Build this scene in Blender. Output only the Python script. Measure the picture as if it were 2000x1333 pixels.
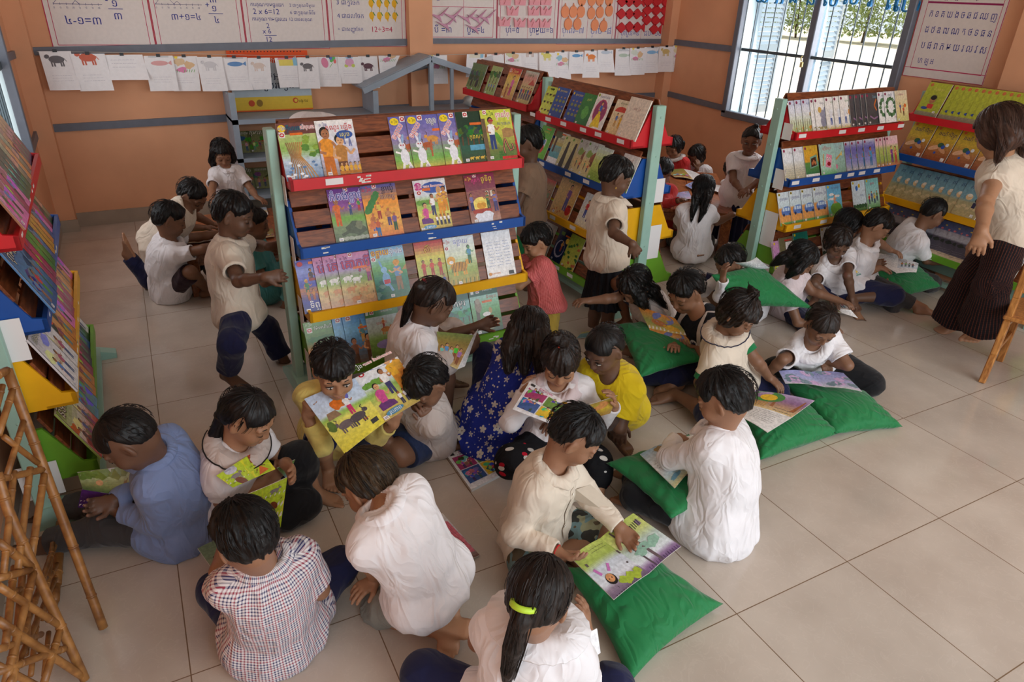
import bpy, bmesh, math, random
import numpy as np
from mathutils import Vector, Matrix
for o in list(bpy.data.objects): bpy.data.objects.remove(o)
SC = bpy.context.scene
COL = SC.collection
# ------------------------------------------------------------------ camera
FPX = 1346.564
CAM = np.array([0.170668,-2.383324,2.024037])
CR = np.array([0.885749,-0.462966,0.033323]); CU = np.array([0.184691,0.417394,0.889759]); CF = np.array([0.425837,0.781949,-0.455212])
cam = bpy.data.cameras.new('camera'); cam.sensor_width = 36; cam.lens = FPX*36/2000
cam.clip_start = .05; cam.clip_end = 200
camo = bpy.data.objects.new('camera', cam); COL.objects.link(camo)
camo.matrix_world = Matrix(((CR[0],CU[0],-CF[0],CAM[0]),(CR[1],CU[1],-CF[1],CAM[1]),(CR[2],CU[2],-CF[2],CAM[2]),(0,0,0,1)))
SC.camera = camo
# ------------------------------------------------------------------ sky, daylight, exposure
SC.view_settings.view_transform = 'Standard'; SC.view_settings.look = 'None'
SC.view_settings.gamma = 1; SC.view_settings.use_curve_mapping = False
SC.view_settings.exposure = 0.0
wd = bpy.data.worlds.new('sky'); SC.world = wd; wd.use_nodes = True
bg = wd.node_tree.nodes['Background']; bg.inputs[0].default_value = (.82,.915,1,1); bg.inputs[1].default_value = 1.1
def daylight(name, loc, size, energy, target, color=(.91,.968,1)):
    l = bpy.data.lights.new(name,'AREA'); l.shape='RECTANGLE'; l.size,l.size_y = size; l.energy=energy; l.color=color
    o = bpy.data.objects.new(name,l); COL.objects.link(o); o.location=loc
    o.rotation_euler=(Vector(target)-Vector(loc)).to_track_quat('-Z','Y').to_euler(); return o
daylight("daylight_front_windows",(3.2,-5.6,2.3),(5.0,1.9),165,(2.2,0,.4))
daylight('daylight_right_window',(6.2,2.45,1.7),(1.7,1.5),55,(2,2.2,.6),(.95,.98,1))
daylight('daylight_left_window',(-.75,2.6,1.5),(1.9,1.3),22,(3,2.6,.5),(.95,.98,1))
sun = bpy.data.lights.new('sun','SUN'); sun.energy=5; sun.angle=.02
suno = bpy.data.objects.new('sun',sun); COL.objects.link(suno); suno.rotation_euler=(math.radians(-32),math.radians(8),0)
# ------------------------------------------------------------------ pixel -> place helpers
def ray(x,y): return CF+(x-1000)/FPX*CR-(y-666.5)/FPX*CU
def Pz(x,y,z=0.):
    d=ray(x,y); return CAM+d*(z-CAM[2])/d[2]
def Py(x,y,Y):
    d=ray(x,y); return CAM+d*(Y-CAM[1])/d[1]
def Px(x,y,X):
    d=ray(x,y); return CAM+d*(X-CAM[0])/d[0]
def Pd(x,y,g):
    d=ray(x,y); n=np.array([CF[0],CF[1],0]); return CAM+d*(((np.asarray(g)-CAM)@n)/(d@n))
def Ppl(x,y,p0,n):
    d=ray(x,y); n=np.asarray(n,float); return CAM+d*(((np.asarray(p0)-CAM)@n)/(d@n))
def pix(X):
    d=np.asarray(X,float)-CAM; return 1000+FPX*(d@CR)/(d@CF),666.5-FPX*(d@CU)/(d@CF)
V = lambda *a: np.array(a,float)
def nrm(v):
    v=np.asarray(v,float); n=np.linalg.norm(v); return v/n if n>1e-9 else v
# ------------------------------------------------------------------ colour and materials
def s2l(c):
    c=c/255.; return c/12.92 if c<=.04045 else ((c+.055)/1.055)**2.4
def rgb(*c):
    if len(c)==1:
        c=c[0]
        if isinstance(c,str): c=[int(c[i:i+2],16) for i in (0,2,4)]
    return (s2l(c[0]),s2l(c[1]),s2l(c[2]),1.)
MATS={}
def mat(name, col=None, rough=.6, noise=0, scale=8, bump=0, bscale=60, spec=.5, attr=None, metal=0, sheen=0, coat=0, trans=0, detail=4):
    if name in MATS: return MATS[name]
    m=bpy.data.materials.new(name); m.use_nodes=True; nt=m.node_tree; N=nt.nodes; L=nt.links
    b=N['Principled BSDF']; b.inputs['Roughness'].default_value=rough; b.inputs['Specular IOR Level'].default_value=spec; b.inputs['Metallic'].default_value=metal
    if sheen: b.inputs['Sheen Weight'].default_value=sheen
    if coat: b.inputs['Coat Weight'].default_value=coat; b.inputs['Coat Roughness'].default_value=.12
    tc=N.new('ShaderNodeTexCoord')
    src=None
    if attr:
        a=N.new('ShaderNodeAttribute'); a.attribute_name=attr; src=a.outputs['Color']
    if noise:
        n=N.new('ShaderNodeTexNoise'); n.inputs['Scale'].default_value=scale; n.inputs['Detail'].default_value=detail; L.new(tc.outputs['Object'],n.inputs['Vector'])
        mr=N.new('ShaderNodeMapRange'); mr.inputs[1].default_value=.3; mr.inputs[2].default_value=.7; mr.inputs[3].default_value=1-noise; mr.inputs[4].default_value=1+noise; L.new(n.outputs['Fac'],mr.inputs[0])
        vm=N.new('ShaderNodeVectorMath'); vm.operation='SCALE'; L.new(mr.outputs[0],vm.inputs['Scale'])
        if src: L.new(src,vm.inputs[0])
        else: vm.inputs[0].default_value=col[:3]
        src=vm.outputs[0]
    if src: L.new(src,b.inputs['Base Color'])
    else: b.inputs['Base Color'].default_value=col
    if bump:
        n2=N.new('ShaderNodeTexNoise'); n2.inputs['Scale'].default_value=bscale; n2.inputs['Detail'].default_value=5; L.new(tc.outputs['Object'],n2.inputs['Vector'])
        bp=N.new('ShaderNodeBump'); bp.inputs['Strength'].default_value=bump; bp.inputs['Distance'].default_value=.01; L.new(n2.outputs['Fac'],bp.inputs['Height']); L.new(bp.outputs[0],b.inputs['Normal'])
    MATS[name]=m; return m
# ------------------------------------------------------------------ mesh builder
class MB:
    def __init__(s): s.v=[]; s.f=[]; s.mi=[]; s.c=[]
    def add(s,vs,fs,c=None,mi=0):
        k=len(s.v); s.v+=[tuple(map(float,p)) for p in vs]
        for f in fs: s.f.append(tuple(k+i for i in f)); s.mi.append(mi); s.c.append(c or (1,1,1,1))
    def box(s,c,size,ax=None,col=None,mi=0,bev=0):
        c=np.asarray(c,float); h=np.asarray(size,float)/2
        ax=np.eye(3) if ax is None else np.asarray(ax,float)
        if bev<=0:
            vs=[c+ax[0]*h[0]*i+ax[1]*h[1]*j+ax[2]*h[2]*k for i in(-1,1) for j in(-1,1) for k in(-1,1)]
            s.add(vs,[(0,1,3,2),(4,6,7,5),(0,4,5,1),(2,3,7,6),(0,2,6,4),(1,5,7,3)],col,mi)
        else:
            b=min(bev,h.min()*.9); vs=[]; idx={}
            for i in(-1,1):
                for j in(-1,1):
                    for k in(-1,1):
                        for a in range(3):
                            q=np.array([i,j,k])*(h-b); q[a]+=[i,j,k][a]*b
                            idx[(i,j,k,a)]=len(vs); vs.append(c+ax[0]*q[0]+ax[1]*q[1]+ax[2]*q[2])
            fs=[]
            for a in range(3):
                b1,b2=[x for x in range(3) if x!=a]
                for sg in(-1,1):
                    r=[]
                    for p,q in((-1,-1),(1,-1),(1,1),(-1,1)):
                        t=[0,0,0]; t[a]=sg;t[b1]=p;t[b2]=q; r.append(idx[(*t,a)])
                    fs.append(tuple(r if (sg>0)==(a!=1) else r[::-1]))
            for a in range(3):
                b1,b2=[x for x in range(3) if x!=a]
                for p in(-1,1):
                    for q in(-1,1):
                        t=[0,0,0]; t[b1]=p;t[b2]=q; t0=t[:];t0[a]=-1;t1=t[:];t1[a]=1
                        fs.append((idx[(*t0,b1)],idx[(*t1,b1)],idx[(*t1,b2)],idx[(*t0,b2)]))
            for i in(-1,1):
                for j in(-1,1):
                    for k in(-1,1): fs.append(tuple(idx[(i,j,k,a)] for a in range(3)))
            s.add(vs,fs,col,mi)
    def bar(s,p,q,w,h=None,up=(0,0,1),col=None,mi=0,bev=0):
        p=np.asarray(p,float);q=np.asarray(q,float);h=w if h is None else h
        d=nrm(q-p); x=np.cross(d,up); x=nrm(x) if np.linalg.norm(x)>1e-6 else V(1,0,0); y=np.cross(x,d)
        s.box((p+q)/2,(np.linalg.norm(q-p),w,h),(d,x,y),col,mi,bev)
    def tube(s,pts,r,n=8,col=None,mi=0,cap=True,flat=1.0):
        pts=[np.asarray(p,float) for p in pts]; m=len(pts); rs=[r]*m if np.isscalar(r) else list(r)
        vs=[];x=None
        for i in range(m):
            d=nrm(pts[min(i+1,m-1)]-pts[max(i-1,0)])
            if x is None:
                x=np.cross(d,(0,0,1)); x=nrm(x) if np.linalg.norm(x)>1e-3 else nrm(np.cross(d,(0,1,0)))
            else: x=nrm(x-d*(x@d))
            y=np.cross(d,x)
            for k in range(n):
                a=2*math.pi*k/n; vs.append(pts[i]+rs[i]*(x*math.cos(a)+y*math.sin(a)*flat))
        fs=[(i*n+k,i*n+(k+1)%n,(i+1)*n+(k+1)%n,(i+1)*n+k) for i in range(m-1) for k in range(n)]
        if cap: fs+=[tuple(range(n))[::-1],tuple((m-1)*n+k for k in range(n))]
        s.add(vs,fs,col,mi)
    def prism(s,poly,a,b,col=None,mi=0):
        """poly: list of 3d points, extruded from offset a to offset b (vectors)"""
        n=len(poly); P=[np.asarray(p,float) for p in poly]
        s.add([p+a for p in P]+[p+b for p in P],[tuple(range(n))[::-1],tuple(range(n,2*n))]+[(i,(i+1)%n,n+(i+1)%n,n+i) for i in range(n)],col,mi)
    def build(s,name,mats,parent=None,smooth=False,attr=False):
        me=bpy.data.meshes.new(name); me.from_pydata(s.v,[],s.f)
        for m in (mats if isinstance(mats,(list,tuple)) else [mats]): me.materials.append(m)
        me.polygons.foreach_set('material_index',s.mi)
        if smooth: me.polygons.foreach_set('use_smooth',[True]*len(s.f))
        if attr:
            ca=me.attributes.new('Col','FLOAT_COLOR','CORNER'); d=[]
            for f,c in zip(s.f,s.c): d+=list(c)*len(f)
            ca.data.foreach_set('color',d)
        bm=bmesh.new(); bm.from_mesh(me); bmesh.ops.recalc_face_normals(bm,faces=bm.faces) if not attr else None; bm.to_mesh(me); bm.free()
        return link(name,me,parent)
def link(name,me,parent=None):
    o=bpy.data.objects.new(name,me); COL.objects.link(o)
    if parent: o.parent=parent
    return o
def tag(o,label,cat,group=None,kind=None):
    o['label']=label; o['category']=cat
    if group: o['group']=group
    if kind: o['kind']=kind
    return o
def thing(name,label,cat,loc=(0,0,0),group=None):
    o=bpy.data.objects.new(name,None); COL.objects.link(o); o.location=loc; o.empty_display_size=.05
    return tag(o,label,cat,group)
def struct(o): o['kind']='structure'; return o
# ================================================================== ROOM
YB=4.65; XL=-.575; XR=5.95; ZC=3.1
def wallmat(name,c1,c2):
    m=mat(name,rgb(c1),.75,.07,2.2,bump=.08,bscale=180,spec=.25); return m
ORANGE=wallmat('painted_plaster_orange',(226,166,128),0)
GREYW=mat('grey_paint_wood',rgb(104,108,120),.45,.08,14,bump=.08,bscale=50)
TILEB=mat('skirting_tile',rgb(168,152,136),.35,.1,6)
def floor_mat():
    m=bpy.data.materials.new('floor_tile'); m.use_nodes=True; nt=m.node_tree; N=nt.nodes; L=nt.links; b=N['Principled BSDF']
    geo=N.new('ShaderNodeNewGeometry')
    sep=N.new('ShaderNodeSeparateXYZ'); L.new(geo.outputs['Position'],sep.inputs[0])
    def M(op,a,bb=None,**k):
        n=N.new('ShaderNodeMath'); n.operation=op
        for i,x in enumerate((a,bb)):
            if x is None: continue
            if hasattr(x,'name'): L.new(x,n.inputs[i])
            else: n.inputs[i].default_value=x
        return n.outputs[0]
    def line(s):
        fr=M('FRACT',M('DIVIDE',M('ADD',s,60.0),.6)); a=M('ABSOLUTE',M('SUBTRACT',fr,.5)); return M('GREATER_THAN',a,.5-.0032)
    joint=M('MAXIMUM',line(sep.outputs[0]),line(sep.outputs[1]))
    # per tile tone
    fx=M('FLOOR',M('DIVIDE',M('ADD',sep.outputs[0],60.),.6)); fy=M('FLOOR',M('DIVIDE',M('ADD',sep.outputs[1],60.),.6))
    cb=N.new('ShaderNodeCombineXYZ'); L.new(fx,cb.inputs[0]); L.new(fy,cb.inputs[1])
    wn=N.new('ShaderNodeTexWhiteNoise'); L.new(cb.outputs[0],wn.inputs['Vector'])
    n1=N.new('ShaderNodeTexNoise'); n1.inputs['Scale'].default_value=3; n1.inputs['Detail'].default_value=5; L.new(geo.outputs['Position'],n1.inputs['Vector'])
    n2=N.new('ShaderNodeTexNoise'); n2.inputs['Scale'].default_value=11; n2.inputs['Detail'].default_value=8; n2.inputs['Distortion'].default_value=1.6; L.new(geo.outputs['Position'],n2.inputs['Vector'])
    vein=N.new('ShaderNodeMapRange'); vein.inputs[1].default_value=0; vein.inputs[2].default_value=.022; vein.inputs[3].default_value=1; vein.inputs[4].default_value=0
    L.new(M('ABSOLUTE',M('SUBTRACT',n2.outputs['Fac'],.5)),vein.inputs[0])
    cr=N.new('ShaderNodeValToRGB'); cr.color_ramp.elements[0].position=.3; cr.color_ramp.elements[1].position=.72
    cr.color_ramp.elements[0].color=rgb(190,175,162); cr.color_ramp.elements[1].color=rgb(210,196,183); L.new(n1.outputs['Fac'],cr.inputs[0])
    mx=N.new('ShaderNodeMix'); mx.data_type='RGBA'; L.new(M('MULTIPLY',vein.outputs[0],.16),mx.inputs[0]); L.new(cr.outputs[0],mx.inputs[6]); mx.inputs[7].default_value=rgb(226,214,202)
    hs=N.new('ShaderNodeHueSaturation'); L.new(M('ADD',M('MULTIPLY',wn.outputs['Value'],.08),.96),hs.inputs['Value']); L.new(mx.outputs[2],hs.inputs['Color'])
    mj=N.new('ShaderNodeMix'); mj.data_type='RGBA'; L.new(joint,mj.inputs[0]); L.new(hs.outputs[0],mj.inputs[6]); mj.inputs[7].default_value=rgb(120,92,66)
    L.new(mj.outputs[2],b.inputs['Base Color'])
    rr=N.new('ShaderNodeMapRange'); rr.inputs[3].default_value=.07; rr.inputs[4].default_value=.18; L.new(n1.outputs['Fac'],rr.inputs[0])
    L.new(M('ADD',rr.outputs[0],M('MULTIPLY',joint,.5)),b.inputs['Roughness']); b.inputs['Specular IOR Level'].default_value=.5
    return m
FLOOR=floor_mat()
def slab(name,lo,hi,m):
    b=MB(); lo=V(*lo);hi=V(*hi); b.box((lo+hi)/2,hi-lo); return struct(b.build(name,m))
slab('floor',(-3,-7,-.1),(XR+.2,YB+.2,0),FLOOR)
slab('ceiling',(XL-.2,-3.5,ZC),(XR+.2,YB+.2,ZC+.1),mat('ceiling_white',rgb(225,222,215),.8))
slab('wall_back',(XL-.2,YB,0),(XR+.2,YB+.15,ZC),ORANGE)
def holed(name,x0,x1,y0,y1,hy0,hy1,hz0,hz1):
    b=MB()
    for a,c,d,e in((y0,hy0,0,ZC),(hy1,y1,0,ZC),(hy0,hy1,0,hz0),(hy0,hy1,hz1,ZC)):
        b.box(((x0+x1)/2,(a+c)/2,(d+e)/2),(x1-x0,c-a,e-d))
    return struct(b.build(name,ORANGE))
WR=(1.6,3.5,.885,2.25); WL=(2.2,3.86,.79,2.1)
holed('wall_right',XR,XR+.15,-2.6,YB,*WR)
holed('wall_left',XL-.15,XL,-2.6,YB,*WL)
# pilasters
def pil(name,x0,x1,y0,y1): slab(name,(x0,y0,0),(x1,y1,ZC),ORANGE)
pil('pillar_back_left',XL,-.44,4.52,YB); pil('pillar_back_middle',2.69,2.93,4.55,YB); pil('pillar_back_right',5.84,XR,4.5,YB); pil('pillar_right',5.86,XR,.42,.72)
# skirting tiles
def skirt(name,lo,hi): slab(name,lo,hi,TILEB)
skirt('baseboard_back',(-.44,YB-.014,0),(5.84,YB,.125)); skirt('baseboard_left',(XL,-2.6,0),(XL+.012,4.52,.105)); skirt('baseboard_right',(XR-.012,-2.6,0),(XR,4.5,.13))
skirt('baseboard_pillar',(XL,4.508,0),(-.428,4.53,.105))
# dado rails
def rail(name,p,q,t):
    b=MB(); b.bar(p,q,.022,t); struct(b.build(name,GREYW))
y=YB-.011
rail('trim_1',(-.44,y,.857),(2.69,y,.905),.062); rail('trim_2',(2.93,y,.93),(5.84,y,.925),.06)
rail('trim_3',(-.44,y,1.452),(2.69,y,1.52),.06); rail('trim_4',(2.93,y,1.53),(5.84,y,1.53),.05)
x=XR-.011
rail('trim_5',(x,3.56,.93),(x,4.5,.955),.06); rail('trim_6',(x,3.56,1.53),(x,4.5,1.53),.06)
x=XL+.011
rail('trim_7',(x,3.86,.80),(x,4.52,.83),.06); rail('trim_8',(x,3.86,1.47),(x,4.52,1.44),.055)
rail('trim_9',(XR-.011,.0,1.50),(XR-.011,.42,1.50),.06)
# windows
WINW=mat('window_white_paint',rgb(205,222,228),.4,.05,8)
BAR=mat('window_bar',rgb(70,84,92),.4)
def window_right():
    y0,y1,z0,z1=WR; b=MB(); x=XR-.02; w=.07
    b.bar((x,y0,z0),(x,y0,z1),.07,w,bev=.006); b.bar((x,y1,z0),(x,y1,z1),.07,w,bev=.006); b.bar((x,y0-.03,z0),(x,y1+.03,z0),.07,w,bev=.006); b.bar((x,y0,z1),(x,y1,z1),.07,w)
    o=struct(b.build('window_1',GREYW))
    b=MB(); ym=2.58; b.bar((x+.05,ym,z0),(x+.05,ym,z1),.075,.075,bev=.006); b.build('mullion',GREYW,o)
    b=MB()
    for q in (z0,z1): b.bar((XR+.075,y0,q),(XR+.075,y1,q),.14,.02)
    for q in (y0+.035,y1-.035,): b.bar((XR+.08,q,z0),(XR+.08,q,z1),.02,.14,up=(1,0,0))
    b.bar((XR+.1,ym+.05,z0),(XR+.1,ym+.05,z1),.03,.1,up=(1,0,0)); b.build('reveal',WINW,o)
    b=MB()
    for a,c in((y0+.03,ym-.03),(ym+.03,y1-.03)):
        b.bar((XR+.03,a,1.535),(XR+.03,c,1.535),.03,.028)
        n=7
        for i in range(1,n):
            yy=a+(c-a)*i/n; b.tube([(XR+.03,yy,z0),(XR+.03,yy,z1)],.0065,6)
    b.build('window_bars',BAR,o)
    b=MB(); b.box((XR-.05,ym,1.47),(.02,.03,.05),bev=.005); b.tube([(XR-.06,ym,1.5),(XR-.075,ym,1.53),(XR-.06,ym,1.545)],.006,6); b.build('latch',mat('brass_latch',rgb(190,170,110),.35,metal=.6),o)
    # louvred shutters folded outward
    def shutter(y,ang,w,name):
        b=MB(); d=V(math.cos(ang),math.sin(ang),0); n=V(-d[1],d[0],0); p0=V(XR+.14,y,0)
        for t in(0,w-.05): b.box(p0+d*(t+.025)+V(0,0,(z0+z1)/2),(.05,.03,z1-z0),(d,n,V(0,0,1)))
        for q in(z0+.04,1.53,z1-.04): b.box(p0+d*w/2+V(0,0,q),(w,.028,.09),(d,n,V(0,0,1)))
        k=int((z1-z0)/.045)
        for i in range(k):
            q=z0+.08+i*.045
            if abs(q-1.53)<.06 or q>z1-.1: continue
            t=nrm(n*.7+V(0,0,.7)); b.box(p0+d*w/2+V(0,0,q),(w-.1,.045,.008),(d,t,np.cross(d,t)))
        struct(b.build(name,mat('shutter_pale_blue',rgb(196,214,226),.5)))
    shutter(y1-.06,.12,.46,'window_2'); shutter(ym+.02,.35,.46,'window_3')
window_right()
def window_left():
    y0,y1,z0,z1=WL; b=MB(); x=XL+.015; w=.06
    for p,q in(((x,y0,z0),(x,y0,z1)),((x,y1,z0),(x,y1,z1)),((x,y0,z0),(x,y1+.03,z0)),((x,y0,z1),(x,y1,z1))): b.bar(p,q,.06,w,bev=.005)
    o=struct(b.build('window_4',GREYW))
    b=MB(); b.bar((XL-.02,y0,1.43),(XL-.02,y1,1.43),.03,.05)
    for i in range(1,16):
        yy=y0+(y1-y0)*i/16; b.tube([(XL-.04,yy,z0),(XL-.04,yy,z1)],.007,6)
    b.build('window_bars',BAR,o)
    b=MB(); b.box((XL-.075,y1-.01,(z0+z1)/2),(.13,.02,z1-z0)); b.box((XL-.075,(y0+y1)/2,z0),(.14,y1-y0,.02)); b.build('reveal',WINW,o)
    b=MB(); d=.35
    b.box((XL-.33,y1+.0,(z0+z1)/2),(.38,.03,z1-z0))
    for i in range(26):
        q=z0+.06+i*.048; b.box((XL-.33,y1-.015,q),(.3,.03,.02))
    struct(b.build('window_5',mat('shutter_pale_blue',rgb(196,214,226),.5)))
window_left()
# outside: sunlit sand and a hedge of bushes
slab('ground',(-40,-40,-.45),(60,60,-.35),mat('sand_yard',rgb(222,205,178),.9,.06,1.5))
LEAF=mat('hedge_leaf',rgb(150,166,104),.6,.35,9)  # leaf green paled, so the haze of distance is put into the colour
BARK=mat('trunk_bark',rgb(96,78,60),.9,.2,10)
rnd=random.Random(4)
def bush(x,y,h,w,label):
    t=thing('bush',label,'bush',(x,y,-.35),'bushes beyond the sandy yard')
    b=MB()
    for k in range(3):
        a=rnd.uniform(0,6.28); b.tube([(0,0,0),(w*.15*math.cos(a),w*.15*math.sin(a),h*.4),(w*.3*math.cos(a),w*.3*math.sin(a),h*.75)],[.07,.05,.02],6)
    b.build('trunk',BARK,t)
    b=MB()
    for i in range(2600):
        c=V(rnd.uniform(-w*.8,w*.8),rnd.uniform(-w*.8,w*.8),h*(.08+.9*rnd.random()**.9)); a=V(*[rnd.uniform(-1,1) for _ in range(3)]); a=nrm(a); c2=nrm(np.cross(a,(.3,.2,.9))); s=rnd.uniform(.09,.2)
        b.add([c-a*s,c+c2*s*.45,c+a*s,c-c2*s*.45],[(0,1,2,3)])
    b.build('foliage',LEAF,t)
for i in range(8):
    bush(42+rnd.uniform(-1,1),8+i*4.4,rnd.uniform(4.5,6.5),2.4,'leafy green bush seen through the barred window')
# ================================================================== BOOK RACKS
TEAL=mat('teal_paint',rgb(158,196,182),.45,.05,9,bump=.06,bscale=40)
RED=mat('red_paint',rgb(206,24,36),.4,.06,12); BLUE=mat('blue_paint',rgb(20,78,160),.4,.06,12); YEL=mat('yellow_paint',rgb(240,176,12),.4,.06,12); GRN=mat('green_paint',rgb(110,168,44),.45,.06,12)
def wood_mat(name,c1,c2,rough=.35,sc=(3,3,3)):
    if name in MATS: return MATS[name]
    m=bpy.data.materials.new(name); m.use_nodes=True; nt=m.node_tree; N=nt.nodes; L=nt.links; b=N['Principled BSDF']
    tc=N.new('ShaderNodeTexCoord'); mp=N.new('ShaderNodeMapping'); mp.inputs['Scale'].default_value=sc; L.new(tc.outputs['Object'],mp.inputs[0])
    n=N.new('ShaderNodeTexNoise'); n.inputs['Scale'].default_value=6; n.inputs['Detail'].default_value=7; n.inputs['Distortion'].default_value=.8; L.new(mp.outputs[0],n.inputs['Vector'])
    cr=N.new('ShaderNodeValToRGB'); cr.color_ramp.elements[0].position=.32; cr.color_ramp.elements[1].position=.7; cr.color_ramp.elements[0].color=rgb(c1); cr.color_ramp.elements[1].color=rgb(c2)
    L.new(n.outputs['Fac'],cr.inputs[0]); L.new(cr.outputs[0],b.inputs['Base Color']); b.inputs['Roughness'].default_value=rough
    MATS[name]=m; return m
SLAT=wood_mat('varnished_slat',(92,44,24),(150,82,46),.3,(2,12,12))
SLATY=wood_mat('varnished_slat_lengthwise',(92,44,24),(150,82,46),.3,(12,2,12))
PAPER=mat('white_paper',rgb(236,232,232),.7,.02,5)
CHIP=mat('paint_chip',rgb(232,228,222),.7)
TIERS=[(1.15,RED),(.83,BLUE),(.51,YEL),(.18,GRN)]
class Rack:
    """double sided display rack; P0,P1 posts on the floor, front is the side facing -normal"""
    def __init__(s,name,label,P0,P1,depths,front,foot=.25,back=True,H=1.41,ends=(.03,.03),tiers=TIERS,board=.30,slat=SLAT,footb=None):
        s.P0=V(P0[0],P0[1],0); s.P1=V(P1[0],P1[1],0); s.u=nrm(s.P1-s.P0); s.L=np.linalg.norm(s.P1-s.P0)
        n=np.cross(s.u,(0,0,1)); s.n=n if n@V(front[0],front[1],0)>0 else -n
        s.depths=depths; s.tiers=tiers; s.e=ends
        ax=(s.u,s.n,V(0,0,1))
        root=s.root=thing(name,label,'bookshelf',tuple((s.P0+s.P1)/2),'painted wooden display racks'); o0=(s.P0+s.P1)/2
        def Q(a,v,w): return s.P0+s.u*a+s.n*v+V(0,0,w)-o0
        s.Q=Q
        for a in (-.0,s.L):
            b=MB(); b.box(Q(a,0,H/2+.03),(.045,.075,H-.06),ax,bev=.004)
            for w in(.2,.5,.8,1.1,1.34):
                for sg in(-1,1): b.box(Q(a+sg*.024,0,w),(.006,.012,.012),ax,bev=.003)
            b.build('post',TEAL,root)
            b=MB(); fb=foot if footb is None else footb
            b.prism([Q(a,-fb,0),Q(a,foot*.5,0),Q(a,foot,.0),Q(a,foot,.03),Q(a,foot*.2,.1),Q(a,-fb*.4,.1),Q(a,-fb,.03)],s.u*-.035,s.u*.035); b.build('foot',TEAL,root)
        b=MB(); b.box(Q(s.L/2,0,.11),(s.L,.03,.09),ax,bev=.004); b.box(Q(s.L/2,.18,.05),(s.L,.05,.03),ax); b.build('bottom_beam',TEAL,root)
        a0,a1=ends[0],s.L-ends[1]; s.a0,s.a1=a0,a1
        s.plane=[]
        for (z,m),d in zip(tiers,depths):
            t=MB()
            run=.115; rise=.27
            # lip front board
            for sg in ((1,-1) if back else (1,)):
                t.box(Q((a0+a1)/2,sg*(d-.008),z+.026),(a1-a0,.016,.052),ax)
                t.box(Q((a0+a1)/2,sg*(d-.055),z+.006),(a1-a0,.1,.012),ax)
                # end panels
                for a in (a0,a1-.014):
                    t.prism([Q(a,sg*d,z),Q(a,sg*d,z+.052),Q(a,sg*(d-.045),z+.06),Q(a,sg*max(d-.045-run*.9,.0),z+rise*.92),Q(a,0,z+rise*.92 if d<.3 else z+rise*.75),Q(a,0,z)],V(0,0,0),s.u*.014)
            tr=t.build('tray',m,root)
            # sloped slats
            p=MB()
            for sg in ((1,-1) if back else (1,)):
                dn=nrm(s.n*sg*-run+V(0,0,rise)); nn=nrm(np.cross(s.u,dn)); 
                if nn@(s.n*sg)<0: nn=-nn
                for k in range(3):
                    c=Q((a0+a1)/2,sg*(d-.04),z+.03)+dn*(.05+k*.098)
                    p.box(c,(a1-a0-.02,.078,.012),(s.u,dn,nn),bev=.002)
                if sg==1: s.plane.append((Q((a0+a1)/2,d-.04,z+.03)+nn*.006+o0,dn,nn,z,d))
                for a in(a0+.2,(a0+a1)/2,a1-.2): p.box(Q(a,sg*(d-.04),z+.03)+dn*.14-nn*.012,(.03,.28,.012),(s.u,dn,nn))
            p.build('slat_back',slat,tr)
        s.o0=o0
    def hit(s,t,px,py):
        p0,dn,nn,z,d=s.plane[t]; X=Ppl(px,py,p0,nn); return (X-s.P0)@s.u,(X-p0)@dn
    def label_paper(s,t,a,w=.07,h=.028,col=None):
        z,m=s.tiers[t]; d=s.depths[t]; b=MB(); ax=(s.u,s.n,V(0,0,1)); b.box(s.Q(a,d+.001,z+.028),(w,.002,h),ax); 
        tr=[c for c in s.root.children if c.name.startswith('tray')][t]
        return b.build('price_label',PAPER,tr)
    def end_paper(s,t,a,v,w,h,zc):
        b=MB(); ax=(s.n,V(0,0,1),s.u); b.box(s.Q(a,v,zc),(w,h,.002),ax); tr=[c for c in s.root.children if c.name.startswith('tray')][t]
        return b.build('list_paper',PAPER,tr)
DA=(.17,.21,.26,.28); DB=(.17,.21,.29,.33); DC=(.155,.19,.235,.26)
RA=Rack('display_rack','teal display rack, half empty, nearest the middle of the room',(.715,1.05),(2.04,1.12),DA,(0,-1))
RB=Rack('display_rack','teal display rack side-on to the camera, beside the child in a black skirt',(3.07,1.14),(3.03,2.36),DB,(-1,0),slat=SLATY)
RB2=Rack('display_rack','teal display rack farthest back, in line behind the side-on rack',(3.13,2.62),(3.05,3.76),DB,(-1,0),slat=SLATY)
RC=Rack('display_rack','teal display rack full of slim white books in front of the barred window',(4.16,1.18),(5.47,1.25),DC,(0,-1))
TD=[(1.2,RED),(.9,BLUE),(.57,YEL),(.24,GRN)]
RD=Rack('display_rack','display rack against the right wall with rows of identical textbooks',(5.80,1.2),(5.76,-.25),(.2,.24,.28,.3),(-1,0),back=False,foot=.3,footb=.1,slat=SLATY,tiers=TD)
RE=Rack('display_rack','display rack along the left wall seen end-on behind the bamboo stand',(-.43,.40),(-.46,1.88),(.17,.18,.2,.205),(1,0),back=False,foot=.28,footb=.06,slat=SLATY)
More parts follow.
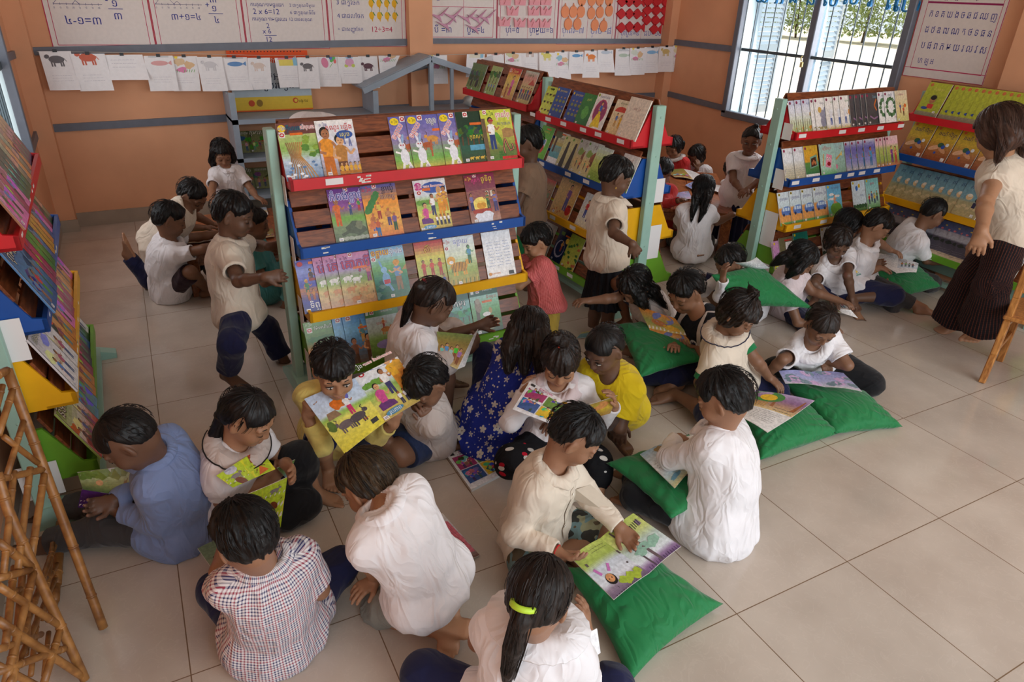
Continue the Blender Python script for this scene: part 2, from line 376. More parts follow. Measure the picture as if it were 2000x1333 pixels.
# ================================================================== PRINTED ART: flat coloured shapes laid on covers, pages and posters
PRINT=mat('printed_paper',None,.28,.2,75,detail=6,spec=.5,attr='Col'); PRINTM=mat('matt_printed_paper',None,.75,.03,40,spec=.2,attr='Col')
_TC={}
def _raw(s):
    if s in _TC: return _TC[s]
    c=bpy.data.curves.new('t','FONT'); c.body=s; c.resolution_u=2
    o=bpy.data.objects.new('t',c); COL.objects.link(o); dg=bpy.context.evaluated_depsgraph_get(); e=o.evaluated_get(dg); me=e.to_mesh()
    v=np.array([x.co[:2] for x in me.vertices]).reshape(-1,2); f=[tuple(p.vertices) for p in me.polygons]; e.to_mesh_clear()
    bpy.data.objects.remove(o); bpy.data.curves.remove(c); _TC[s]=(v,f); return _TC[s]
def text_mesh(s):
    """Khmer needs its pre-base vowels moved and its subscript consonants set below"""
    k='#'+s
    if k in _TC: return _TC[k]
    s=s.replace('\u17be','\u17c1\u17b8').replace('\u17c4','\u17c1\u17b6').replace('\u17c5','\u17c1\u17b6')
    out='';subs=[];i=0;base=0
    while i<len(s):
        ch=s[i]
        if ch=='\u17d2' and i+1<len(s): subs.append((len(out),s[i+1])); i+=2; continue
        if ch in '\u17c1\u17c2\u17c3': out=out[:base]+ch+out[base:]; subs=[(p+1 if p>base else p,q) for p,q in subs]; i+=1; continue
        if '\u1780'<=ch<='\u17a2' or ch<'\u1780': base=len(out)
        out+=ch; i+=1
    v,f=_raw(out) if out.strip() else (np.zeros((0,2)),[])
    v=v.copy(); f=list(f)
    for p,ch in subs:
        pv=_raw(out[:p])[0]; x1=pv[:,0].max() if len(pv) else 0
        sv,sf=_raw(ch); sv=sv*.55; sv=sv+np.array([x1-.29-(sv[:,0].max()/2),-.36]); n=len(v); v=np.concatenate([v,sv]); f+=[tuple(i+n for i in q) for q in sf]
    _TC[k]=(v,f); return _TC[k]
def clip(P,A):
    for ax,lim,sg in((0,0,1),(0,1,-1),(1,0,1),(1,A,-1)):
        out=[]; n=len(P)
        for i in range(n):
            a,b=P[i],P[(i+1)%n]; da,db=(a[ax]-lim)*sg,(b[ax]-lim)*sg
            if da>=0: out.append(a)
            if (da>=0)!=(db>=0):
                t=da/(da-db); out.append((a[0]+(b[0]-a[0])*t,a[1]+(b[1]-a[1])*t))
        P=out
        if len(P)<3: return []
    return P
SK=(222,168,120); SKD=(176,116,78)
class Art:
    def __init__(s,A=1.45,seed=1): s.A=A; s.s=[]; s.r=random.Random(seed)
    def poly(s,p,c):
        q=clip([tuple(x) for x in p],s.A)
        if q: s.s.append((np.array(q),[tuple(range(len(q)))],rgb(c)))
        return s
    def rect(s,x0,y0,x1,y1,c): return s.poly([(x0,y0),(x1,y0),(x1,y1),(x0,y1)],c)
    def bg(s,*st):
        """stops (y,colour) painted as soft bands"""
        for (y0,c0),(y1,c1) in zip(st[:-1],st[1:]):
            n=5
            for i in range(n):
                t=(i+.5)/n; s.rect(0,(y0+(y1-y0)*i/n)*s.A,1,(y0+(y1-y0)*(i+1)/n)*s.A,tuple(c0[k]+(c1[k]-c0[k])*t for k in range(3)))
        return s
    def ell(s,x,y,rx,ry,c,rot=0,n=14,a0=0,a1=2*math.pi):
        cr,sr=math.cos(rot),math.sin(rot); p=[]
        for i in range(n):
            t=a0+(a1-a0)*i/(n if a1-a0>6.2 else n-1); u,v=rx*math.cos(t),ry*math.sin(t); p.append((x+u*cr-v*sr,y+u*sr+v*cr))
        return s.poly(p,c)
    def blob(s,x,y,rx,ry,c,n=13,j=.28):
        return s.poly([(x+rx*math.cos(6.283*i/n)*(1+s.r.uniform(-j,j)),y+ry*math.sin(6.283*i/n)*(1+s.r.uniform(-j,j))) for i in range(n)],c)
    def line(s,p,w,c):
        for a,b in zip(p[:-1],p[1:]):
            d=math.hypot(b[0]-a[0],b[1]-a[1])+1e-9; nx,ny=-(b[1]-a[1])/d*w/2,(b[0]-a[0])/d*w/2
            s.poly([(a[0]+nx,a[1]+ny),(b[0]+nx,b[1]+ny),(b[0]-nx,b[1]-ny),(a[0]-nx,a[1]-ny)],c)
        return s
    def text(s,t,x,y,size,c,rot=0,fit=None,out=None,sy=1.):
        v,f=text_mesh(t)
        if not len(v): return s
        w=v[:,0].max()-v[:,0].min()
        if fit: size=fit/w
        v=(v-np.array([(v[:,0].max()+v[:,0].min())/2,.3]))*size; v[:,1]*=sy; R=np.array([[math.cos(rot),math.sin(rot)],[-math.sin(rot),math.cos(rot)]])
        if out:
            for dx,dy in((1,0),(-1,0),(0,1),(0,-1)): s.s.append((v@R+np.array([x+dx*size*.07,y+dy*size*.07]),f,rgb(out)))
        s.s.append((v@R+np.array([x,y]),f,rgb(c))); return s
    def scrawl(s,x0,y0,x1,n,dy,c,w=.006):
        for i in range(n):
            y=y0-i*dy; x=x0; e=x1-s.r.uniform(0,.15)*(x1-x0)
            while x<e:
                l=s.r.uniform(.03,.09); s.line([(x,y),(min(x+l*.5,e),y+w*.9),(min(x+l,e),y)],w,c); x+=l+.018
        return s
    def tree(s,x,y,h,c=(50,110,46),tr=(96,66,40)):
        s.line([(x,y),(x+h*.03,y+h*.6)],h*.09,tr)
        for i in range(5): s.blob(x+s.r.uniform(-.2,.2)*h,y+h*s.r.uniform(.55,.95),h*.2,h*.16,tuple(max(0,min(255,k+s.r.uniform(-30,36))) for k in c))
        return s
    def man(s,x,y,h,top,bot,skin=SK,f=1,pose='stand',hair=(24,18,16)):
        if pose=='kneel':
            s.poly([(x-.22*h*f,y),(x+.3*h*f,y),(x+.26*h*f,y+.16*h),(x-.02*h,y+.3*h),(x-.24*h*f,y+.2*h)],bot); b=y+.22*h; k=1.25
        elif pose=='sit':
            s.poly([(x-.2*h,y),(x+.32*h*f,y+.02*h),(x+.3*h*f,y+.12*h),(x+.05*h,y+.24*h),(x-.16*h,y+.24*h)],bot); b=y+.18*h; k=1.2
        else:
            s.poly([(x-.1*h,y),(x-.02*h,y),(x,y+.3*h),(x+.03*h,y),(x+.11*h,y),(x+.1*h,y+.5*h),(x-.1*h,y+.5*h)],bot); b=y+.46*h; k=1
        s.poly([(x-.1*h,b),(x+.1*h,b),(x+.14*h,b+.28*h*k),(x+.05*h,b+.34*h*k),(x-.05*h,b+.34*h*k),(x-.14*h,b+.28*h*k)],top)
        s.line([(x-.12*h,b+.27*h*k),(x-.17*h*f,b+.1*h*k),(x-.03*h*f,b+.06*h*k)],.05*h,skin); s.line([(x+.12*h,b+.27*h*k),(x+.2*h*f,b+.14*h*k),(x+.3*h*f,b+.24*h*k)],.05*h,skin)
        hy=b+.42*h*k; s.ell(x,hy+.035*h,.095*h,.105*h,hair); s.ell(x+.015*h*f,hy,.08*h,.095*h,skin); s.ell(x+.045*h*f,hy+.01*h,.012*h,.012*h,(20,15,15),n=6); s.ell(x-.02*h*f,hy+.01*h,.012*h,.012*h,(20,15,15),n=6); s.line([(x-.01*h,hy-.045*h),(x+.035*h*f,hy-.042*h)],.012*h,(150,50,40))
        return s
    def beast(s,x,y,w,c,f=1,head=None,horn=None,ear=None,tail=True):
        s.ell(x,y,w*.5,w*.26,c); 
        for k in(-.36,-.2,.22,.36): s.line([(x+k*w,y-.1*w),(x+k*w+.02*w,y-.48*w)],.1*w,c)
        hx,hy=x+.56*w*f,y+.2*w; s.ell(hx,hy,w*.17,w*.14,head or c,rot=-.4*f)
        s.ell(hx+.05*w*f,hy+.03*w,.02*w,.02*w,(15,12,10),n=6)
        if horn: s.line([(hx-.05*w*f,hy+.1*w),(hx-.16*w*f,hy+.28*w),(hx-.02*w*f,hy+.38*w)],.05*w,horn)
        if ear: s.ell(hx-.1*w*f,hy+.2*w,.05*w,.17*w,ear,rot=.3*f)
        if tail: s.line([(x-.48*w*f,y+.08*w),(x-.62*w*f,y-.15*w)],.04*w,c)
        return s
    def sticker(s,x=.1,y=.05): s.rect(x,y,x+.11,y+.08,(244,240,236)); s.line([(x+.02,y+.05),(x+.09,y+.05)],.012,(90,110,180)); return s.line([(x+.02,y+.025),(x+.09,y+.025)],.01,(150,60,60))
    def badge(s,x,y,r=.06,c=(190,30,44)): s.rect(x-r*1.2,y-r*1.2,x+r*1.2,y+r*1.2,(238,232,230)); s.ell(x,y,r*1.05,r*.85,c); return s.blob(x,y,r*.5,r*.4,(240,225,220))
    def emit(s,b,fn,mi=0,dz=2e-5,z0=6e-5):
        for i,(v,f,c) in enumerate(s.s): b.add([fn(p[0],p[1],z0+i*dz) for p in v],f,c,mi)
# ------------------------------------------------------------------ cover designs
W_=(244,240,238); K_=(22,18,20)
DES={}
def des(key,desc,w=.185,h=.265,t=.004,spine=(230,225,220)):
    def d(fn): DES[key]=(desc,w,h,t,spine,fn); return fn
    return d
@des('roots','comic with tangled river tree roots')
def _(a):
    a.bg((0,(120,150,190)),(.35,(196,210,226)),(.55,(150,190,90)),(.8,(190,200,130)),(.8,(112,60,56)),(1,(122,70,62)))
    for i in range(9): a.line([(.1+.09*i,.0),(.2+.06*i,.28),(.22+.03*i,.6),(.15+.05*i,.95)],.03,(150+i*6,112+i*4,76))
    for i in range(16): a.blob(a.r.random(),a.r.uniform(.02,.45),.05,.03,(236,240,246) if i%2 else (96,130,176))
    for i in range(8): a.blob(a.r.uniform(.55,1),a.r.uniform(.6,1.05),.09,.06,(90,140,50) if i%2 else (140,170,60))
    a.ell(.12,1.3,.1,.09,(244,206,30)); a.text('រឿង',.12,1.3,.09,K_,out=W_).text('ត្រីហរណ៍',.45,1.29,.15,(60,120,80),out=(30,40,120)).text('សំបុហារ',.78,1.3,.13,(214,52,80),out=W_); a.badge(.1,1.14); a.rect(.3,1.12,.62,1.18,(232,110,30)).sticker()
@des('youngman','comic of a young man on a white cover')
def _(a):
    a.bg((0,(150,130,120)),(.3,(196,190,214)),(.7,(226,226,236)),(1,W_))
    a.line([(.6,.8),(.65,1.05),(.7,.8)],.05,(120,130,180)); a.line([(.8,.75),(.83,.95),(.86,.75)],.04,(120,130,180))
    a.man(.2,-.1,1.35,(234,150,40),(200,110,30),SKD); a.man(.55,-.2,1.25,(190,130,60),(120,70,40),SK)
    for i in range(5): a.man(.5+.12*i,.05,.34,(226,170,50),(190,120,40),SK,pose='kneel')
    a.text('រឿង',.2,1.32,.1,(120,120,180)).text('កណ្ដុរ ឡើង',.6,1.24,.17,(206,50,54)); a.ell(.72,1.05,.22,.11,(46,84,160)); a.text('ស្ដេច',.72,1.05,.15,(240,220,90)); a.sticker()
def rabbit(a):
    a.bg((0,(214,190,90)),(.2,(120,180,80)),(.55,(150,130,180)),(1,(96,96,178)))
    a.beast(.68,.78,.34,(214,150,70),-1,horn=(90,60,40)); a.beast(.5,.62,.3,(180,90,50),-1,horn=(70,50,40)); a.line([(.6,.3),(.62,.75)],.05,(190,100,60))
    a.ell(.3,.35,.13,.22,(232,232,240)); a.ell(.26,.65,.1,.1,(236,236,244)); a.ell(.22,.84,.035,.13,(226,226,240),.2); a.ell(.31,.84,.035,.13,(150,180,220),-.2); a.line([(.2,.45),(.05,.5)],.05,W_); a.line([(.25,.2),(.2,.02)],.07,W_); a.line([(.38,.2),(.46,.03)],.07,W_)
    a.ell(.23,.67,.02,.02,(190,40,60)); a.ell(.3,.67,.02,.02,(190,40,60)); a.ell(.16,1.3,.13,.1,(246,216,30)); a.text('រឿង',.16,1.3,.09,(70,90,50)); a.badge(.4,1.36,.06); a.text('ទន្សាយ',.2,1.04,.2,(226,50,70),.9,out=W_).text('ស្មៅ',.72,1.26,.2,(40,44,110),out=W_); a.rect(.72,.98,.95,1.05,(230,110,40)).sticker(.35,.03)
DES['rabbit']=('purple comic of a white rabbit and oxen',.185,.265,.004,(220,215,225),rabbit)
@des('forest','dark green comic with forest ducks')
def _(a):
    a.bg((0,(60,70,40)),(.3,(40,90,70)),(.6,(20,50,36)),(1,(26,56,34)))
    for i in range(6): a.tree(.1+.17*i,.5,.5,(40,90,44))
    for i in range(4): a.beast(.3+.17*i,.14,.12,(220,180,70)); a.rect(.3,.35,.9,.5,(90,160,190))
    a.badge(.3,1.35).text('ក្រុងសត្វ',.55,.72,.16,(226,200,70)); a.rect(.4,1.05,.8,1.12,(230,110,40)).sticker()
@des('snake','yellow-green comic of a hunter and a snake')
def _(a):
    a.bg((0,(80,120,50)),(.2,(110,120,60)),(.5,(196,190,80)),(1,(206,214,70)))
    a.rect(0,0,.12,1.2,(110,86,60)); a.man(.28,.32,.9,W_,(40,60,120),SKD); a.ell(.3,1.13,.09,.03,(180,50,60)); a.ell(.48,.6,.08,.22,(90,150,50),.4); a.blob(.8,.75,.2,.16,(170,130,80))
    pts=[(.62,.1),(.6,.4),(.68,.6),(.74,.4),(.8,.25),(.92,.3),(.88,.45)]; a.line(pts,.06,(60,50,56)).line(pts,.02,(220,130,90))
    for i in range(10): a.blob(.45+.05*(i%4),.08+.07*(i//4),.04,.035,(60,110,40))
    a.badge(.14,1.37,.05).text('រឿង',.3,1.32,.12,(40,90,40)).text('ព្រានព្រៃ',.72,1.27,.2,(214,50,44),out=W_).text('សត្វសេក',.72,1.03,.13,(60,60,140)); a.rect(.5,.02,1,.1,(200,40,40)).sticker()
@des('monk','purple comic of an orange-robed monk and crocodile')
def _(a):
    a.bg((0,(96,110,90)),(.3,(130,150,110)),(.45,(120,180,70)),(.65,(150,80,160)),(1,(104,50,140)))
    a.man(.18,.45,.72,(224,110,40),(214,96,34),SKD,hair=(120,80,60)); a.man(.55,.72,.34,(60,90,150),(50,70,120)); a.man(.8,.8,.34,(60,140,70),(190,60,60)); a.blob(.62,.35,.26,.2,(84,94,76)); a.blob(.7,.42,.1,.12,(120,126,100)); a.line([(.4,.28),(.2,.2)],.08,(84,94,76))
    for i in range(6): a.blob(.15+.15*i,.1,.1,.05,(170,176,160)); a.badge(.5,1.4,.05).text('កំពង់ខ្យាច់',.5,1.22,.2,(60,60,150),fit=.9,out=(200,190,230)); a.sticker()
@des('demons','orange comic of masked dancers')
def _(a):
    a.bg((0,(220,120,60)),(.3,(236,180,80)),(.7,(240,150,50)),(1,(90,90,170)))
    for i in range(7): a.blob(.1+.05*i,.75+.07*i,.1,.09,(60,130,60))
    for x,y,c,d in((.2,.2,(190,110,60),(60,90,170)),(.4,.5,(226,190,80),(170,60,50)),(.65,.3,(206,140,80),(80,60,120)),(.8,.15,(120,90,150),(50,90,60)),(.3,.05,(196,90,50),(60,110,160))): a.man(x,y,.5,c,d,(196,112,66),hair=(222,180,60))
    a.blob(.16,.35,.12,.1,(214,120,70)); a.text('រឿង',.15,1.32,.13,(230,60,90)).badge(.38,1.4,.05).text('ខ្លាឃ្មុំ',.75,1.3,.2,(30,30,60)).text('និងយក្ស',.72,1.08,.15,(240,180,70),out=(60,50,120)); a.sticker()
def chen(a):
    a.bg((0,(200,170,90)),(.3,(226,216,110)),(.55,(150,190,90)),(.7,(220,226,236)),(1,W_))
    a.ell(.6,1.2,.38,.16,(52,90,176)); a.rect(.25,1.12,.5,1.2,(230,110,30)); a.ell(.14,1.25,.12,.12,(206,60,140)); a.text('រឿង',.14,1.25,.12,W_).text('តាចេន និងយាយសេន',.62,1.24,.16,(226,84,52),fit=.66,out=W_); a.badge(.14,1.08,.06)
    for i in range(5): a.blob(.1+.08*i,.8,.09,.07,(110,160,60))
    a.man(.75,.35,.85,(240,180,50),(230,150,40),SK,-1,hair=SK); a.man(.9,.5,.7,(230,170,60),(220,140,40),SKD,-1); a.man(.5,.42,.6,W_,(60,60,110),SKD); a.man(.24,.2,.68,(214,80,150),(104,50,120),SK,pose='kneel')
    for i in range(4): a.man(.55+.12*i,.12,.3,W_,(60,60,90),SKD)
    a.ell(.3,.1,.2,.06,(80,150,190)); a.text('រូបភាព',.3,.1,.11,W_); a.sticker(.02,.02)
DES['chen']=('white comic with blue title cloud and kneeling woman',.185,.265,.004,(230,225,220),chen)
@des('pot','crimson comic of a glowing golden pot')
def _(a):
    a.bg((0,(190,150,130)),(.3,(150,90,80)),(.7,(130,60,80)),(1,(136,30,70)))
    for i in range(6): a.line([(0,.95-.04*i),(1,.98-.04*i)],.012,(176,120,96)); a.rect(.62,.75,.72,.92,(226,214,196)); a.rect(.78,.75,.88,.92,(226,214,196))
    a.ell(.42,.55,.28,.22,(246,220,110)); a.ell(.42,.52,.16,.11,(214,150,40)); a.ell(.42,.62,.12,.03,(246,206,90)); a.rect(.12,.3,.75,.42,(170,60,50)); a.blob(.5,.16,.3,.18,(226,226,236))
    a.man(.12,.4,.5,(120,110,170),(60,60,110),SKD); a.man(.66,.4,.5,(50,120,70),(40,80,50),SKD,-1); a.man(.9,.3,.62,(110,110,180),(70,60,110),SKD,-1)
    a.ell(.12,1.32,.11,.09,(150,40,60)); a.text('រឿង',.12,1.32,.1,(240,210,60)).text('ស្លាត់',.36,1.26,.16,(230,70,140)).text('ថ្មទិព្វ',.72,1.27,.2,(244,214,60)).badge(.34,1.41,.045); a.sticker()
@des('sangva','blue comic of sky palace figures')
def _(a):
    a.bg((0,(36,34,120)),(.22,(60,56,150)),(.45,(190,120,80)),(.5,(70,70,170)),(.8,(150,160,220)),(1,(60,60,160)))
    a.ell(.68,.62,.2,.2,(250,216,90)); a.man(.36,.85,.42,(70,50,60),(150,60,60),SKD,pose='sit'); a.man(.55,.82,.38,(120,60,130),(110,50,100),SK,pose='sit'); a.blob(.78,1.16,.12,.08,(80,60,60)); a.man(.2,.45,.46,(60,130,80),(60,110,70),(196,130,70),hair=(230,190,60)); a.man(.68,.5,.34,(70,110,90),(150,80,50))
    for i in range(6): a.man(.2+.14*i,.34,.3,(196,130,60),(176,90,40),(200,126,70))
    a.ell(.12,1.33,.08,.065,(190,40,50)); a.rect(.35,1.3,.8,1.37,(232,110,30)); a.text('ទិព្វសង្វារ',.55,.2,.2,W_,fit=.72).text('TOTEP SANGVA',.62,.05,.07,W_); a.ell(.9,.16,.05,.05,(240,180,40)); a.sticker(.06,.04)
@des('cows','pink comic of white cows in a herd')
def _(a):
    a.bg((0,(196,150,120)),(.35,(216,196,130)),(.5,(130,170,80)),(.7,(180,150,200)),(1,(220,130,170)))
    for x,y,c in((.2,.75,(240,236,230)),(.45,.7,(232,228,222)),(.25,.45,(214,150,100)),(.6,.4,(222,170,120)),(.35,.18,(206,140,90)),(.75,.18,(226,180,130))): a.beast(x,y,.24,c,1,horn=(110,80,60))
    a.man(.82,.6,.55,(220,120,120),(150,60,120),SKD,-1); a.text('រឿង',.18,1.3,.1,(120,40,110)).badge(.38,1.38,.045).text('គោក្របី',.5,1.12,.2,(206,40,60),fit=.8,out=(120,60,140)); a.rect(.4,.98,.8,1.04,(230,110,40)).sticker(.35,.03)
@des('river','green comic of a blue rabbit by the river')
def _(a):
    a.bg((0,(60,110,80)),(.35,(50,130,110)),(.6,(110,170,90)),(.85,(160,200,220)),(1,(120,170,210)))
    for i in range(9): a.blob(a.r.random(),a.r.uniform(.05,.5),.1,.06,(40,100,96) if i%2 else (110,150,140))
    a.ell(.36,.55,.12,.2,(130,180,226)); a.ell(.33,.82,.09,.09,(150,196,236)); a.ell(.26,.98,.03,.12,(120,170,220),.3); a.rect(.28,.42,.46,.54,(200,40,60)); a.line([(.4,.42),(.5,.2)],.07,(130,180,226)); a.man(.72,.2,.85,(110,150,200),(150,110,70),SK,-1); a.ell(.72,.98,.1,.08,(214,150,60)); a.poly([(.85,.75),(1,.9),(1,.75)],(180,140,80))
    a.text('ទន្សាយ',.3,1.3,.2,(240,210,40),fit=.5,out=(180,40,40)).text('ស្វិតដៃ',.75,1.28,.17,(40,60,140),out=W_).badge(.08,1.14,.05); a.sticker(.4,.03)
@des('kneelers','red and green comic of kneeling courtiers')
def _(a):
    a.bg((0,(160,120,90)),(.4,(180,190,90)),(.7,(222,206,90)),(1,(200,50,60)))
    for i in range(3): a.man(.2+.26*i,.4,.5,(206,70,50),(170,50,40),SKD)
    for i in range(3): a.man(.3+.24*i,.08,.4,(60,70,140),(80,50,110),SKD,pose='kneel')
    a.text('ស៊ីរ៉ូ',.4,1.2,.2,(236,200,50),.4,out=(150,30,40)); a.sticker()
@des('tiger','pale comic of a striped tiger')
def _(a):
    a.bg((0,(190,160,80)),(.3,(150,170,80)),(.6,(220,226,200)),(1,(236,238,240)))
    a.beast(.4,.55,.55,(226,160,50),1); 
    for i in range(10): a.line([(.14+.05*i,.4),(.17+.05*i,.68)],.018,K_)
    a.ell(.16,.75,.14,.13,(230,166,56)); a.ell(.16,.7,.07,.05,W_); a.man(.78,.6,.55,(90,150,180),(60,110,70),(110,160,110)); 
    for i in range(14): a.line([(.05+.07*i,0),(.07+.07*i,.18)],.02,(90,120,50) if i%2 else (214,170,60))
    a.text('រឿង',.1,1.3,.1,(200,40,50)).badge(.08,1.12,.05).text('ទន្សាយ',.55,1.28,.2,(120,130,190),out=W_); a.sticker(.3,.03)
@des('backwhite','white magazine turned to its back cover')
def _(a):
    a.bg((0,W_),(1,(238,238,242)))
    for k in range(3): a.scrawl(.12+.28*k,1.1,.34+.28*k,9,.09,(120,140,190),.01)
    a.text('សម្រាប់កុមារ',.3,.15,.07,(226,140,40)); a.ell(.1,.15,.05,.05,(230,150,40)); a.rect(.75,.06,.92,.17,(60,60,60))
def temple(a):
    a.bg((0,(170,80,40)),(.4,(226,130,50)),(.6,(90,130,50)),(1,(120,170,80)))
    for i in range(3): a.poly([(.1+.3*i,.4),(.22+.3*i,.95),(.34+.3*i,.4)],(190,120,60))
    for i in range(7): a.man(.1+.14*i,.06+.12*(i%2),.4,(236,150,40),(206,80,30),SKD,pose='sit')
    for i in range(5): a.blob(.2+.17*i,.92,.13,.08,(60,120,50))
    a.text('រឿង',.14,1.36,.09,W_).badge(.14,1.2,.06,(200,30,40)).text('ម៉ែមកពីលើខ្យល់',.62,1.22,.14,(246,246,230),fit=.7,out=(60,100,40)); a.sticker()
DES['temple']=('green and orange comic of a seated temple crowd',.185,.265,.004,(120,170,80),temple)
def kings(a):
    a.bg((0,(110,90,80)),(.4,(90,140,190)),(.7,(120,190,236)),(1,(70,140,210)))
    a.poly([(.4,.75),(.5,1.3),(.6,.75)],(90,120,150)); a.man(.5,.6,.5,(80,140,150),(200,150,70),(206,160,90),hair=(226,180,60)); a.man(.2,-.1,.85,(130,80,50),(90,60,40),SKD); a.man(.62,-.05,.85,(150,96,60),(90,60,40),SK); a.man(.9,-.1,.75,(120,70,50),(80,50,40),SKD)
    a.badge(.16,1.33,.06).rect(.4,.98,.8,1.04,(230,110,40)).sticker(.6,.04)
DES['kings']=('blue comic of princes below a dancing god',.185,.265,.004,(90,140,190),kings)
@des('pond','pale green comic of flyers over a pond')
def _(a):
    a.bg((0,(90,130,50)),(.4,(130,170,90)),(.55,(180,200,190)),(.85,(190,206,210)),(.86,(70,130,60)),(1,(80,140,66)))
    a.ell(.5,.4,.32,.13,(150,140,200)); a.beast(.55,.82,.3,(190,130,70)); a.man(.5,.86,.3,(200,120,60),(150,60,50)); a.text('ទេវបុត្តា',.45,1.02,.12,(200,90,70)).badge(.2,1.36,.05).rect(.02,1.3,.1,1.42,W_).text('និទានជាតក',.65,1.35,.08,W_); a.sticker(.1,.03)
@des('teal','teal comic of a green rice-field village')
def _(a):
    a.bg((0,(120,70,50)),(.2,(60,120,60)),(.55,(90,170,150)),(.8,(150,190,190)),(.86,(20,90,76)),(1,(16,84,70)))
    for i in range(5): a.tree(.1+.2*i,.5,.4,(50,130,80)); 
    for i in range(5): a.man(.1+.2*i,.1,.36,(200,60,60),(190,120,40),SKD)
    a.text('គតិកម្មរ',.5,1.1,.2,W_,fit=.7,out=(40,70,60)); a.sticker()
@des('owl','dark green comic of owls and a deer')
def _(a):
    a.bg((0,(40,60,36)),(.3,(80,130,70)),(.55,(120,180,120)),(.85,(170,210,200)),(.86,(20,84,60)),(1,(18,80,56)))
    a.rect(.14,.1,.26,1.1,(90,70,50)); a.ell(.25,.9,.12,.2,(150,130,110)); a.ell(.25,1.06,.09,.09,(176,160,140)); a.ell(.65,.72,.06,.1,(190,150,90)); a.beast(.75,.38,.28,(226,140,70),-1,ear=(226,140,70)); a.blob(.5,.2,.26,.12,(110,100,50)); a.ell(.5,.62,.14,.07,W_); a.badge(.3,1.37,.05).rect(.06,1.3,.16,1.42,W_).text('និទានជាតក',.65,1.37,.08,W_); a.rect(.4,.98,.75,1.05,(230,110,40)).text('ជីតាមួយ',.76,1.14,.12,(200,90,50)); a.sticker()
# rack B
@des('animals','lime book of black farm animals',.15,.21)
def _(a):
    a.bg((0,(214,222,90)),(1,(200,216,80)))
    for i in range(9): a.beast(.2+.3*(i%3),.25+.38*(i//3),.16,K_ if i%2 else (120,80,50)); a.ell(.1,1.3,.06,.06,(250,220,60)); a.text('សត្វចិញ្ចឹម',.5,1.28,.1,(60,90,40)); a.sticker()
@des('bluebugs','deep blue book of turtles and insects',.16,.22)
def _(a):
    a.bg((0,(30,66,140)),(1,(44,86,166)))
    for i in range(6): a.ell(.25+.28*(i%3),.35+.42*(i//3),.1,.07,(130,140,80)); a.beast(.25+.28*(i%3),.55+.4*(i//3),.1,(190,150,90))
    a.text('កូនសត្វនានា',.55,1.22,.12,(240,220,110)); a.ell(.12,1.25,.06,.06,(240,200,60)); a.sticker()
@des('greenthin','plain leaf-green thin book',.15,.22)
def _(a): a.bg((0,(30,110,60)),(1,(50,136,70))); a.text('រុក្ខជាតិ',.5,1.2,.13,(220,230,120)); a.blob(.5,.6,.25,.3,(90,170,80)); a.sticker()
@des('yellowskirt','white book of a girl in a yellow skirt',.17,.24)
def _(a):
    a.bg((0,(236,232,226)),(1,W_)); a.ell(.5,.7,.4,.5,(200,90,120)); a.ell(.5,.7,.36,.46,(150,60,110)); a.poly([(.2,.1),(.8,.1),(.62,.6),(.4,.6)],(240,206,50)); a.man(.5,.4,.7,(60,110,190),(240,206,50)); a.ell(.3,.1,.12,.06,(220,200,80)); a.ell(.1,1.32,.06,.06,(150,170,40)); a.text('កុលាបប៉ៃលិន',.5,1.28,.12,(60,90,150)); a.sticker()
@des('umbrella','cream book of children under a red umbrella',.16,.23)
def _(a):
    a.bg((0,(226,196,140)),(1,(240,226,200))); a.ell(.5,.95,.4,.22,(206,70,60),n=12,a0=0,a1=3.14); a.man(.38,.35,.55,(90,130,190),(200,150,80)); a.man(.66,.3,.55,(240,190,60),(220,160,50)); a.text('ឆ័ត្រក្រហម',.5,1.3,.12,(90,110,60)); a.sticker()
@des('redchild','red and yellow book of a seated child',.15,.22)
def _(a):
    a.bg((0,(240,226,150)),(.5,(246,216,70)),(1,(236,230,220))); a.blob(.5,.95,.25,.2,(206,40,60)); a.man(.5,.1,.8,(226,110,120),(190,50,80),pose='sit'); a.ell(.5,.4,.2,.12,(240,170,50)); a.sticker()
@des('creamfold','cream book curling open at the tray end',.2,.26,.008)
def _(a): a.bg((0,(226,208,190)),(1,(232,218,204))); a.text('មេរៀន',.5,.95,.12,(150,90,90)); a.scrawl(.2,.7,.8,4,.1,(180,150,140)); a.sticker()
@des('boategg','green book of a rocket-shaped egg',.17,.25)
def _(a): a.bg((0,(120,196,60)),(1,(96,180,70))); a.ell(.5,.55,.18,.4,(226,230,236),-.4); a.ell(.5,.45,.17,.22,(206,60,60),-.4); a.ell(.55,.75,.1,.14,(90,150,200),-.4); a.ell(.4,.35,.09,.14,(60,140,70),-.4); a.text('សមុទ្រពេជ្រ',.5,1.22,.12,(230,180,60)); a.rect(.4,1.32,.75,1.38,(230,110,40)).sticker()
@des('lake','white book of a lakeside tree',.17,.24)
def _(a): a.bg((0,W_),(.2,W_),(.2,(90,160,170)),(.55,(120,180,190)),(.6,(190,170,90)),(1,(226,230,230))); a.rect(.12,.5,.26,1.4,(80,60,46)); a.blob(.2,1.3,.3,.2,(90,100,60)); [a.line([(.3+.05*i,.55),(.33+.05*i,.75)],.015,(176,150,70)) for i in range(12)]; a.text('ព្រះអាទិត្យ',.6,1.15,.12,K_); a.rect(.45,1.3,.8,1.36,(230,110,40)).sticker()
@des('trunk','book of a dark tree trunk and animals',.16,.23)
def _(a): a.bg((0,(190,180,130)),(1,(226,220,150))); a.poly([(.2,0),(.55,0),(.5,1.2),(.35,1.2)],(40,34,28)); a.ell(.12,1.32,.06,.06,(90,150,50)); a.beast(.7,.25,.2,(130,110,80)); a.sticker()
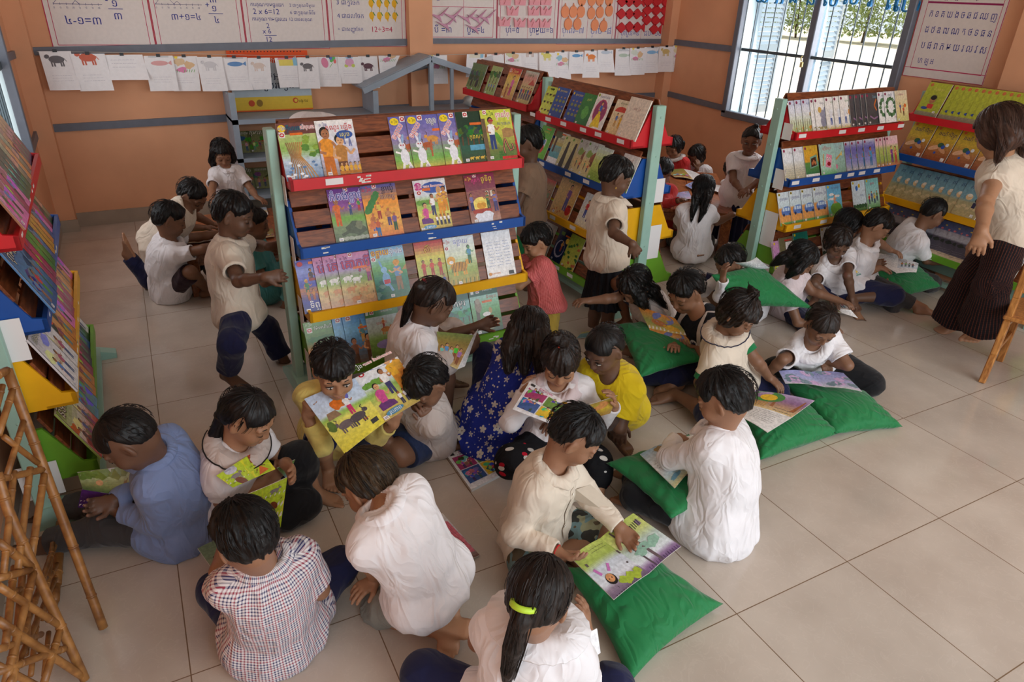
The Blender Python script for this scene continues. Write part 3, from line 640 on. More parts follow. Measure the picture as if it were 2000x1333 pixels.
@des('strawhut','tan book of children by a straw hut',.17,.24)
def _(a): a.bg((0,(206,196,150)),(.4,(220,190,120)),(.7,(196,206,200)),(1,(210,220,220))); a.poly([(.45,.6),(.9,.6),(.9,.85),(.67,1.05),(.42,.85)],(150,90,60)); a.rect(.55,.45,.8,.65,(120,70,50)); a.man(.25,.25,.35,(90,150,110),(150,110,80)); a.man(.5,.2,.35,(206,90,60),(90,80,110)); a.blob(.3,.9,.2,.15,(140,170,80)); a.ell(.1,1.3,.06,.06,(90,150,50)); a.text('ផ្ទះខ្ញុំ',.55,1.25,.13,(80,60,50)); a.sticker()
@des('ricefield','green book of a rice field',.16,.23)
def _(a): a.bg((0,(150,180,80)),(.5,(196,206,110)),(1,(206,226,226))); a.tree(.7,.6,.5); [a.line([(.1+.08*i,0),(.14+.08*i,.4)],.02,(90,140,50)) for i in range(10)]; a.sticker()
@des('pinegreen','white and green book of a pine wood',.16,.24)
def _(a): a.bg((0,(150,190,70)),(.45,(120,180,80)),(.5,(226,236,226)),(1,W_)); [a.poly([(.1+.25*i,.5),(.22+.25*i,1.0),(.34+.25*i,.5)],(60,130,60)) for i in range(4)]; a.ell(.5,.25,.2,.08,(226,60,50)); a.text('ព្រៃឈើ',.5,1.25,.13,(200,60,50)); a.sticker()
@des('templesm','small brown book of temple carvings',.16,.22)
def _(a): a.bg((0,(160,110,80)),(.8,(150,120,80)),(1,(190,60,50))); [a.man(.25+.25*i,.2,.7,(110,130,90),(180,110,60),SKD) for i in range(3)]; a.sticker()
@des('redpot','large tan book of girl with red pot',.25,.3)
def _(a): a.bg((0,(222,180,110)),(1,(226,190,124))); a.man(.62,.2,.78,(130,80,150),(90,90,160),SK); a.ell(.83,.25,.13,.14,(196,50,46)); a.ell(.83,.38,.1,.035,(150,36,36)); [a.blob(.12+.09*i,.1+.05*(i%3),.03,.03,(206,120,60)) for i in range(5)]; [a.ell(.4+.1*i,1.05,.03,.03,(150,160,60)) for i in range(3)]; a.text('រំដួលចិត្ត',.72,1.05,.09,(190,150,90)); a.sticker(.15,.04)
@des('twokids','white book of two children in red and blue',.17,.24)
def _(a): a.bg((0,(236,226,200)),(1,(214,226,240))); a.man(.38,.4,.75,(206,60,70),(60,80,160)); a.man(.66,.3,.75,(70,90,170),(90,60,110),f=-1); a.sticker()
@des('leafy','stack of green jungle books curling at the edge',.18,.25,.012)
def _(a): a.bg((0,(60,100,50)),(1,(90,150,70))); [a.blob(a.r.random(),a.r.random()*1.3,.1,.1,(200,140,130) if i%4==0 else (40,80,120) if i%4==1 else (120,170,70)) for i in range(16)]; a.sticker()
@des('moon','night-blue book of a ring of moonlit figures',.17,.25)
def _(a): a.bg((0,(30,40,90)),(1,(24,34,84))); a.ell(.4,.6,.34,.4,(196,190,220)); a.ell(.43,.63,.29,.34,(36,44,100)); a.man(.5,.5,.5,(220,160,80),(190,90,70)); a.ell(.75,1.05,.13,.13,(246,210,90)); a.rect(.5,1.2,.85,1.27,(230,110,40)).rect(.15,1.2,.4,1.35,(120,160,60)).sticker()
@des('vines','yellow-green book of leafy vines',.17,.25)
def _(a): a.bg((0,(220,200,90)),(1,(150,180,70))); [a.blob(a.r.random(),a.r.random()*1.2,.09,.06,(60,110,50) if i%3 else (206,110,70)) for i in range(18)]; a.sticker()
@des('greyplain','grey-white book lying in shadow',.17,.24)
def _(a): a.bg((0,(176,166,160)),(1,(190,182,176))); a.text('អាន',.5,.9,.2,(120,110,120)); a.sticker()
# rack B2
@des('darkwood','book of dark woodland animals',.17,.24)
def _(a): a.bg((0,(120,150,80)),(1,(90,120,80))); [a.tree(.15+.2*i,.2,.8,(60,90,50)) for i in range(4)]; a.blob(.5,.4,.14,.18,(40,36,36)); a.sticker()
@des('curlforest','curling book of children in a wood',.17,.25)
def _(a): a.bg((0,(150,180,110)),(1,(170,190,120))); [a.man(.25+.25*i,.2,.45,(80,130,190),(110,90,60)) for i in range(3)]; [a.tree(.2+.3*i,.6,.6) for i in range(3)]; a.sticker()
@des('dancer','pink and yellow comic of a temple dancer',.185,.265)
def _(a): a.bg((0,(206,150,90)),(.5,(226,200,110)),(.75,(236,190,80)),(1,(206,50,60))); a.man(.6,.2,.9,(226,110,170),(190,60,120)); a.man(.3,.1,.6,(180,110,60),(150,80,40),SKD); a.rect(.3,1.2,.9,1.38,(200,40,50)); a.text('រឿងព្រេង',.5,1.28,.15,(250,230,120)).badge(.12,1.3); a.sticker()
@des('village','comic of a dance line outside a village',.185,.265)
def _(a): a.bg((0,(190,170,110)),(.5,(206,190,130)),(.8,(222,150,140)),(1,(190,206,190))); [a.man(.15+.18*i,.2,.55,((60,90,150),(180,60,60),(90,130,60))[i%3],(80,70,110),SK) for i in range(5)]; a.poly([(.5,.85),(1,.85),(.75,1.1)],(196,80,70)); a.text('គ្រូបង្រៀន',.5,1.25,.12,(110,140,90)); a.sticker()
# rack C
SM=dict(w=.15,h=.225,t=.0035)
@des('greenboy','white book of a boy in a yellow-green shirt',**SM)
def _(a): a.bg((0,(150,170,90)),(.15,(190,200,150)),(.6,(226,226,232)),(1,(206,210,232))); a.man(.6,.35,.75,(200,200,50),(60,80,110),SKD); [a.line([(.1+.16*i,.1),(.1+.16*i,.6)],.03,(110,90,60)) for i in range(6)]; a.beast(.5,.22,.3,(206,140,60)); a.ell(.12,1.38,.07,.07,(130,40,80)); a.text('តា និងចៅ',.55,1.3,.14,(120,120,190)); a.sticker()
@des('mouse','white book of a yellow-eared mouse',**SM)
def _(a): a.bg((0,(190,180,150)),(.15,(236,232,230)),(1,W_)); a.ell(.55,.75,.22,.2,(150,150,170)); a.ell(.35,.95,.13,.14,(210,170,90)); a.ell(.75,.95,.12,.13,(150,150,170)); a.ell(.55,.4,.2,.28,(140,140,160)); [a.blob(.2+.2*i,.12,.1,.06,(150,140,90)) for i in range(4)]; a.ell(.12,1.38,.07,.07,(130,40,80)); a.text('កណ្ដុរ',.55,1.25,.13,(90,90,110)); a.sticker()
@des('ants','white book of two ants with a flower',**SM)
def _(a): a.bg((0,(200,170,100)),(.12,(236,232,228)),(1,W_)); a.man(.35,.2,.7,(226,226,236),(90,110,170),(196,190,190)); a.man(.7,.2,.85,(226,150,80),(80,120,150),(226,160,90)); a.ell(.35,.8,.13,.13,(232,232,238)); a.ell(.12,1.38,.07,.07,(130,40,80)); a.text('ស្រមោច',.55,1.25,.12,(110,150,90)); a.sticker()
@des('gecko','dark grey book of an orange gecko',**SM)
def _(a): a.bg((0,(66,66,72)),(1,(78,78,84))); a.line([(.8,1.2),(.6,.9),(.75,.65)],.08,(206,110,50)); a.line([(.2,.4),(.5,.25),(.8,.35)],.07,(150,110,150)); a.ell(.12,1.38,.07,.07,(150,40,80)); a.text('ជីងចក់',.7,1.3,.15,(120,170,190)); a.sticker()
@des('wreath','white book of a leafy wreath around a letter',**SM)
def _(a): a.bg((0,W_),(1,(232,232,238))); [a.blob(.5+.34*math.cos(i*.52),.75+.4*math.sin(i*.52),.12,.1,(60,100,64) if i%2 else (90,130,90)) for i in range(12)]; a.poly([(.35,.75),(.6,.62),(.65,.9),(.4,.95)],W_); a.beast(.8,.25,.16,(226,190,190)); a.ell(.12,1.38,.07,.07,(130,40,80)); a.text('ម្កុដស្លឹក',.5,1.33,.13,(90,100,130)); a.sticker()
@des('beigekids','beige book of children playing ball',**SM)
def _(a): a.bg((0,(206,196,120)),(.3,(226,206,150)),(1,(222,206,180))); a.man(.35,.4,.5,(60,80,160),(150,90,60)); a.man(.6,.25,.5,(206,80,60),(110,70,50)); a.ell(.75,.75,.1,.1,(226,110,50)); a.text('លេងបាល់',.5,1.3,.12,(190,110,130)); a.sticker()
@des('waves','white book of sandy water lines',**SM)
def _(a): a.bg((0,(190,176,140)),(.4,(210,204,190)),(.6,(228,230,234)),(1,(234,234,238))); [a.line([(.05+.2*(i%5),.1+.1*(i//5)),(.15+.2*(i%5),.14+.1*(i//5)),(.22+.2*(i%5),.1+.1*(i//5))],.015,(150,150,150)) for i in range(25)]; a.ell(.12,1.38,.07,.07,(150,40,80)); a.text('ទឹកស្រី',.6,1.25,.13,(170,160,160)); a.sticker()
@des('window','yellow and green book of faces at a window',**SM)
def _(a): a.bg((0,W_),(.1,W_),(.1,(60,120,80)),(.45,(90,140,70)),(.5,(226,160,50)),(1,(220,180,60))); a.poly([(.35,.4),(.95,.5),(.9,1.05),(.4,.95)],(120,170,150)); a.poly([(.42,.46),(.85,.54),(.82,.95),(.46,.88)],(70,40,36)); [a.ell(.55+.1*i,.65+.08*(i%2),.07,.08,(190,110,70)) for i in range(3)]; a.ell(.12,1.38,.07,.07,(150,40,80)); a.text('ផ្ទះ',.5,1.28,.13,(200,80,40)); a.sticker()
@des('eraser','pale green book of a smiling pink eraser',.17,.225,.0035)
def _(a): a.bg((0,(110,180,120)),(.2,(176,216,196)),(1,(170,210,206))); a.poly([(.3,.35),(.65,.28),(.8,.8),(.45,.9)],(240,150,180)); a.ell(.48,.68,.05,.07,W_); a.ell(.62,.66,.05,.07,W_); a.ell(.49,.68,.02,.03,K_); a.ell(.62,.66,.02,.03,K_); a.ell(.55,.46,.12,.09,(150,20,40)); a.ell(.12,1.36,.07,.07,(150,40,80)); a.line([(.15,.4),(.25,.9)],.05,(226,160,60)); a.text('ញ៉ើជ័រលុប',.5,1.12,.16,(206,60,70)); a.sticker()
@des('tealpen','pale teal book of a flying pencil',**SM)
def _(a): a.bg((0,(150,190,170)),(1,(176,212,214))); a.line([(.3,.7),(.7,.95)],.08,(220,160,80)); a.poly([(.6,.9),(.8,1.1),(.8,.85)],(240,210,120)); a.ell(.3,.35,.1,.12,(226,140,170)); a.text('លី',.7,1.25,.2,(150,90,60)); a.sticker()
@des('blueboy','lilac book of a boy in blue pyjamas',**SM)
def _(a): a.bg((0,(200,196,190)),(.3,(150,150,206)),(.75,(110,106,180)),(1,(226,226,236))); a.man(.5,.15,.95,(80,150,200),(60,120,170),SKD); a.ell(.12,1.38,.07,.07,(150,40,80)); a.text('កុមារា',.6,1.32,.12,(90,90,160)); a.sticker()
@des('sisters','pink book of two sisters on the grass',**SM)
def _(a): a.bg((0,(200,110,80)),(.2,(150,170,80)),(.6,(190,196,110)),(.75,(240,190,200)),(1,(244,206,206))); a.man(.4,.15,.85,(130,60,140),(110,50,120)); a.man(.72,.1,.85,(214,90,70),(190,70,60),f=-1); a.ell(.12,1.38,.07,.07,(150,40,80)); a.sticker()
@des('van','white book of a blue minibus',.165,.24,.0035)
def _(a): a.bg((0,(90,150,90)),(.08,(110,160,90)),(.1,(226,160,90)),(.5,(222,150,80)),(.55,(206,222,226)),(1,(226,232,238))); a.ell(.5,.62,.36,.2,(96,130,190)); a.rect(.16,.48,.84,.62,(86,116,180)); [a.rect(.24+.16*i,.62,.36+.16*i,.76,(206,222,240)) for i in range(4)]; a.ell(.28,.46,.07,.07,(50,60,90)); a.ell(.7,.46,.07,.07,(50,60,90)); [a.line([(.75+.08*i,.8),(.76+.08*i,.92)],.02,(60,110,60)) for i in range(3)]; a.ell(.12,1.36,.06,.06,(226,200,40)); a.ell(.12,1.36,.035,.035,K_); a.text('កូនកូលៀន',.52,1.15,.18,(70,70,140),fit=.74); a.sticker()
@des('island','sky-blue book of a man on a hill',.165,.24,.0035)
def _(a): a.bg((0,(140,180,80)),(.2,(90,190,190)),(.35,(120,200,226)),(1,(110,180,226))); [a.blob(.3+.4*(i%2),.8+.1*i,.2,.06,W_) for i in range(3)]; a.ell(.55,.35,.4,.28,(110,170,60)); a.man(.5,.58,.5,(222,150,120),(222,150,120),SK,pose='sit'); a.text('កោះស្រួចស្រាវ',.6,1.28,.12,(110,100,160)); a.ell(.12,1.36,.06,.06,(226,200,40)); a.sticker()
@des('whiteballoon','white book of blue balloons over trees',.165,.24,.0035)
def _(a): a.bg((0,(70,110,60)),(.12,(110,150,90)),(.2,(214,232,240)),(1,(226,236,244))); [a.blob(.1+.2*i,.25,.12,.1,(50,90,56)) for i in range(5)]; a.ell(.35,1.1,.09,.12,(60,110,190)); a.ell(.55,1.2,.08,.1,(236,190,50)); a.text('ហោះ',.7,.75,.13,(70,100,160)); a.ell(.12,1.36,.06,.06,(226,200,40)); a.sticker()
@des('family','blue-green book of a waving family',.165,.24,.0035)
def _(a): a.bg((0,(90,150,80)),(.2,(150,190,150)),(.5,(170,214,206)),(1,(140,200,196))); [a.man(.2+.2*i,.25+.1*(i%2),.5,((206,60,60),(60,90,160),(230,190,60),(90,150,90))[i],(60,60,100)) for i in range(4)]; a.text('គ្រួសារ',.5,1.22,.15,(226,110,130)); a.ell(.12,1.36,.06,.06,(226,200,40)); a.sticker()
@des('pinkduck','pink and yellow book with a crown badge',.14,.21,.0035)
def _(a): a.bg((0,(190,180,60)),(.35,(214,206,80)),(.4,(190,130,180)),(1,(206,150,190))); a.line([(.3,.1),(.5,.5),(.7,.1)],.06,(150,150,170)); a.ell(.15,1.36,.07,.07,(236,200,40)); a.sticker()
@des('olivegirl','olive book of a girl in green',.15,.225,.0035)
def _(a): a.bg((0,(110,100,60)),(1,(120,112,80))); a.man(.45,.2,.75,(110,190,70),(90,150,60),SKD); a.rect(.45,.85,.95,1.25,W_); a.text('ប្អូន',.7,1.05,.14,K_); a.rect(.4,1.3,.9,1.38,(206,60,50)).sticker()
@des('tealcrown','teal book of a pale swan',.165,.24,.0035)
def _(a): a.bg((0,(30,130,110)),(1,(20,120,104))); a.ell(.5,.5,.16,.1,(206,232,226)); a.line([(.6,.55),(.65,.8)],.05,(206,232,226)); a.text('ហង្ស',.5,1.15,.12,(150,200,110)); a.ell(.12,1.36,.06,.06,(226,200,40)); a.sticker()
# rack D school books
@des('lime','lime-green textbook',.185,.265,.006)
def _(a): a.bg((0,(130,116,96)),(.14,(150,140,110)),(.16,(170,176,50)),(1,(184,190,54))); a.ell(.5,.75,.17,.2,(150,160,60)); a.ell(.5,.72,.12,.16,SKD); a.ell(.5,.82,.13,.1,K_); a.rect(.38,.36,.64,.55,(206,50,50)); a.ell(.3,.36,.14,.06,(40,70,150)); a.ell(.14,1.32,.07,.07,(206,110,60)); a.text('សិក្សាសង្គម',.55,1.16,.12,(226,214,110)); a.sticker(.75,.2)
@des('maths','brown mathematics textbook with counting hands',.19,.27,.007)
def _(a): a.bg((0,(140,70,40)),(.35,(170,110,60)),(.6,(206,170,50)),(1,(206,186,50))); a.ell(.3,.55,.26,.09,(222,170,130),.4); a.ell(.62,.5,.22,.08,(206,150,110),-.5); a.ell(.5,.68,.13,.1,(50,90,60)); a.ell(.62,.62,.08,.08,(40,80,170)); a.ell(.75,.72,.07,.07,(222,226,230)); a.ell(.4,.35,.05,.05,(40,80,170)); a.text('គណិតវិទ្យា',.55,1.12,.2,(20,30,90),fit=.74); a.rect(.78,.06,.92,.2,(236,226,220)); a.ell(.14,1.32,.06,.06,(206,110,60))
@des('khmer','blue-grey language textbook',.185,.265,.007)
def _(a): a.bg((0,(190,170,120)),(.4,(170,160,120)),(.5,(120,160,170)),(1,(104,150,168))); a.ell(.35,.8,.14,.13,(226,190,140)); a.ell(.35,.86,.1,.07,(236,226,206)); [a.blob(.15+.17*i,.35+.08*(i%2),.1,.06,(206,186,140)) for i in range(5)]; a.rect(.62,.4,.76,.62,(40,36,70)); a.ell(.7,.72,.07,.08,K_); a.text('ភាសាខ្មែរ',.55,1.2,.18,(40,60,110),fit=.66); a.rect(.5,1.02,.9,1.08,(206,60,60)); a.rect(.75,.05,.87,.16,W_)
@des('fields','dark textbook of ploughed fields and palms',.19,.27,.007)
def _(a): a.bg((0,(206,180,150)),(.12,(196,170,140)),(.13,(74,66,76)),(.5,(70,64,76)),(.55,(170,168,176)),(.72,(166,160,170)),(.75,(84,96,140)),(1,(90,104,150))); [a.blob(.2+.3*i,.62,.13,.07,(34,40,34)) for i in range(3)]; [a.line([(0,.1+.08*i),(1,.2+.07*i)],.012,(104,96,106)) for i in range(4)]; [a.ell(.2+.3*i,1.1,.06,.04,(200,110,120)) for i in range(3)]; [a.ell(.3+.3*i,1.25,.05,.03,(206,180,90)) for i in range(2)]
def gen(seed,desc,c1,c2,c3,w=.2,h=.27,t=.008):
    def fn(a):
        a.r=random.Random(seed); a.bg((0,c1),(.45,c2),(1,c3))
        for i in range(4): a.blob(a.r.random(),a.r.uniform(.3,1),.2,.14,tuple(max(0,min(255,k+a.r.uniform(-70,60))) for k in (c1,c2,c3)[i%3]))
        for i in range(2): a.man(.3+.35*i,.12,.6,tuple(a.r.randint(40,230) for _ in range(3)),tuple(a.r.randint(30,160) for _ in range(3)),SKD)
        a.text(('រឿងព្រេង','កុមារា','សត្វព្រៃ','អានលេង','និទាន')[seed%5],.5,1.2,.18,(244,236,210),fit=.7,out=tuple(int(k*.4) for k in c1)); a.sticker(); d=tuple(int(k*.5) for k in c1); [a.line(q,.02,d) for q in ([(.01,0),(.01,a.A)],[(.99,0),(.99,a.A)])]
    return (desc,w,h,t,tuple(int(k*.8+40) for k in c3),fn)
# ------------------------------------------------------------------ books on the racks
_BM={}
def book_meshes(key):
    if key in _BM: return _BM[key]
    desc,w,h,t,spine,fn=DES[key]
    b=MB(); b.box((0,h/2,t/2),(w-.002,h-.002,t*.9),col=rgb(232,226,214)); b.box((-w/2+.0008,h/2,t/2),(.0016,h,t),col=rgb(spine)); b.box((0,h/2,.0004),(w,h,.0008),col=rgb(spine))
    o=b.build('book_pages',PRINTM,None,attr=True); pm=o.data; bpy.data.objects.remove(o)
    a=Art(h/w,hash(key)%97 if False else sum(map(ord,key))); fn(a); b=MB(); b.box((0,h/2,t),(w,h,.0008),col=rgb(236,232,226)); a.emit(b,lambda x,y,z:((x-.5)*w,y*w,t+.0004+z))
    o=b.build('front_cover',PRINT,None,attr=True); cm=o.data; bpy.data.objects.remove(o)
    _BM[key]=(pm,cm,w,h,t); return _BM[key]
ORD=['first','second','third','fourth','fifth','sixth','seventh','eighth','ninth','tenth','eleventh','twelfth','thirteenth','fourteenth','fifteenth','sixteenth','seventeenth','eighteenth','nineteenth','twentieth']
def put_book(key,M4,label,group):
    pm,cm,w,h,t=book_meshes(key); o=link('picture_book',pm); o.matrix_world=M4; tag(o,label,'book',group); c=link('front_cover',cm,o); return o
BR=random.Random(11)
def rack_book(R,t,u,key,label,group,k=0,tilt=0.):
    p0,dn,nn,z,d=R.plane[t]; right=np.cross(dn,nn)
    if BR.random()<.5: tilt+=BR.uniform(-.012,.012)
    r2=right*math.cos(tilt)+dn*math.sin(tilt); d2=dn*math.cos(tilt)-right*math.sin(tilt); n2=nn
    pos=R.P0+R.u*u; pos=p0+R.u*((pos-p0)@R.u)+dn*.006+nn*(.003+.0075*k)
    # books lean back a touch when they overlap
    M4=Matrix(((r2[0],d2[0],n2[0],pos[0]),(r2[1],d2[1],n2[1],pos[1]),(r2[2],d2[2],n2[2],pos[2]),(0,0,0,1)))
    return put_book(key,M4,label,group)
TN=['red','blue','yellow','green']
def row(R,t,items,rack,order=1):
    """items: (key, px, py[, lead]) centre-bottom pixel of each book, left to right"""
    last=None;k=0
    for i,it in enumerate(items):
        key,px,py=it[:3]; u,_=R.hit(t,px,py); w=DES[key][1]; u=min(max(u,R.a0+w*.42),R.a1-w*.42)
        k=k+1 if last is not None and abs(u-last)<w*1.0 else 0
        last=u; same=sum(1 for x in items if x[0]==key)
        lab=f'{DES[key][0]}, {ORD[i]} from left, {TN[t]} tray, {rack}'
        rack_book(R,t,u,key,lab,f'{TN[t]} tray books on the {rack}',k,it[3] if len(it)>3 else 0)
A_='half-empty rack'
row(RA,0,[('roots',598,346),('youngman',669,338),('rabbit',808,328),('rabbit',840,324),('rabbit',899,318),('forest',930,314),('snake',975,308)],A_)
row(RA,1,[('monk',692,472),('demons',755,462),('chen',853,448),('pot',950,434)],A_)
row(RA,2,[('sangva',626,612),('cows',664,604),('cows',682,601),('cows',706,596),('river',767,582),('kneelers',852,558),('tiger',906,550),('backwhite',980,538)],A_)
row(RA,3,[('temple',622,724),('temple',641,720),('kings',697,708),('kings',716,705),('pond',757,697),('teal',898,656),('owl',956,650)],A_)
B_='side-on rack'
row(RB,0,[('animals',1056,222),('bluebugs',1084,230),('bluebugs',1112,238),('greenthin',1135,244),('yellowskirt',1163,252),('umbrella',1197,262),('redchild',1222,269),('creamfold',1240,275)],B_)
row(RB,1,[('boategg',1049,310),('lake',1079,320),('trunk',1099,326),('trunk',1114,330),('strawhut',1132,336),('strawhut',1150,342),('ricefield',1170,350),('pinegreen',1216,376)],B_)
row(RB,2,[('templesm',1058,400),('redpot',1092,420),('twokids',1138,440),('leafy',1222,462)],B_)
row(RB,3,[('greyplain',1066,470),('moon',1090,502),('vines',1110,520)],B_)
row(RB2,0,[('darkwood',913,170),('darkwood',930,174),('curlforest',955,184),('dancer',988,195),('village',1018,206)],'farthest rack')
def xs(l,w,p=2.854): return [1300+(x+w)/p for x in l]
C_='window rack'
cr=lambda x:(x-695)/550
row(RC,0,[(k,x,265-8*i/15) for i,(k,x) in enumerate(zip(['greenboy']*3+['mouse']*2+['ants']*3+['gecko']*4+['wreath']*2+['beigekids'],xs([695,725,757,797,815,868,908,938,985,1012,1040,1062,1120,1150,1205],45)))],C_)
row(RC,1,[(k,x,358-8*i/12) for i,(k,x) in enumerate(zip(['waves']*2+['window','eraser','tealpen']+['blueboy']*4+['sisters']*4,xs([655,712,765,850,925,1000,1030,1058,1090,1148,1165,1183,1200],48)))],C_)
row(RC,2,[(k,x,448-5*i) for i,(k,x) in enumerate(zip(['van']*4+['island','whiteballoon','family'],xs([625,690,748,808,878,1035,1105],52)))],C_)
row(RC,3,[('pinkduck',1510,520),('pinkduck',1518,518),('olivegirl',1535,514),('tealcrown',1562,508),('whiteballoon',1620,500),('island',1650,498)],C_)
D_='right-wall rack'
def drow(t,key,n,u0,du,desc):
    for i in range(n): rack_book(RD,t,u0+du*i,key,f'{desc}, {ORD[i]} from left, {TN[t]}-tray row, {D_}',f'{TN[t]} tray textbooks on the {D_}',i%8+1 if du<.15 else 0)
drow(0,'lime',1,.14,.2,'lime-green textbook with a child portrait')
for i in range(18): rack_book(RD,0,.34+.052*i,'lime',f'lime-green textbook, {ORD[i+1]} from left, red-tray row, {D_}',f'red tray textbooks on the {D_}',.35*i)
drow(1,'maths',6,.14,.2,'brown mathematics textbook')
for i in range(9): rack_book(RD,2,.14+.075*i,'khmer',f'blue-grey language textbook, {ORD[i]} from left, yellow-tray row, {D_}',f'yellow tray textbooks on the {D_}',.5*i)
for i in range(3): rack_book(RD,2,.96+.17*i,'khmer',f'blue-grey language textbook, {ORD[i+9]} from left, yellow-tray row, {D_}',f'yellow tray textbooks on the {D_}',0)
for i in range(11): rack_book(RD,3,.14+.1*i,'fields',f'dark textbook of palms and fields, {ORD[i]} from left, green-tray row, {D_}',f'green tray textbooks on the {D_}',.4*i)
E_='left-wall rack'
EC=[((60,40,90),(150,90,60),(226,190,90),'navy'),((190,110,50),(214,150,70),(120,90,120),'orange'),((110,100,90),(150,150,110),(196,180,150),'grey'),((60,90,50),(40,80,60),(30,60,46),'dark green'),((220,110,180),(226,150,190),(150,90,60),'pink'),((150,50,90),(190,60,110),(110,40,70),'magenta'),((60,120,60),(90,160,70),(40,90,50),'bright green'),((190,140,50),(206,160,70),(160,110,50),'ochre'),((40,80,140),(90,140,180),(60,110,170),'blue'),((206,130,60),(226,160,90),(90,80,70),'amber'),((232,226,226),(236,232,232),(214,206,210),'white'),((206,50,40),(236,226,220),(150,170,60),'red and white'),((90,150,200),(120,180,90),(60,110,180),'sky-blue')]
for i,e in enumerate(EC): DES['e%d'%i]=gen(i+3,f'{e[3]} picture book',*e[:3])
def erow(t,seq,u0,u1):
    n=len(seq)
    for i,k in enumerate(seq): rack_book(RE,t,u1-(u1-u0)*i/(n-1),'e%d'%k,f'{EC[k][3]} picture book, {ORD[n-1-i]} from the near end, {TN[t]} tray, {E_}',f'{TN[t]} tray books on the {E_}',.6*i,BR.uniform(-.05,.02))
erow(0,[0,0,0,1,2,9,2,3,3,3,4,5,4],.16,1.34)
erow(1,[2,3,5,4,8,9,7,7,8,6,6,5,5,8,8],.14,1.34)
erow(2,[4,1,9,5,5,4,9,9,10,10],.12,1.34)
erow(3,[10,3,8,0,0,5,9,9,12,12,11,11],.12,1.34)
# price labels and list papers on the racks
for t,pts in ((0,[(650,357)]),): 
    for q in pts: RA.label_paper(t,RA.hit(t,*q)[0],.085,.03)
for t,pts in((0,[(1048,222),(1078,232),(1108,241),(1146,254),(1176,262),(1218,280)]),(1,[(1064,322),(1115,343),(1150,360)]),(2,[(1086,425),(1125,446)]),(3,[(1092,527),(1118,542)])):
    for q in pts: RB.label_paper(t,RB.hit(t,*q)[0],.07,.026)
for t,pts in((0,[(1560,265),(1638,258),(1675,254),(1712,250),(1752,247)]),(1,[(1547,361),(1587,354),(1630,350),(1655,347),(1677,345),(1706,341)]),(2,[(1551,447),(1602,437)])):
    for q in pts: RC.label_paper(t,RC.hit(t,*q)[0],.075,.026)
for t,v,w,h,z in((0,.085,.075,.11,1.2),(1,.1,.09,.14,.87),(2,.1,.12,.26,.5),(3,.12,.12,.12,.18)): RC.end_paper(t,RC.a0-.0075,v,w,h,z)
for t,v,w,h,z in((1,-.1,.09,.16,.86),(2,-.12,.1,.24,.5)): RB.end_paper(t,RB.a0-.0075,v,w,h,z)
for t,v,w,h,z in((0,.07,.05,.14,1.13),(1,.1,.06,.16,.83),(2,.12,.07,.2,.5),(3,.14,.08,.2,.2)): RA.end_paper(t,RA.a0-.0075,v,w,h,z)
for t,v,w,h,z in((1,.02,.16,.17,.82),(3,.0,.14,.16,.2)): RE.end_paper(t,RE.a0-.0075,v,w,h,z)
# flaked paint on the front boards
b=MB(); rr=random.Random(3)
for t,qs in((0,[(708,348),(712,350),(700,350)]),(1,[(628,492),(840,452),(965,436)]),(3,[(960,662)])):
    z,m=RA.tiers[t]; d=RA.depths[t]
    for q in qs:
        u=RA.hit(t,*q)[0]
        for i in range(4): b.box(RA.Q(u+rr.uniform(-.03,.03),d+.0006,z+.026+rr.uniform(-.018,.018)),(rr.uniform(.006,.03),.0012,rr.uniform(.003,.009)),(RA.u,RA.n,V(0,0,1)))
b.build('paint_chips',CHIP,RA.root)['kind']='stuff'
b=MB()
for t in range(3):
    z,m=RE.tiers[t]; d=RE.depths[t]
    for i in range(5): b.box(RE.Q(rr.uniform(.1,1.3),d+.0006,z+.03),(rr.uniform(.02,.06),.0012,.012),(RE.u,RE.n,V(0,0,1)))
b.build('paint_chips',CHIP,RE.root)['kind']='stuff'
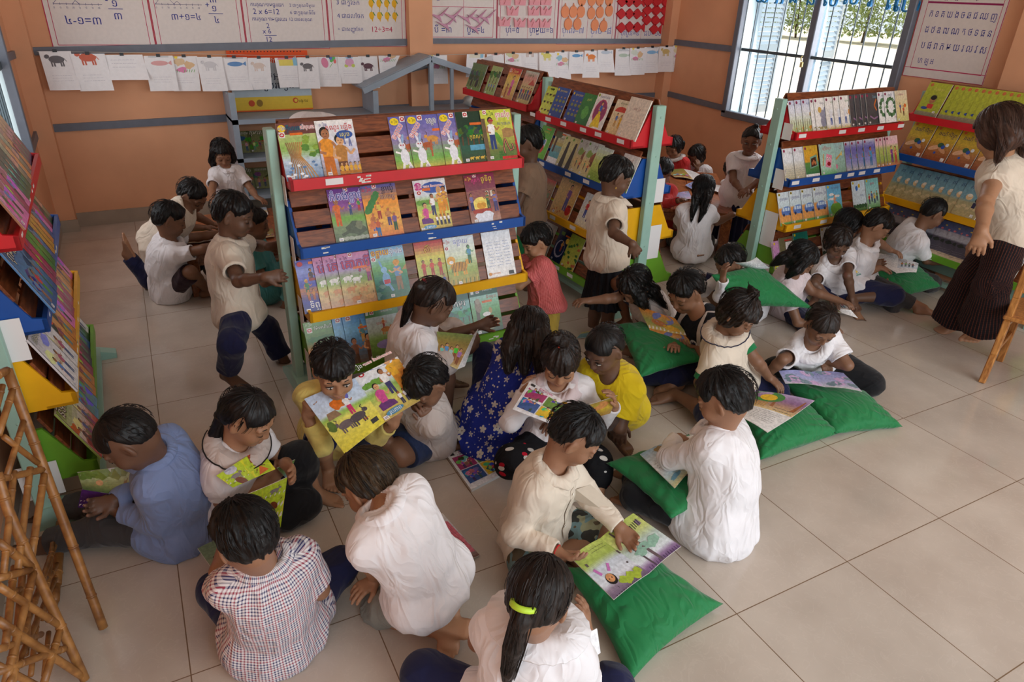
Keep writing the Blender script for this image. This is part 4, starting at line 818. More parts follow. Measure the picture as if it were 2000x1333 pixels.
# ================================================================== IMPLICIT SURFACES FOR FIGURES, CLOTH, CUSHIONS
F4=np.float32
class Field:
    def __init__(s,lo,hi,h):
        s.lo=np.asarray(lo,float)-3*h; s.h=h; s.n=np.ceil((np.asarray(hi,float)+3*h-s.lo)/h).astype(int)+1
        s.g=np.full(s.n,.5,F4)
    def blk(s,lo,hi,pad):
        a=np.clip(np.floor((np.asarray(lo)-pad-s.lo)/s.h).astype(int),0,s.n-1); b=np.clip(np.ceil((np.asarray(hi)+pad-s.lo)/s.h).astype(int)+1,1,s.n)
        b=np.maximum(b,a+1)
        sl=tuple(slice(i,j) for i,j in zip(a,b))
        P=[(s.lo[i]+s.h*np.arange(a[i],b[i])).astype(F4).reshape([-1 if k==i else 1 for k in range(3)]) for i in range(3)]
        return sl,P
    def put(s,prim,k=.01,sub=False):
        fn,lo,hi=prim; sl,P=s.blk(lo,hi,k+2.5*s.h); d=fn(P).astype(F4); g=s.g[sl]
        if sub:
            m=-d
            if k>0:
                hh=np.clip(.5-.5*(m-g)/k,0,1); r=m*(1-hh)+g*hh+k*hh*(1-hh)
            else: r=np.maximum(g,m)
        elif k>0:
            hh=np.clip(.5+.5*(d-g)/k,0,1); r=d*(1-hh)+g*hh-k*hh*(1-hh)
        else: r=np.minimum(g,d)
        s.g[sl]=r
    def cut(s,fn,k=0):
        """keep where fn(P)<0"""
        P=[(s.lo[i]+s.h*np.arange(s.n[i])).astype(F4).reshape([-1 if j==i else 1 for j in range(3)]) for i in range(3)]
        m=fn(P).astype(F4)
        if k>0:
            hh=np.clip(.5-.5*(m-s.g)/k,0,1); s.g=m*(1-hh)+s.g*hh+k*hh*(1-hh)
        else: s.g=np.maximum(s.g,m)
    def join(s,o,k):
        """smooth union with another field on the same lattice"""
        off=np.round((o.lo-s.lo)/s.h).astype(int); a=np.maximum(off,0); b=np.minimum(off+o.n,s.n)
        if (b<=a).any(): return
        A=s.g[tuple(slice(i,j) for i,j in zip(a,b))]; B=o.g[tuple(slice(i,j) for i,j in zip(a-off,b-off))]
        h=np.clip(.5+.5*(B-A)/k,0,1); s.g[tuple(slice(i,j) for i,j in zip(a,b))]=B*(1-h)+A*h-F4(k)*h*(1-h)
    def disp(s,fn,band=.03):
        idx=np.nonzero(np.abs(s.g)<band)
        P=np.stack([s.lo[i]+s.h*idx[i] for i in range(3)],-1); s.g[idx]+=fn(P).astype(F4)
    def mesh(s):
        g=s.g; b=g<0
        anyc=np.zeros(np.array(g.shape)-1,bool); allc=np.ones_like(anyc)
        for i in(0,1):
            for j in(0,1):
                for k in(0,1):
                    c=b[i:b.shape[0]-1+i,j:b.shape[1]-1+j,k:b.shape[2]-1+k]; anyc|=c; allc&=c
        act=anyc&~allc; I=np.stack(np.nonzero(act),-1)
        if len(I)==0: return np.zeros((0,3)),np.zeros((0,4),int)
        idx=np.full(act.shape,-1,np.int32); idx[tuple(I.T)]=np.arange(len(I))
        C=np.array([(i,j,k) for i in(0,1) for j in(0,1) for k in(0,1)]); val=[g[tuple((I+c).T)] for c in C]
        pos=np.zeros((len(I),3)); cnt=np.zeros(len(I))
        for a in range(8):
            for bb in range(a+1,8):
                if np.abs(C[a]-C[bb]).sum()!=1: continue
                m=(val[a]<0)!=(val[bb]<0)
                if not m.any(): continue
                t=val[a][m]/(val[a][m]-val[bb][m]); pos[m]+=C[a]+t[:,None]*(C[bb]-C[a]); cnt[m]+=1
        V_=s.lo+s.h*(I+pos/cnt[:,None])
        Q=[]
        for ax in range(3):
            o=[x for x in range(3) if x!=ax]
            sl0=[slice(1,-1)]*3; sl0[ax]=slice(0,-1); sl1=[slice(1,-1)]*3; sl1[ax]=slice(1,None)
            x=b[tuple(sl0)]!=b[tuple(sl1)]; E=np.stack(np.nonzero(x),-1)
            E[:,o[0]]+=1; E[:,o[1]]+=1
            ins=b[tuple(E.T)]
            def cell(d0,d1):
                e=E.copy(); e[:,o[0]]-=d0; e[:,o[1]]-=d1; return idx[tuple(e.T)]
            q=np.stack([cell(1,1),cell(0,1),cell(0,0),cell(1,0)],-1)
            flip=ins if ax!=1 else ~ins
            q[~flip]=q[~flip][:,::-1]; Q.append(q)
        return V_,np.concatenate(Q)
def caps(a,b,r1,r2=None):
    a=np.asarray(a,float);b=np.asarray(b,float); r2=r1 if r2 is None else r2; ab=b-a; L2=max(ab@ab,1e-9); R=max(r1,r2)
    def fn(P):
        x,y,z=P[0]-F4(a[0]),P[1]-F4(a[1]),P[2]-F4(a[2]); t=np.clip((x*F4(ab[0])+y*F4(ab[1])+z*F4(ab[2]))/F4(L2),0,1)
        return np.sqrt((x-t*F4(ab[0]))**2+(y-t*F4(ab[1]))**2+(z-t*F4(ab[2]))**2)-(F4(r1)+F4(r2-r1)*t)
    return fn,np.minimum(a,b)-R,np.maximum(a,b)+R
def ell(c,ax,r):
    c=np.asarray(c,float); ax=[nrm(v) for v in ax]; R=np.sqrt(sum((ax[i]*r[i])**2 for i in range(3)))
    def fn(P):
        q=[(P[0]-F4(c[0]))*F4(ax[i][0])+(P[1]-F4(c[1]))*F4(ax[i][1])+(P[2]-F4(c[2]))*F4(ax[i][2]) for i in range(3)]
        k0=np.sqrt(sum((q[i]/F4(r[i]))**2 for i in range(3))); k1=np.sqrt(sum((q[i]/F4(r[i]**2))**2 for i in range(3)))+F4(1e-6)
        return k0*(k0-1)/k1
    return fn,c-R,c+R
def fcap(a,b,wide,rw1,rn1,rw2=None,rn2=None):
    """flattened capsule: elliptical section, wide radius along 'wide'"""
    a=np.asarray(a,float);b=np.asarray(b,float); rw2=rw1 if rw2 is None else rw2; rn2=rn1 if rn2 is None else rn2
    ab=b-a; L=np.linalg.norm(ab)+1e-9; d=ab/L; w=np.asarray(wide,float); w=nrm(w-d*(w@d)); n=np.cross(d,w); R=max(rw1,rw2,rn1,rn2)
    def fn(P):
        x,y,z=P[0]-F4(a[0]),P[1]-F4(a[1]),P[2]-F4(a[2])
        s=x*F4(d[0])+y*F4(d[1])+z*F4(d[2]); t=np.clip(s/F4(L),0,1); e=s-t*F4(L)
        pw=x*F4(w[0])+y*F4(w[1])+z*F4(w[2]); pn=x*F4(n[0])+y*F4(n[1])+z*F4(n[2])
        rw=F4(rw1)+F4(rw2-rw1)*t; rn=F4(rn1)+F4(rn2-rn1)*t; rm=np.minimum(rw,rn)
        k0=np.sqrt((pw/rw)**2+(pn/rn)**2+(e/rm)**2); k1=np.sqrt((pw/rw**2)**2+(pn/rn**2)**2+(e/rm**2)**2)+F4(1e-6)
        return k0*(k0-1)/k1
    return fn,np.minimum(a,b)-R,np.maximum(a,b)+R
def cyl(a,d,R,Ln):
    a=np.asarray(a,float); d=nrm(d); b=a+d*Ln
    def fn(P):
        x,y,z=P[0]-F4(a[0]),P[1]-F4(a[1]),P[2]-F4(a[2]); t=x*F4(d[0])+y*F4(d[1])+z*F4(d[2])
        r=np.sqrt(np.maximum((x-t*F4(d[0]))**2+(y-t*F4(d[1]))**2+(z-t*F4(d[2]))**2,0))-F4(R)
        return np.maximum(r,np.maximum(-t,t-F4(Ln)))
    return fn,np.minimum(a,b)-R,np.maximum(a,b)+R
# cheap smooth value noise on points
_rs=np.random.RandomState(7); _NT=_rs.rand(32,32,32).astype(F4)
def vnoise(P):
    i=np.floor(P).astype(int); f=P-i; f=f*f*(3-2*f); r=0
    for a in(0,1):
        for b in(0,1):
            for c in(0,1):
                w=(f[:,0] if a else 1-f[:,0])*(f[:,1] if b else 1-f[:,1])*(f[:,2] if c else 1-f[:,2]); r=r+w*_NT[(i[:,0]+a)%32,(i[:,1]+b)%32,(i[:,2]+c)%32]
    return r
def sdf_obj(name,field,mat_,parent=None,colfn=None,uvfn=None,origin=None,extra=None):
    """mesh a field into an object; vertices relative to origin; colfn(V)->(n,3 or 4) linear colours"""
    v,q=field.mesh()
    if extra is not None and len(extra[0]): q=list(map(tuple,q))+[tuple(i+len(v) for i in f) for f in extra[1]]; nv=len(v); v=np.concatenate([v,extra[0]])
    o=np.zeros(3) if origin is None else np.asarray(origin)
    me=bpy.data.meshes.new(name)
    if extra is None or not len(extra[0]):
        me.vertices.add(len(v)); me.vertices.foreach_set('co',(v-o).astype(F4).ravel())
        me.loops.add(len(q)*4); me.loops.foreach_set('vertex_index',q.astype(np.int32).ravel())
        me.polygons.add(len(q)); me.polygons.foreach_set('loop_start',np.arange(0,len(q)*4,4,dtype=np.int32))
        me.update(calc_edges=True); me.validate()
    else: me.from_pydata((v-o).tolist(),[],q)
    me.polygons.foreach_set('use_smooth',np.ones(len(me.polygons),bool))
    me.materials.append(mat_)
    if colfn is not None:
        c=colfn(v); c=np.concatenate([c,np.ones((len(c),1))],1) if c.shape[1]==3 else c
        a=me.attributes.new('Col','FLOAT_COLOR','POINT'); a.data.foreach_set('color',c.astype(F4).ravel())
    if uvfn is not None:
        a=me.attributes.new('gar','FLOAT_VECTOR','POINT'); a.data.foreach_set('vector',uvfn(v).astype(F4).ravel())
    return link(name,me,parent)
# ================================================================== PEOPLE
def lin(*c): return np.array(rgb(*c)[:3])
SKIN=mat('skin',None,.48,.07,14,bump=.05,bscale=120,spec=.4,attr='Col')
def hair_mat(name,c1,c2,rough=.46):
    if name in MATS: return MATS[name]
    m=bpy.data.materials.new(name); m.use_nodes=True; nt=m.node_tree; N=nt.nodes; L=nt.links; b=N['Principled BSDF']
    a=N.new('ShaderNodeAttribute'); a.attribute_name='gar'
    mp=N.new('ShaderNodeMapping'); mp.inputs['Scale'].default_value=(26,3,3); L.new(a.outputs['Vector'],mp.inputs[0])
    n=N.new('ShaderNodeTexNoise'); n.inputs['Scale'].default_value=3; n.inputs['Detail'].default_value=5; L.new(mp.outputs[0],n.inputs['Vector'])
    cr=N.new('ShaderNodeValToRGB'); cr.color_ramp.elements[0].position=.35; cr.color_ramp.elements[1].position=.75; cr.color_ramp.elements[0].color=rgb(c1); cr.color_ramp.elements[1].color=rgb(c2)
    L.new(n.outputs['Fac'],cr.inputs[0]); L.new(cr.outputs[0],b.inputs['Base Color'])
    bp=N.new('ShaderNodeBump'); bp.inputs['Strength'].default_value=.5; bp.inputs['Distance'].default_value=.006; L.new(n.outputs['Fac'],bp.inputs['Height']); L.new(bp.outputs[0],b.inputs['Normal'])
    b.inputs['Roughness'].default_value=rough; b.inputs['Specular IOR Level'].default_value=.3
    MATS[name]=m; return m
HAIR=hair_mat('black_hair',(10,9,10),(34,29,28)); HAIRB=hair_mat('brown_black_hair',(16,12,11),(52,38,32)); HAIRS=hair_mat('sun_streaked_hair',(24,19,17),(92,70,46),.5)
def creases(m):
    nt=m.node_tree; N=nt.nodes; L=nt.links; b=N['Principled BSDF']
    a=N.new('ShaderNodeAttribute'); a.attribute_name='gar'; mp=N.new('ShaderNodeMapping'); mp.inputs['Scale'].default_value=(6,3,5); mp.inputs['Rotation'].default_value=(.2,.1,.5); L.new(a.outputs['Vector'],mp.inputs[0])
    n=N.new('ShaderNodeTexNoise'); n.inputs['Scale'].default_value=2.2; n.inputs['Detail'].default_value=1.5; n.inputs['Distortion'].default_value=.9; L.new(mp.outputs[0],n.inputs['Vector'])
    ab=N.new('ShaderNodeMath'); ab.operation='PINGPONG'; ab.inputs[1].default_value=.16; L.new(n.outputs['Fac'],ab.inputs[0])
    bp=N.new('ShaderNodeBump'); bp.inputs['Strength'].default_value=.4; bp.inputs['Distance'].default_value=.07; L.new(ab.outputs[0],bp.inputs['Height']); L.new(bp.outputs[0],b.inputs['Normal'])
    return m
def cloth(name,col,noise=.05,rough=.85):
    if name in MATS: return MATS[name]
    return creases(mat(name,rgb(col),rough,noise,10,spec=.2,sheen=.15))
EYEW=mat('eye_white',rgb(196,186,176),.3); IRIS=mat('dark_iris',rgb(24,15,12),.15); LASH=mat('dark_lash',rgb(20,14,12),.6)
# patterned cloth, from the garment's own coordinates (attribute 'gar': around, along, depth)
def pattern(name,kind):
    if name in MATS: return MATS[name]
    m=bpy.data.materials.new(name); m.use_nodes=True; nt=m.node_tree; N=nt.nodes; L=nt.links; b=N['Principled BSDF']; b.inputs['Roughness'].default_value=.85; b.inputs['Specular IOR Level'].default_value=.2
    a=N.new('ShaderNodeAttribute'); a.attribute_name='gar'; sp=N.new('ShaderNodeSeparateXYZ'); L.new(a.outputs['Vector'],sp.inputs[0])
    def M(op,x,y=None):
        n=N.new('ShaderNodeMath'); n.operation=op
        for i,t in enumerate((x,y)):
            if t is None: continue
            if hasattr(t,'name'): L.new(t,n.inputs[i])
            else: n.inputs[i].default_value=t
        return n.outputs[0]
    def mix(f,c1,c2):
        n=N.new('ShaderNodeMix'); n.data_type='RGBA'
        for s,t in((0,f),(6,c1),(7,c2)):
            if hasattr(t,'name'): L.new(t,n.inputs[s])
            else: n.inputs[s].default_value=t
        return n.outputs[2]
    def stripe(x,per,w): return M('LESS_THAN',M('FRACT',M('DIVIDE',M('ADD',x,50.),per)),w)
    u,v=sp.outputs[0],sp.outputs[1]
    if kind=='plaid':
        W=rgb(232,226,228); Nv=rgb(64,62,104); Rd=rgb(168,66,78)
        f=M('MULTIPLY',M('ADD',stripe(u,.0105,.42),stripe(v,.0105,.42)),.5)
        red=M('MAXIMUM',stripe(u,.042,.26),stripe(v,.042,.26))
        c=mix(f,W,mix(M('MULTIPLY',red,.8),Nv,Rd))
    elif kind=='floral':
        vo=N.new('ShaderNodeTexVoronoi'); vo.inputs['Scale'].default_value=17; vo.inputs['Randomness'].default_value=.6; cb=N.new('ShaderNodeCombineXYZ'); L.new(u,cb.inputs[0]); L.new(v,cb.inputs[1]); L.new(cb.outputs[0],vo.inputs['Vector'])
        # five petals round each cell centre
        ps=N.new('ShaderNodeVectorMath'); ps.operation='SUBTRACT'; sc=N.new('ShaderNodeVectorMath'); sc.operation='SCALE'; sc.inputs['Scale'].default_value=17; L.new(cb.outputs[0],sc.inputs[0])
        L.new(sc.outputs[0],ps.inputs[0]); psc=N.new('ShaderNodeVectorMath'); psc.operation='SCALE'; psc.inputs['Scale'].default_value=17; L.new(vo.outputs['Position'],psc.inputs[0]); L.new(cb.outputs[0],ps.inputs[0]); L.new(vo.outputs['Position'],ps.inputs[1])
        s2=N.new('ShaderNodeSeparateXYZ'); L.new(ps.outputs[0],s2.inputs[0])
        ang=M('ARCTAN2',s2.outputs[1],s2.outputs[0]); rad=M('ADD',M('MULTIPLY',M('ABSOLUTE',M('COSINE',M('MULTIPLY',ang,2.5))),.17),.23)
        fl=M('LESS_THAN',vo.outputs['Distance'],rad)
        ce=M('LESS_THAN',vo.outputs['Distance'],.07)
        vo2=N.new('ShaderNodeTexVoronoi'); vo2.inputs['Scale'].default_value=50; L.new(cb.outputs[0],vo2.inputs['Vector'])
        sm=M('MULTIPLY',M('LESS_THAN',vo2.outputs['Distance'],.24),M('GREATER_THAN',vo.outputs['Distance'],.5))
        c=mix(M('MAXIMUM',fl,sm),rgb(38,52,148),rgb(214,206,196)); c=mix(ce,c,rgb(150,130,120))
    elif kind=='camo':
        n=N.new('ShaderNodeTexNoise'); n.inputs['Scale'].default_value=14; n.inputs['Detail'].default_value=1; L.new(a.outputs['Vector'],n.inputs['Vector'])
        n2=N.new('ShaderNodeTexNoise'); n2.inputs['Scale'].default_value=19; n2.inputs['Detail'].default_value=1; n2.noise_dimensions='4D'; n2.inputs['W'].default_value=3; L.new(a.outputs['Vector'],n2.inputs['Vector'])
        c=mix(M('GREATER_THAN',n.outputs['Fac'],.52),rgb(112,138,140),rgb(150,150,120)); c=mix(M('GREATER_THAN',n2.outputs['Fac'],.55),c,rgb(62,62,58)); c=mix(M('LESS_THAN',n2.outputs['Fac'],.4),c,rgb(96,84,66))
    elif kind=='hearts':
        vo=N.new('ShaderNodeTexVoronoi'); vo.inputs['Scale'].default_value=24; L.new(a.outputs['Vector'],vo.inputs['Vector'])
        sc2=N.new('ShaderNodeSeparateColor'); L.new(vo.outputs['Color'],sc2.inputs[0])
        k=M('LESS_THAN',vo.outputs['Distance'],.3); c=mix(M('MULTIPLY',k,M('GREATER_THAN',sc2.outputs[0],.45)),rgb(24,24,28),mix(M('GREATER_THAN',sc2.outputs[1],.5),rgb(190,24,48),rgb(210,205,200)))
    elif kind=='pinstripe':
        c=mix(stripe(u,.017,.24),rgb(34,28,32),rgb(96,54,42)); c=mix(M('MULTIPLY',stripe(v,.02,.3),.35),c,rgb(20,18,22))
    elif kind=='sarong':
        c=mix(stripe(v,.05,.5),rgb(196,106,34),rgb(70,34,22)); c=mix(stripe(v,.012,.3),c,rgb(150,72,26))
    elif kind=='star':
        vo=N.new('ShaderNodeTexVoronoi'); vo.inputs['Scale'].default_value=13; L.new(a.outputs['Vector'],vo.inputs['Vector']); c=mix(M('LESS_THAN',vo.outputs['Distance'],.25),rgb(96,158,158),rgb(54,60,76))
    elif kind=='jersey':
        n=N.new('ShaderNodeTexNoise'); n.inputs['Scale'].default_value=2
        st=M('MULTIPLY',M('GREATER_THAN',M('ABSOLUTE',u),.075),M('LESS_THAN',M('ABSOLUTE',u),.105)); c=mix(M('MULTIPLY',st,M('GREATER_THAN',v,.02)),rgb(30,32,38),rgb(206,196,192))
    elif kind=='dots':
        vo=N.new('ShaderNodeTexVoronoi'); vo.inputs['Scale'].default_value=40; L.new(a.outputs['Vector'],vo.inputs['Vector']); c=mix(M('LESS_THAN',vo.outputs['Distance'],.3),rgb(46,66,104),rgb(150,164,176))
    elif kind=='pinkcheck':
        f=M('MULTIPLY',M('ADD',stripe(u,.008,.5),stripe(v,.008,.5)),.5); c=mix(f,rgb(226,130,126),rgb(196,78,82))
    elif kind=='pleat':
        f=M('FRACT',M('DIVIDE',M('ADD',u,50.),.022)); c=mix(M('LESS_THAN',f,.12),rgb(34,34,40),rgb(18,18,22))
    L.new(c,b.inputs['Base Color']); creases(m); MATS[name]=m; return m
WHITE=cloth('white_school_shirt',(236,230,232)); CREAM=cloth('cream_shirt',(222,206,188)); PINKW=cloth('pale_pink_shirt',(224,206,208)); GREYC=cloth('grey_cream_shirt',(206,192,186))
LBLUE=cloth('light_blue_shirt',(126,142,184)); NAVY=cloth('navy_trousers',(30,32,66)); BLACKC=cloth('black_cloth',(26,25,28)); DARKG=cloth('dark_grey_jeans',(64,60,60)); GREYS=cloth('grey_shorts',(138,138,130))
YELC=cloth('yellow_shirt',(226,196,30)); PALEY=cloth('pale_yellow_patterned_shirt',(224,204,118),.25); OLIVE=cloth('mustard_trousers',(190,160,70)); REDC=cloth('red_cardigan',(206,54,54)); WINE=cloth('wine_shorts',(48,28,38)); TEALC=cloth('teal_shirt',(72,140,140)); BROWNC=cloth('brown_trousers',(84,66,60)); BLUEDK=cloth('dark_blue_shorts',(40,52,84),.3); GREENC=cloth('green_trim',(30,120,70))
SKINS={'a':(152,109,83),'b':(130,92,70),'c':(106,75,58),'d':(170,124,94)}
def onray(A,px,X,L):
    """point at distance L from A, on the sight line of px when it reaches, else towards X"""
    if px is None: return A+nrm(X-A)*np.clip(np.linalg.norm(X-A),.88*L,1.12*L)
    d=nrm(ray(px[0],px[1])); w=CAM-A; b=d@w; D=b*b-(w@w-L*L)
    c=[CAM+d*(-b-math.sqrt(D)),CAM+d*(-b+math.sqrt(D))] if D>0 else [A+nrm(CAM-d*b-A)*L]
    return min(c,key=lambda q:abs(q[2]-px[2]))
class Fig:
    def __init__(s,label,pel,neck,head,yaw,hyaw,hp,sc=1.,skin='b',slouch=.03,h=.0055,hroll=0,group=None,cat='child',name='person',headsc=1.):
        s.sc=sc; s.h=h; s.label=label
        q=lambda p: Pz(*p) if isinstance(p,tuple) else np.asarray(p,float)
        s.P=q(pel); s.N=q(neck); s.f=V(math.cos(math.radians(yaw)),math.sin(math.radians(yaw)),0)
        s.F0=s.f.copy(); up=nrm(s.N-s.P); L=.37*sc
        s.N=onray(s.P,neck if isinstance(neck,tuple) else None,s.N,L)
        up=nrm(s.N-s.P); s.up=up; s.f=nrm(s.f-up*(s.f@up)); s.l=np.cross(up,s.f)
        s.M=(s.P+s.N)/2-s.f*slouch*sc
        a,b=math.radians(hyaw),math.radians(hp); s.HF=V(math.cos(a)*math.cos(b),math.sin(a)*math.cos(b),-math.sin(b)); s.HL=nrm(np.cross((0,0,1),s.HF)); s.HU=np.cross(s.HF,s.HL)
        if hroll:
            r=math.radians(hroll); s.HL,s.HU=s.HL*math.cos(r)+s.HU*math.sin(r),s.HU*math.cos(r)-s.HL*math.sin(r)
        Hd=q(head) if not isinstance(head,(int,float)) else None
        hs=s.hs=headsc*(.62+.38*sc) if sc<1.15 else headsc*sc*.93
        s.H=onray(s.N,head if isinstance(head,tuple) else None,Hd,.155*hs)
        s.S={}; s.Hp={}
        for k,sg in(('L',1),('R',-1)):
            s.S[k]=s.N+s.l*sg*.106*sc-up*.045*sc; s.Hp[k]=s.P+s.l*sg*.062*sc
        s.arm={}; s.leg={}; s.hand={}; s.foot={}
        s.skin=lin(SKINS[skin])
        s.root=thing(name,label,'person',tuple(V(s.P[0],s.P[1],0)),group)
        s.o=V(s.P[0],s.P[1],0); s.rnd=np.random.RandomState(int(abs(s.P[0]*1000+s.P[1]*77))%9999)
    def J(s,A,spec,L):
        """joint at distance L from A: (px,py,'n'/'f') exact along the pixel ray, (px,py,z) or [fwd,left,up] as direction"""
        if isinstance(spec,list): X=A+s.f0()*spec[0]+s.l0()*spec[1]+V(0,0,spec[2])
        elif isinstance(spec,np.ndarray): X=spec
        elif isinstance(spec[2],str):
            d=nrm(ray(spec[0],spec[1])); w=CAM-A; b=d@w; c=w@w-L*L; D=b*b-c
            t=-b if D<0 else (-b-math.sqrt(D) if spec[2]=='n' else -b+math.sqrt(D)); X=CAM+d*t
            if D<0 and math.sqrt(c+L*L-b*b)>L*1.25: print('  joint off',s.label[:30],spec,round(math.sqrt(c+L*L-b*b)/L,2))
        else: X=Pz(*spec)
        v=X-A; n=np.linalg.norm(v); return A+v/n*np.clip(n,.88*L,1.1*L)
    def f0(s): return s.F0
    def l0(s): return V(-s.F0[1],s.F0[0],0)
    def a(s,k,el,wr,hd=None,pn=None,curl=.35,thumb=None,spread=.1,fing=None):
        S=s.S[k]; E=s.J(S,el,.205*s.sc); W=s.J(E,wr,.175*s.sc); s.arm[k]=(S,E,W)
        fd=nrm(W-E); 
        if hd is None: d=fd
        elif isinstance(hd,list): d=nrm(s.f0()*hd[0]+s.l0()*hd[1]+V(0,0,hd[2]))
        else: d=nrm(np.asarray(hd,float))
        if pn is None: n=V(0,0,-1)
        elif isinstance(pn,list): n=s.f0()*pn[0]+s.l0()*pn[1]+V(0,0,pn[2])
        else: n=np.asarray(pn,float)
        n=n-d*(n@d); n=nrm(n) if np.linalg.norm(n)>1e-3 else nrm(np.cross(d,(1,0,0)))
        lat=np.cross(d,n)*(1 if k=='L' else -1)   # towards the thumb
        s.hand[k]=(W,d,n,lat,curl,spread); return s
    def lg(s,k,kn,an,fd=None,fu=None):
        Hp=s.Hp[k]; K=s.J(Hp,kn,.285*s.sc); A=s.J(K,an,.27*s.sc); s.leg[k]=(Hp,K,A)
        if fd is None: d=s.f0()
        elif isinstance(fd,list): d=nrm(s.f0()*fd[0]+s.l0()*fd[1]+V(0,0,fd[2]))
        else: d=nrm(np.asarray(fd,float))
        u=V(0,0,1) if fu is None else (nrm(s.f0()*fu[0]+s.l0()*fu[1]+V(0,0,fu[2])) if isinstance(fu,list) else np.asarray(fu,float))
        u=u-d*(u@d); u=nrm(u) if np.linalg.norm(u)>1e-3 else nrm(K-A); s.foot[k]=(A,d,u); return s
    # ---- body
    def torso(s,F,g=0.,k=.05):
        c=s.sc; up1=nrm(s.M-s.P); up2=nrm(s.N-s.M)
        for p,u_,r in((s.P+up1*.02*c,up1,(.068,.092,.08)),(s.M-up2*.02*c,(up1+up2),(.072,.094,.1)),(s.M+up2*.085*c,up2,(.08,.108,.095)),(s.N-up2*.075*c,up2,(.066,.105,.07))):
            F.put(ell(p,(np.cross(s.l,nrm(u_)),s.l,nrm(u_)),[x*c+g for x in r]),k*c)
        F.put(caps(s.S['L']+s.up*.01*c,s.S['R']+s.up*.01*c,.04*c+g),.045*c)
    def HP(s,f,l,u): return s.H+(s.HF*f+s.HL*l+s.HU*u)*s.hs
    def head(s,F):
        a=(s.HF,s.HL,s.HU); k=s.hs
        F.put(ell(s.HP(-.008,0,.022),a,(.09*k,.074*k,.08*k)),.01)
        F.put(ell(s.HP(-.034,0,-.016),a,(.056*k,.06*k,.056*k)),.02*k)
        F.put(ell(s.HP(.024,0,-.038),a,(.062*k,.058*k,.066*k)),.03*k)
        F.put(ell(s.HP(.058,0,-.086),a,(.022*k,.026*k,.018*k)),.028*k)
        for sg in(-1,1):
            F.put(ell(s.HP(.055,sg*.036,-.038),a,(.026*k,.024*k,.026*k)),.02*k)   # cheek
            F.put(ell(s.HP(.086,sg*.032,-.002),a,(.013*k,.019*k,.011*k)),.014*k,True)  # socket
            F.put(ell(s.HP(.0715,sg*.032,-.003),a,(.0135*k,.0165*k,.0115*k)),.004*k)  # lid
            F.put(caps(s.HP(.079,sg*.018,.019),s.HP(.070,sg*.05,.017),.007*k,.006*k),.014*k)
            F.put(ell(s.HP(-.008,sg*.073,-.012),(s.HF*.85+s.HL*sg*-.5,s.HL*sg*.85+s.HF*.5,s.HU),(.017*k,.009*k,.03*k)),.008*k)
            F.put(ell(s.HP(.0,sg*.082,-.008),a,(.008*k,.006*k,.015*k)),.006*k,True)
            F.put(ell(s.HP(.087,sg*.0095,-.034),a,(.009*k,.0075*k,.007*k)),.008*k)
        F.put(caps(s.HP(.083,0,.004),s.HP(.094,0,-.03),.006*k,.0095*k),.012*k)
        F.put(ell(s.HP(.0835,0,-.0565),a,(.010*k,.0215*k,.0062*k)),.007*k)
        F.put(ell(s.HP(.0825,0,-.0675),a,(.010*k,.017*k,.0065*k)),.006*k)
        F.put(ell(s.HP(.094,0,-.0622),a,(.008*k,.02*k,.0018*k)),.003*k,True)
        nb=s.N-s.up*.02*s.sc; F.put(caps(nb,s.HP(-.03,0,-.05),.046*s.sc,.04*k),.025*s.sc)
    def hands(s,F,k):
        W,d,n,lat,curl,spread=s.hand[k]; c=s.sc*(.95 if s.sc<1.2 else .9)
        F.put(fcap(W-d*.012*c,W+d*.058*c,lat,.021*c,.017*c,.034*c,.0135*c),.014*c)
        s.tips=getattr(s,'tips',[])
        for i,(off,ln) in enumerate(((.0255,.052),(.009,.06),(-.008,.056),(-.0245,.044))):
            p=W+d*(.062-.004*abs(i-1.3))*c+lat*off*c; dd=nrm(d+lat*(off*spread/.025)); cu=curl*(1+.12*(i-1)); 
            for j,fr in enumerate((.42,.32,.26)):
                a=cu*(.8 if j==0 else 1.15); dd=nrm(dd*math.cos(a)+n*math.sin(a)); nn=nrm(n-dd*(n@dd)); q=p+dd*ln*fr*c
                F.put(caps(p,q,(.0085-.0008*j)*c,(.0078-.0008*j)*c),.004*c); p=q
                n_=nn
            s.tips.append((p,dd))
        p=W+d*.016*c+lat*.024*c; dd=nrm(d*.72+lat*.6+n*.25); q=p+dd*.034*c; F.put(caps(p,q,.0125*c,.0095*c),.01*c)
        dd=nrm(d*.9+lat*.25+n*.35*(1+curl)); F.put(caps(q,q+dd*.028*c,.0092*c,.0075*c),.004*c); s.tips.append((q+dd*.028*c,dd))
    def feet(s,F,k):
        A,d,u=s.foot[k]; c=s.sc; l=np.cross(u,d); sg=1 if k=='L' else -1
        heel=A-d*.032*c-u*.028*c; F.put(ell(heel,(d,l,u),(.03*c,.026*c,.027*c)),.02*c)
        ball=A+d*.085*c-u*.038*c; F.put(fcap(A+d*.005*c-u*.012*c,ball,l,.028*c,.028*c,.037*c,.014*c),.02*c)
        F.put(fcap(heel-u*.008*c,ball-u*.002*c,l,.022*c,.014*c,.034*c,.014*c),.015*c)
        for i,(o,r,ln) in enumerate(((-.026,.0125,.036),(-.008,.009,.036),(.006,.0085,.033),(.019,.008,.028),(.03,.0075,.022))):
            p=ball+l*o*sg*c+d*(.014-.005*i)*c-u*.002*c; F.put(caps(p,p+d*ln*c-u*.004*c,r*c,r*.92*c),.004*c)
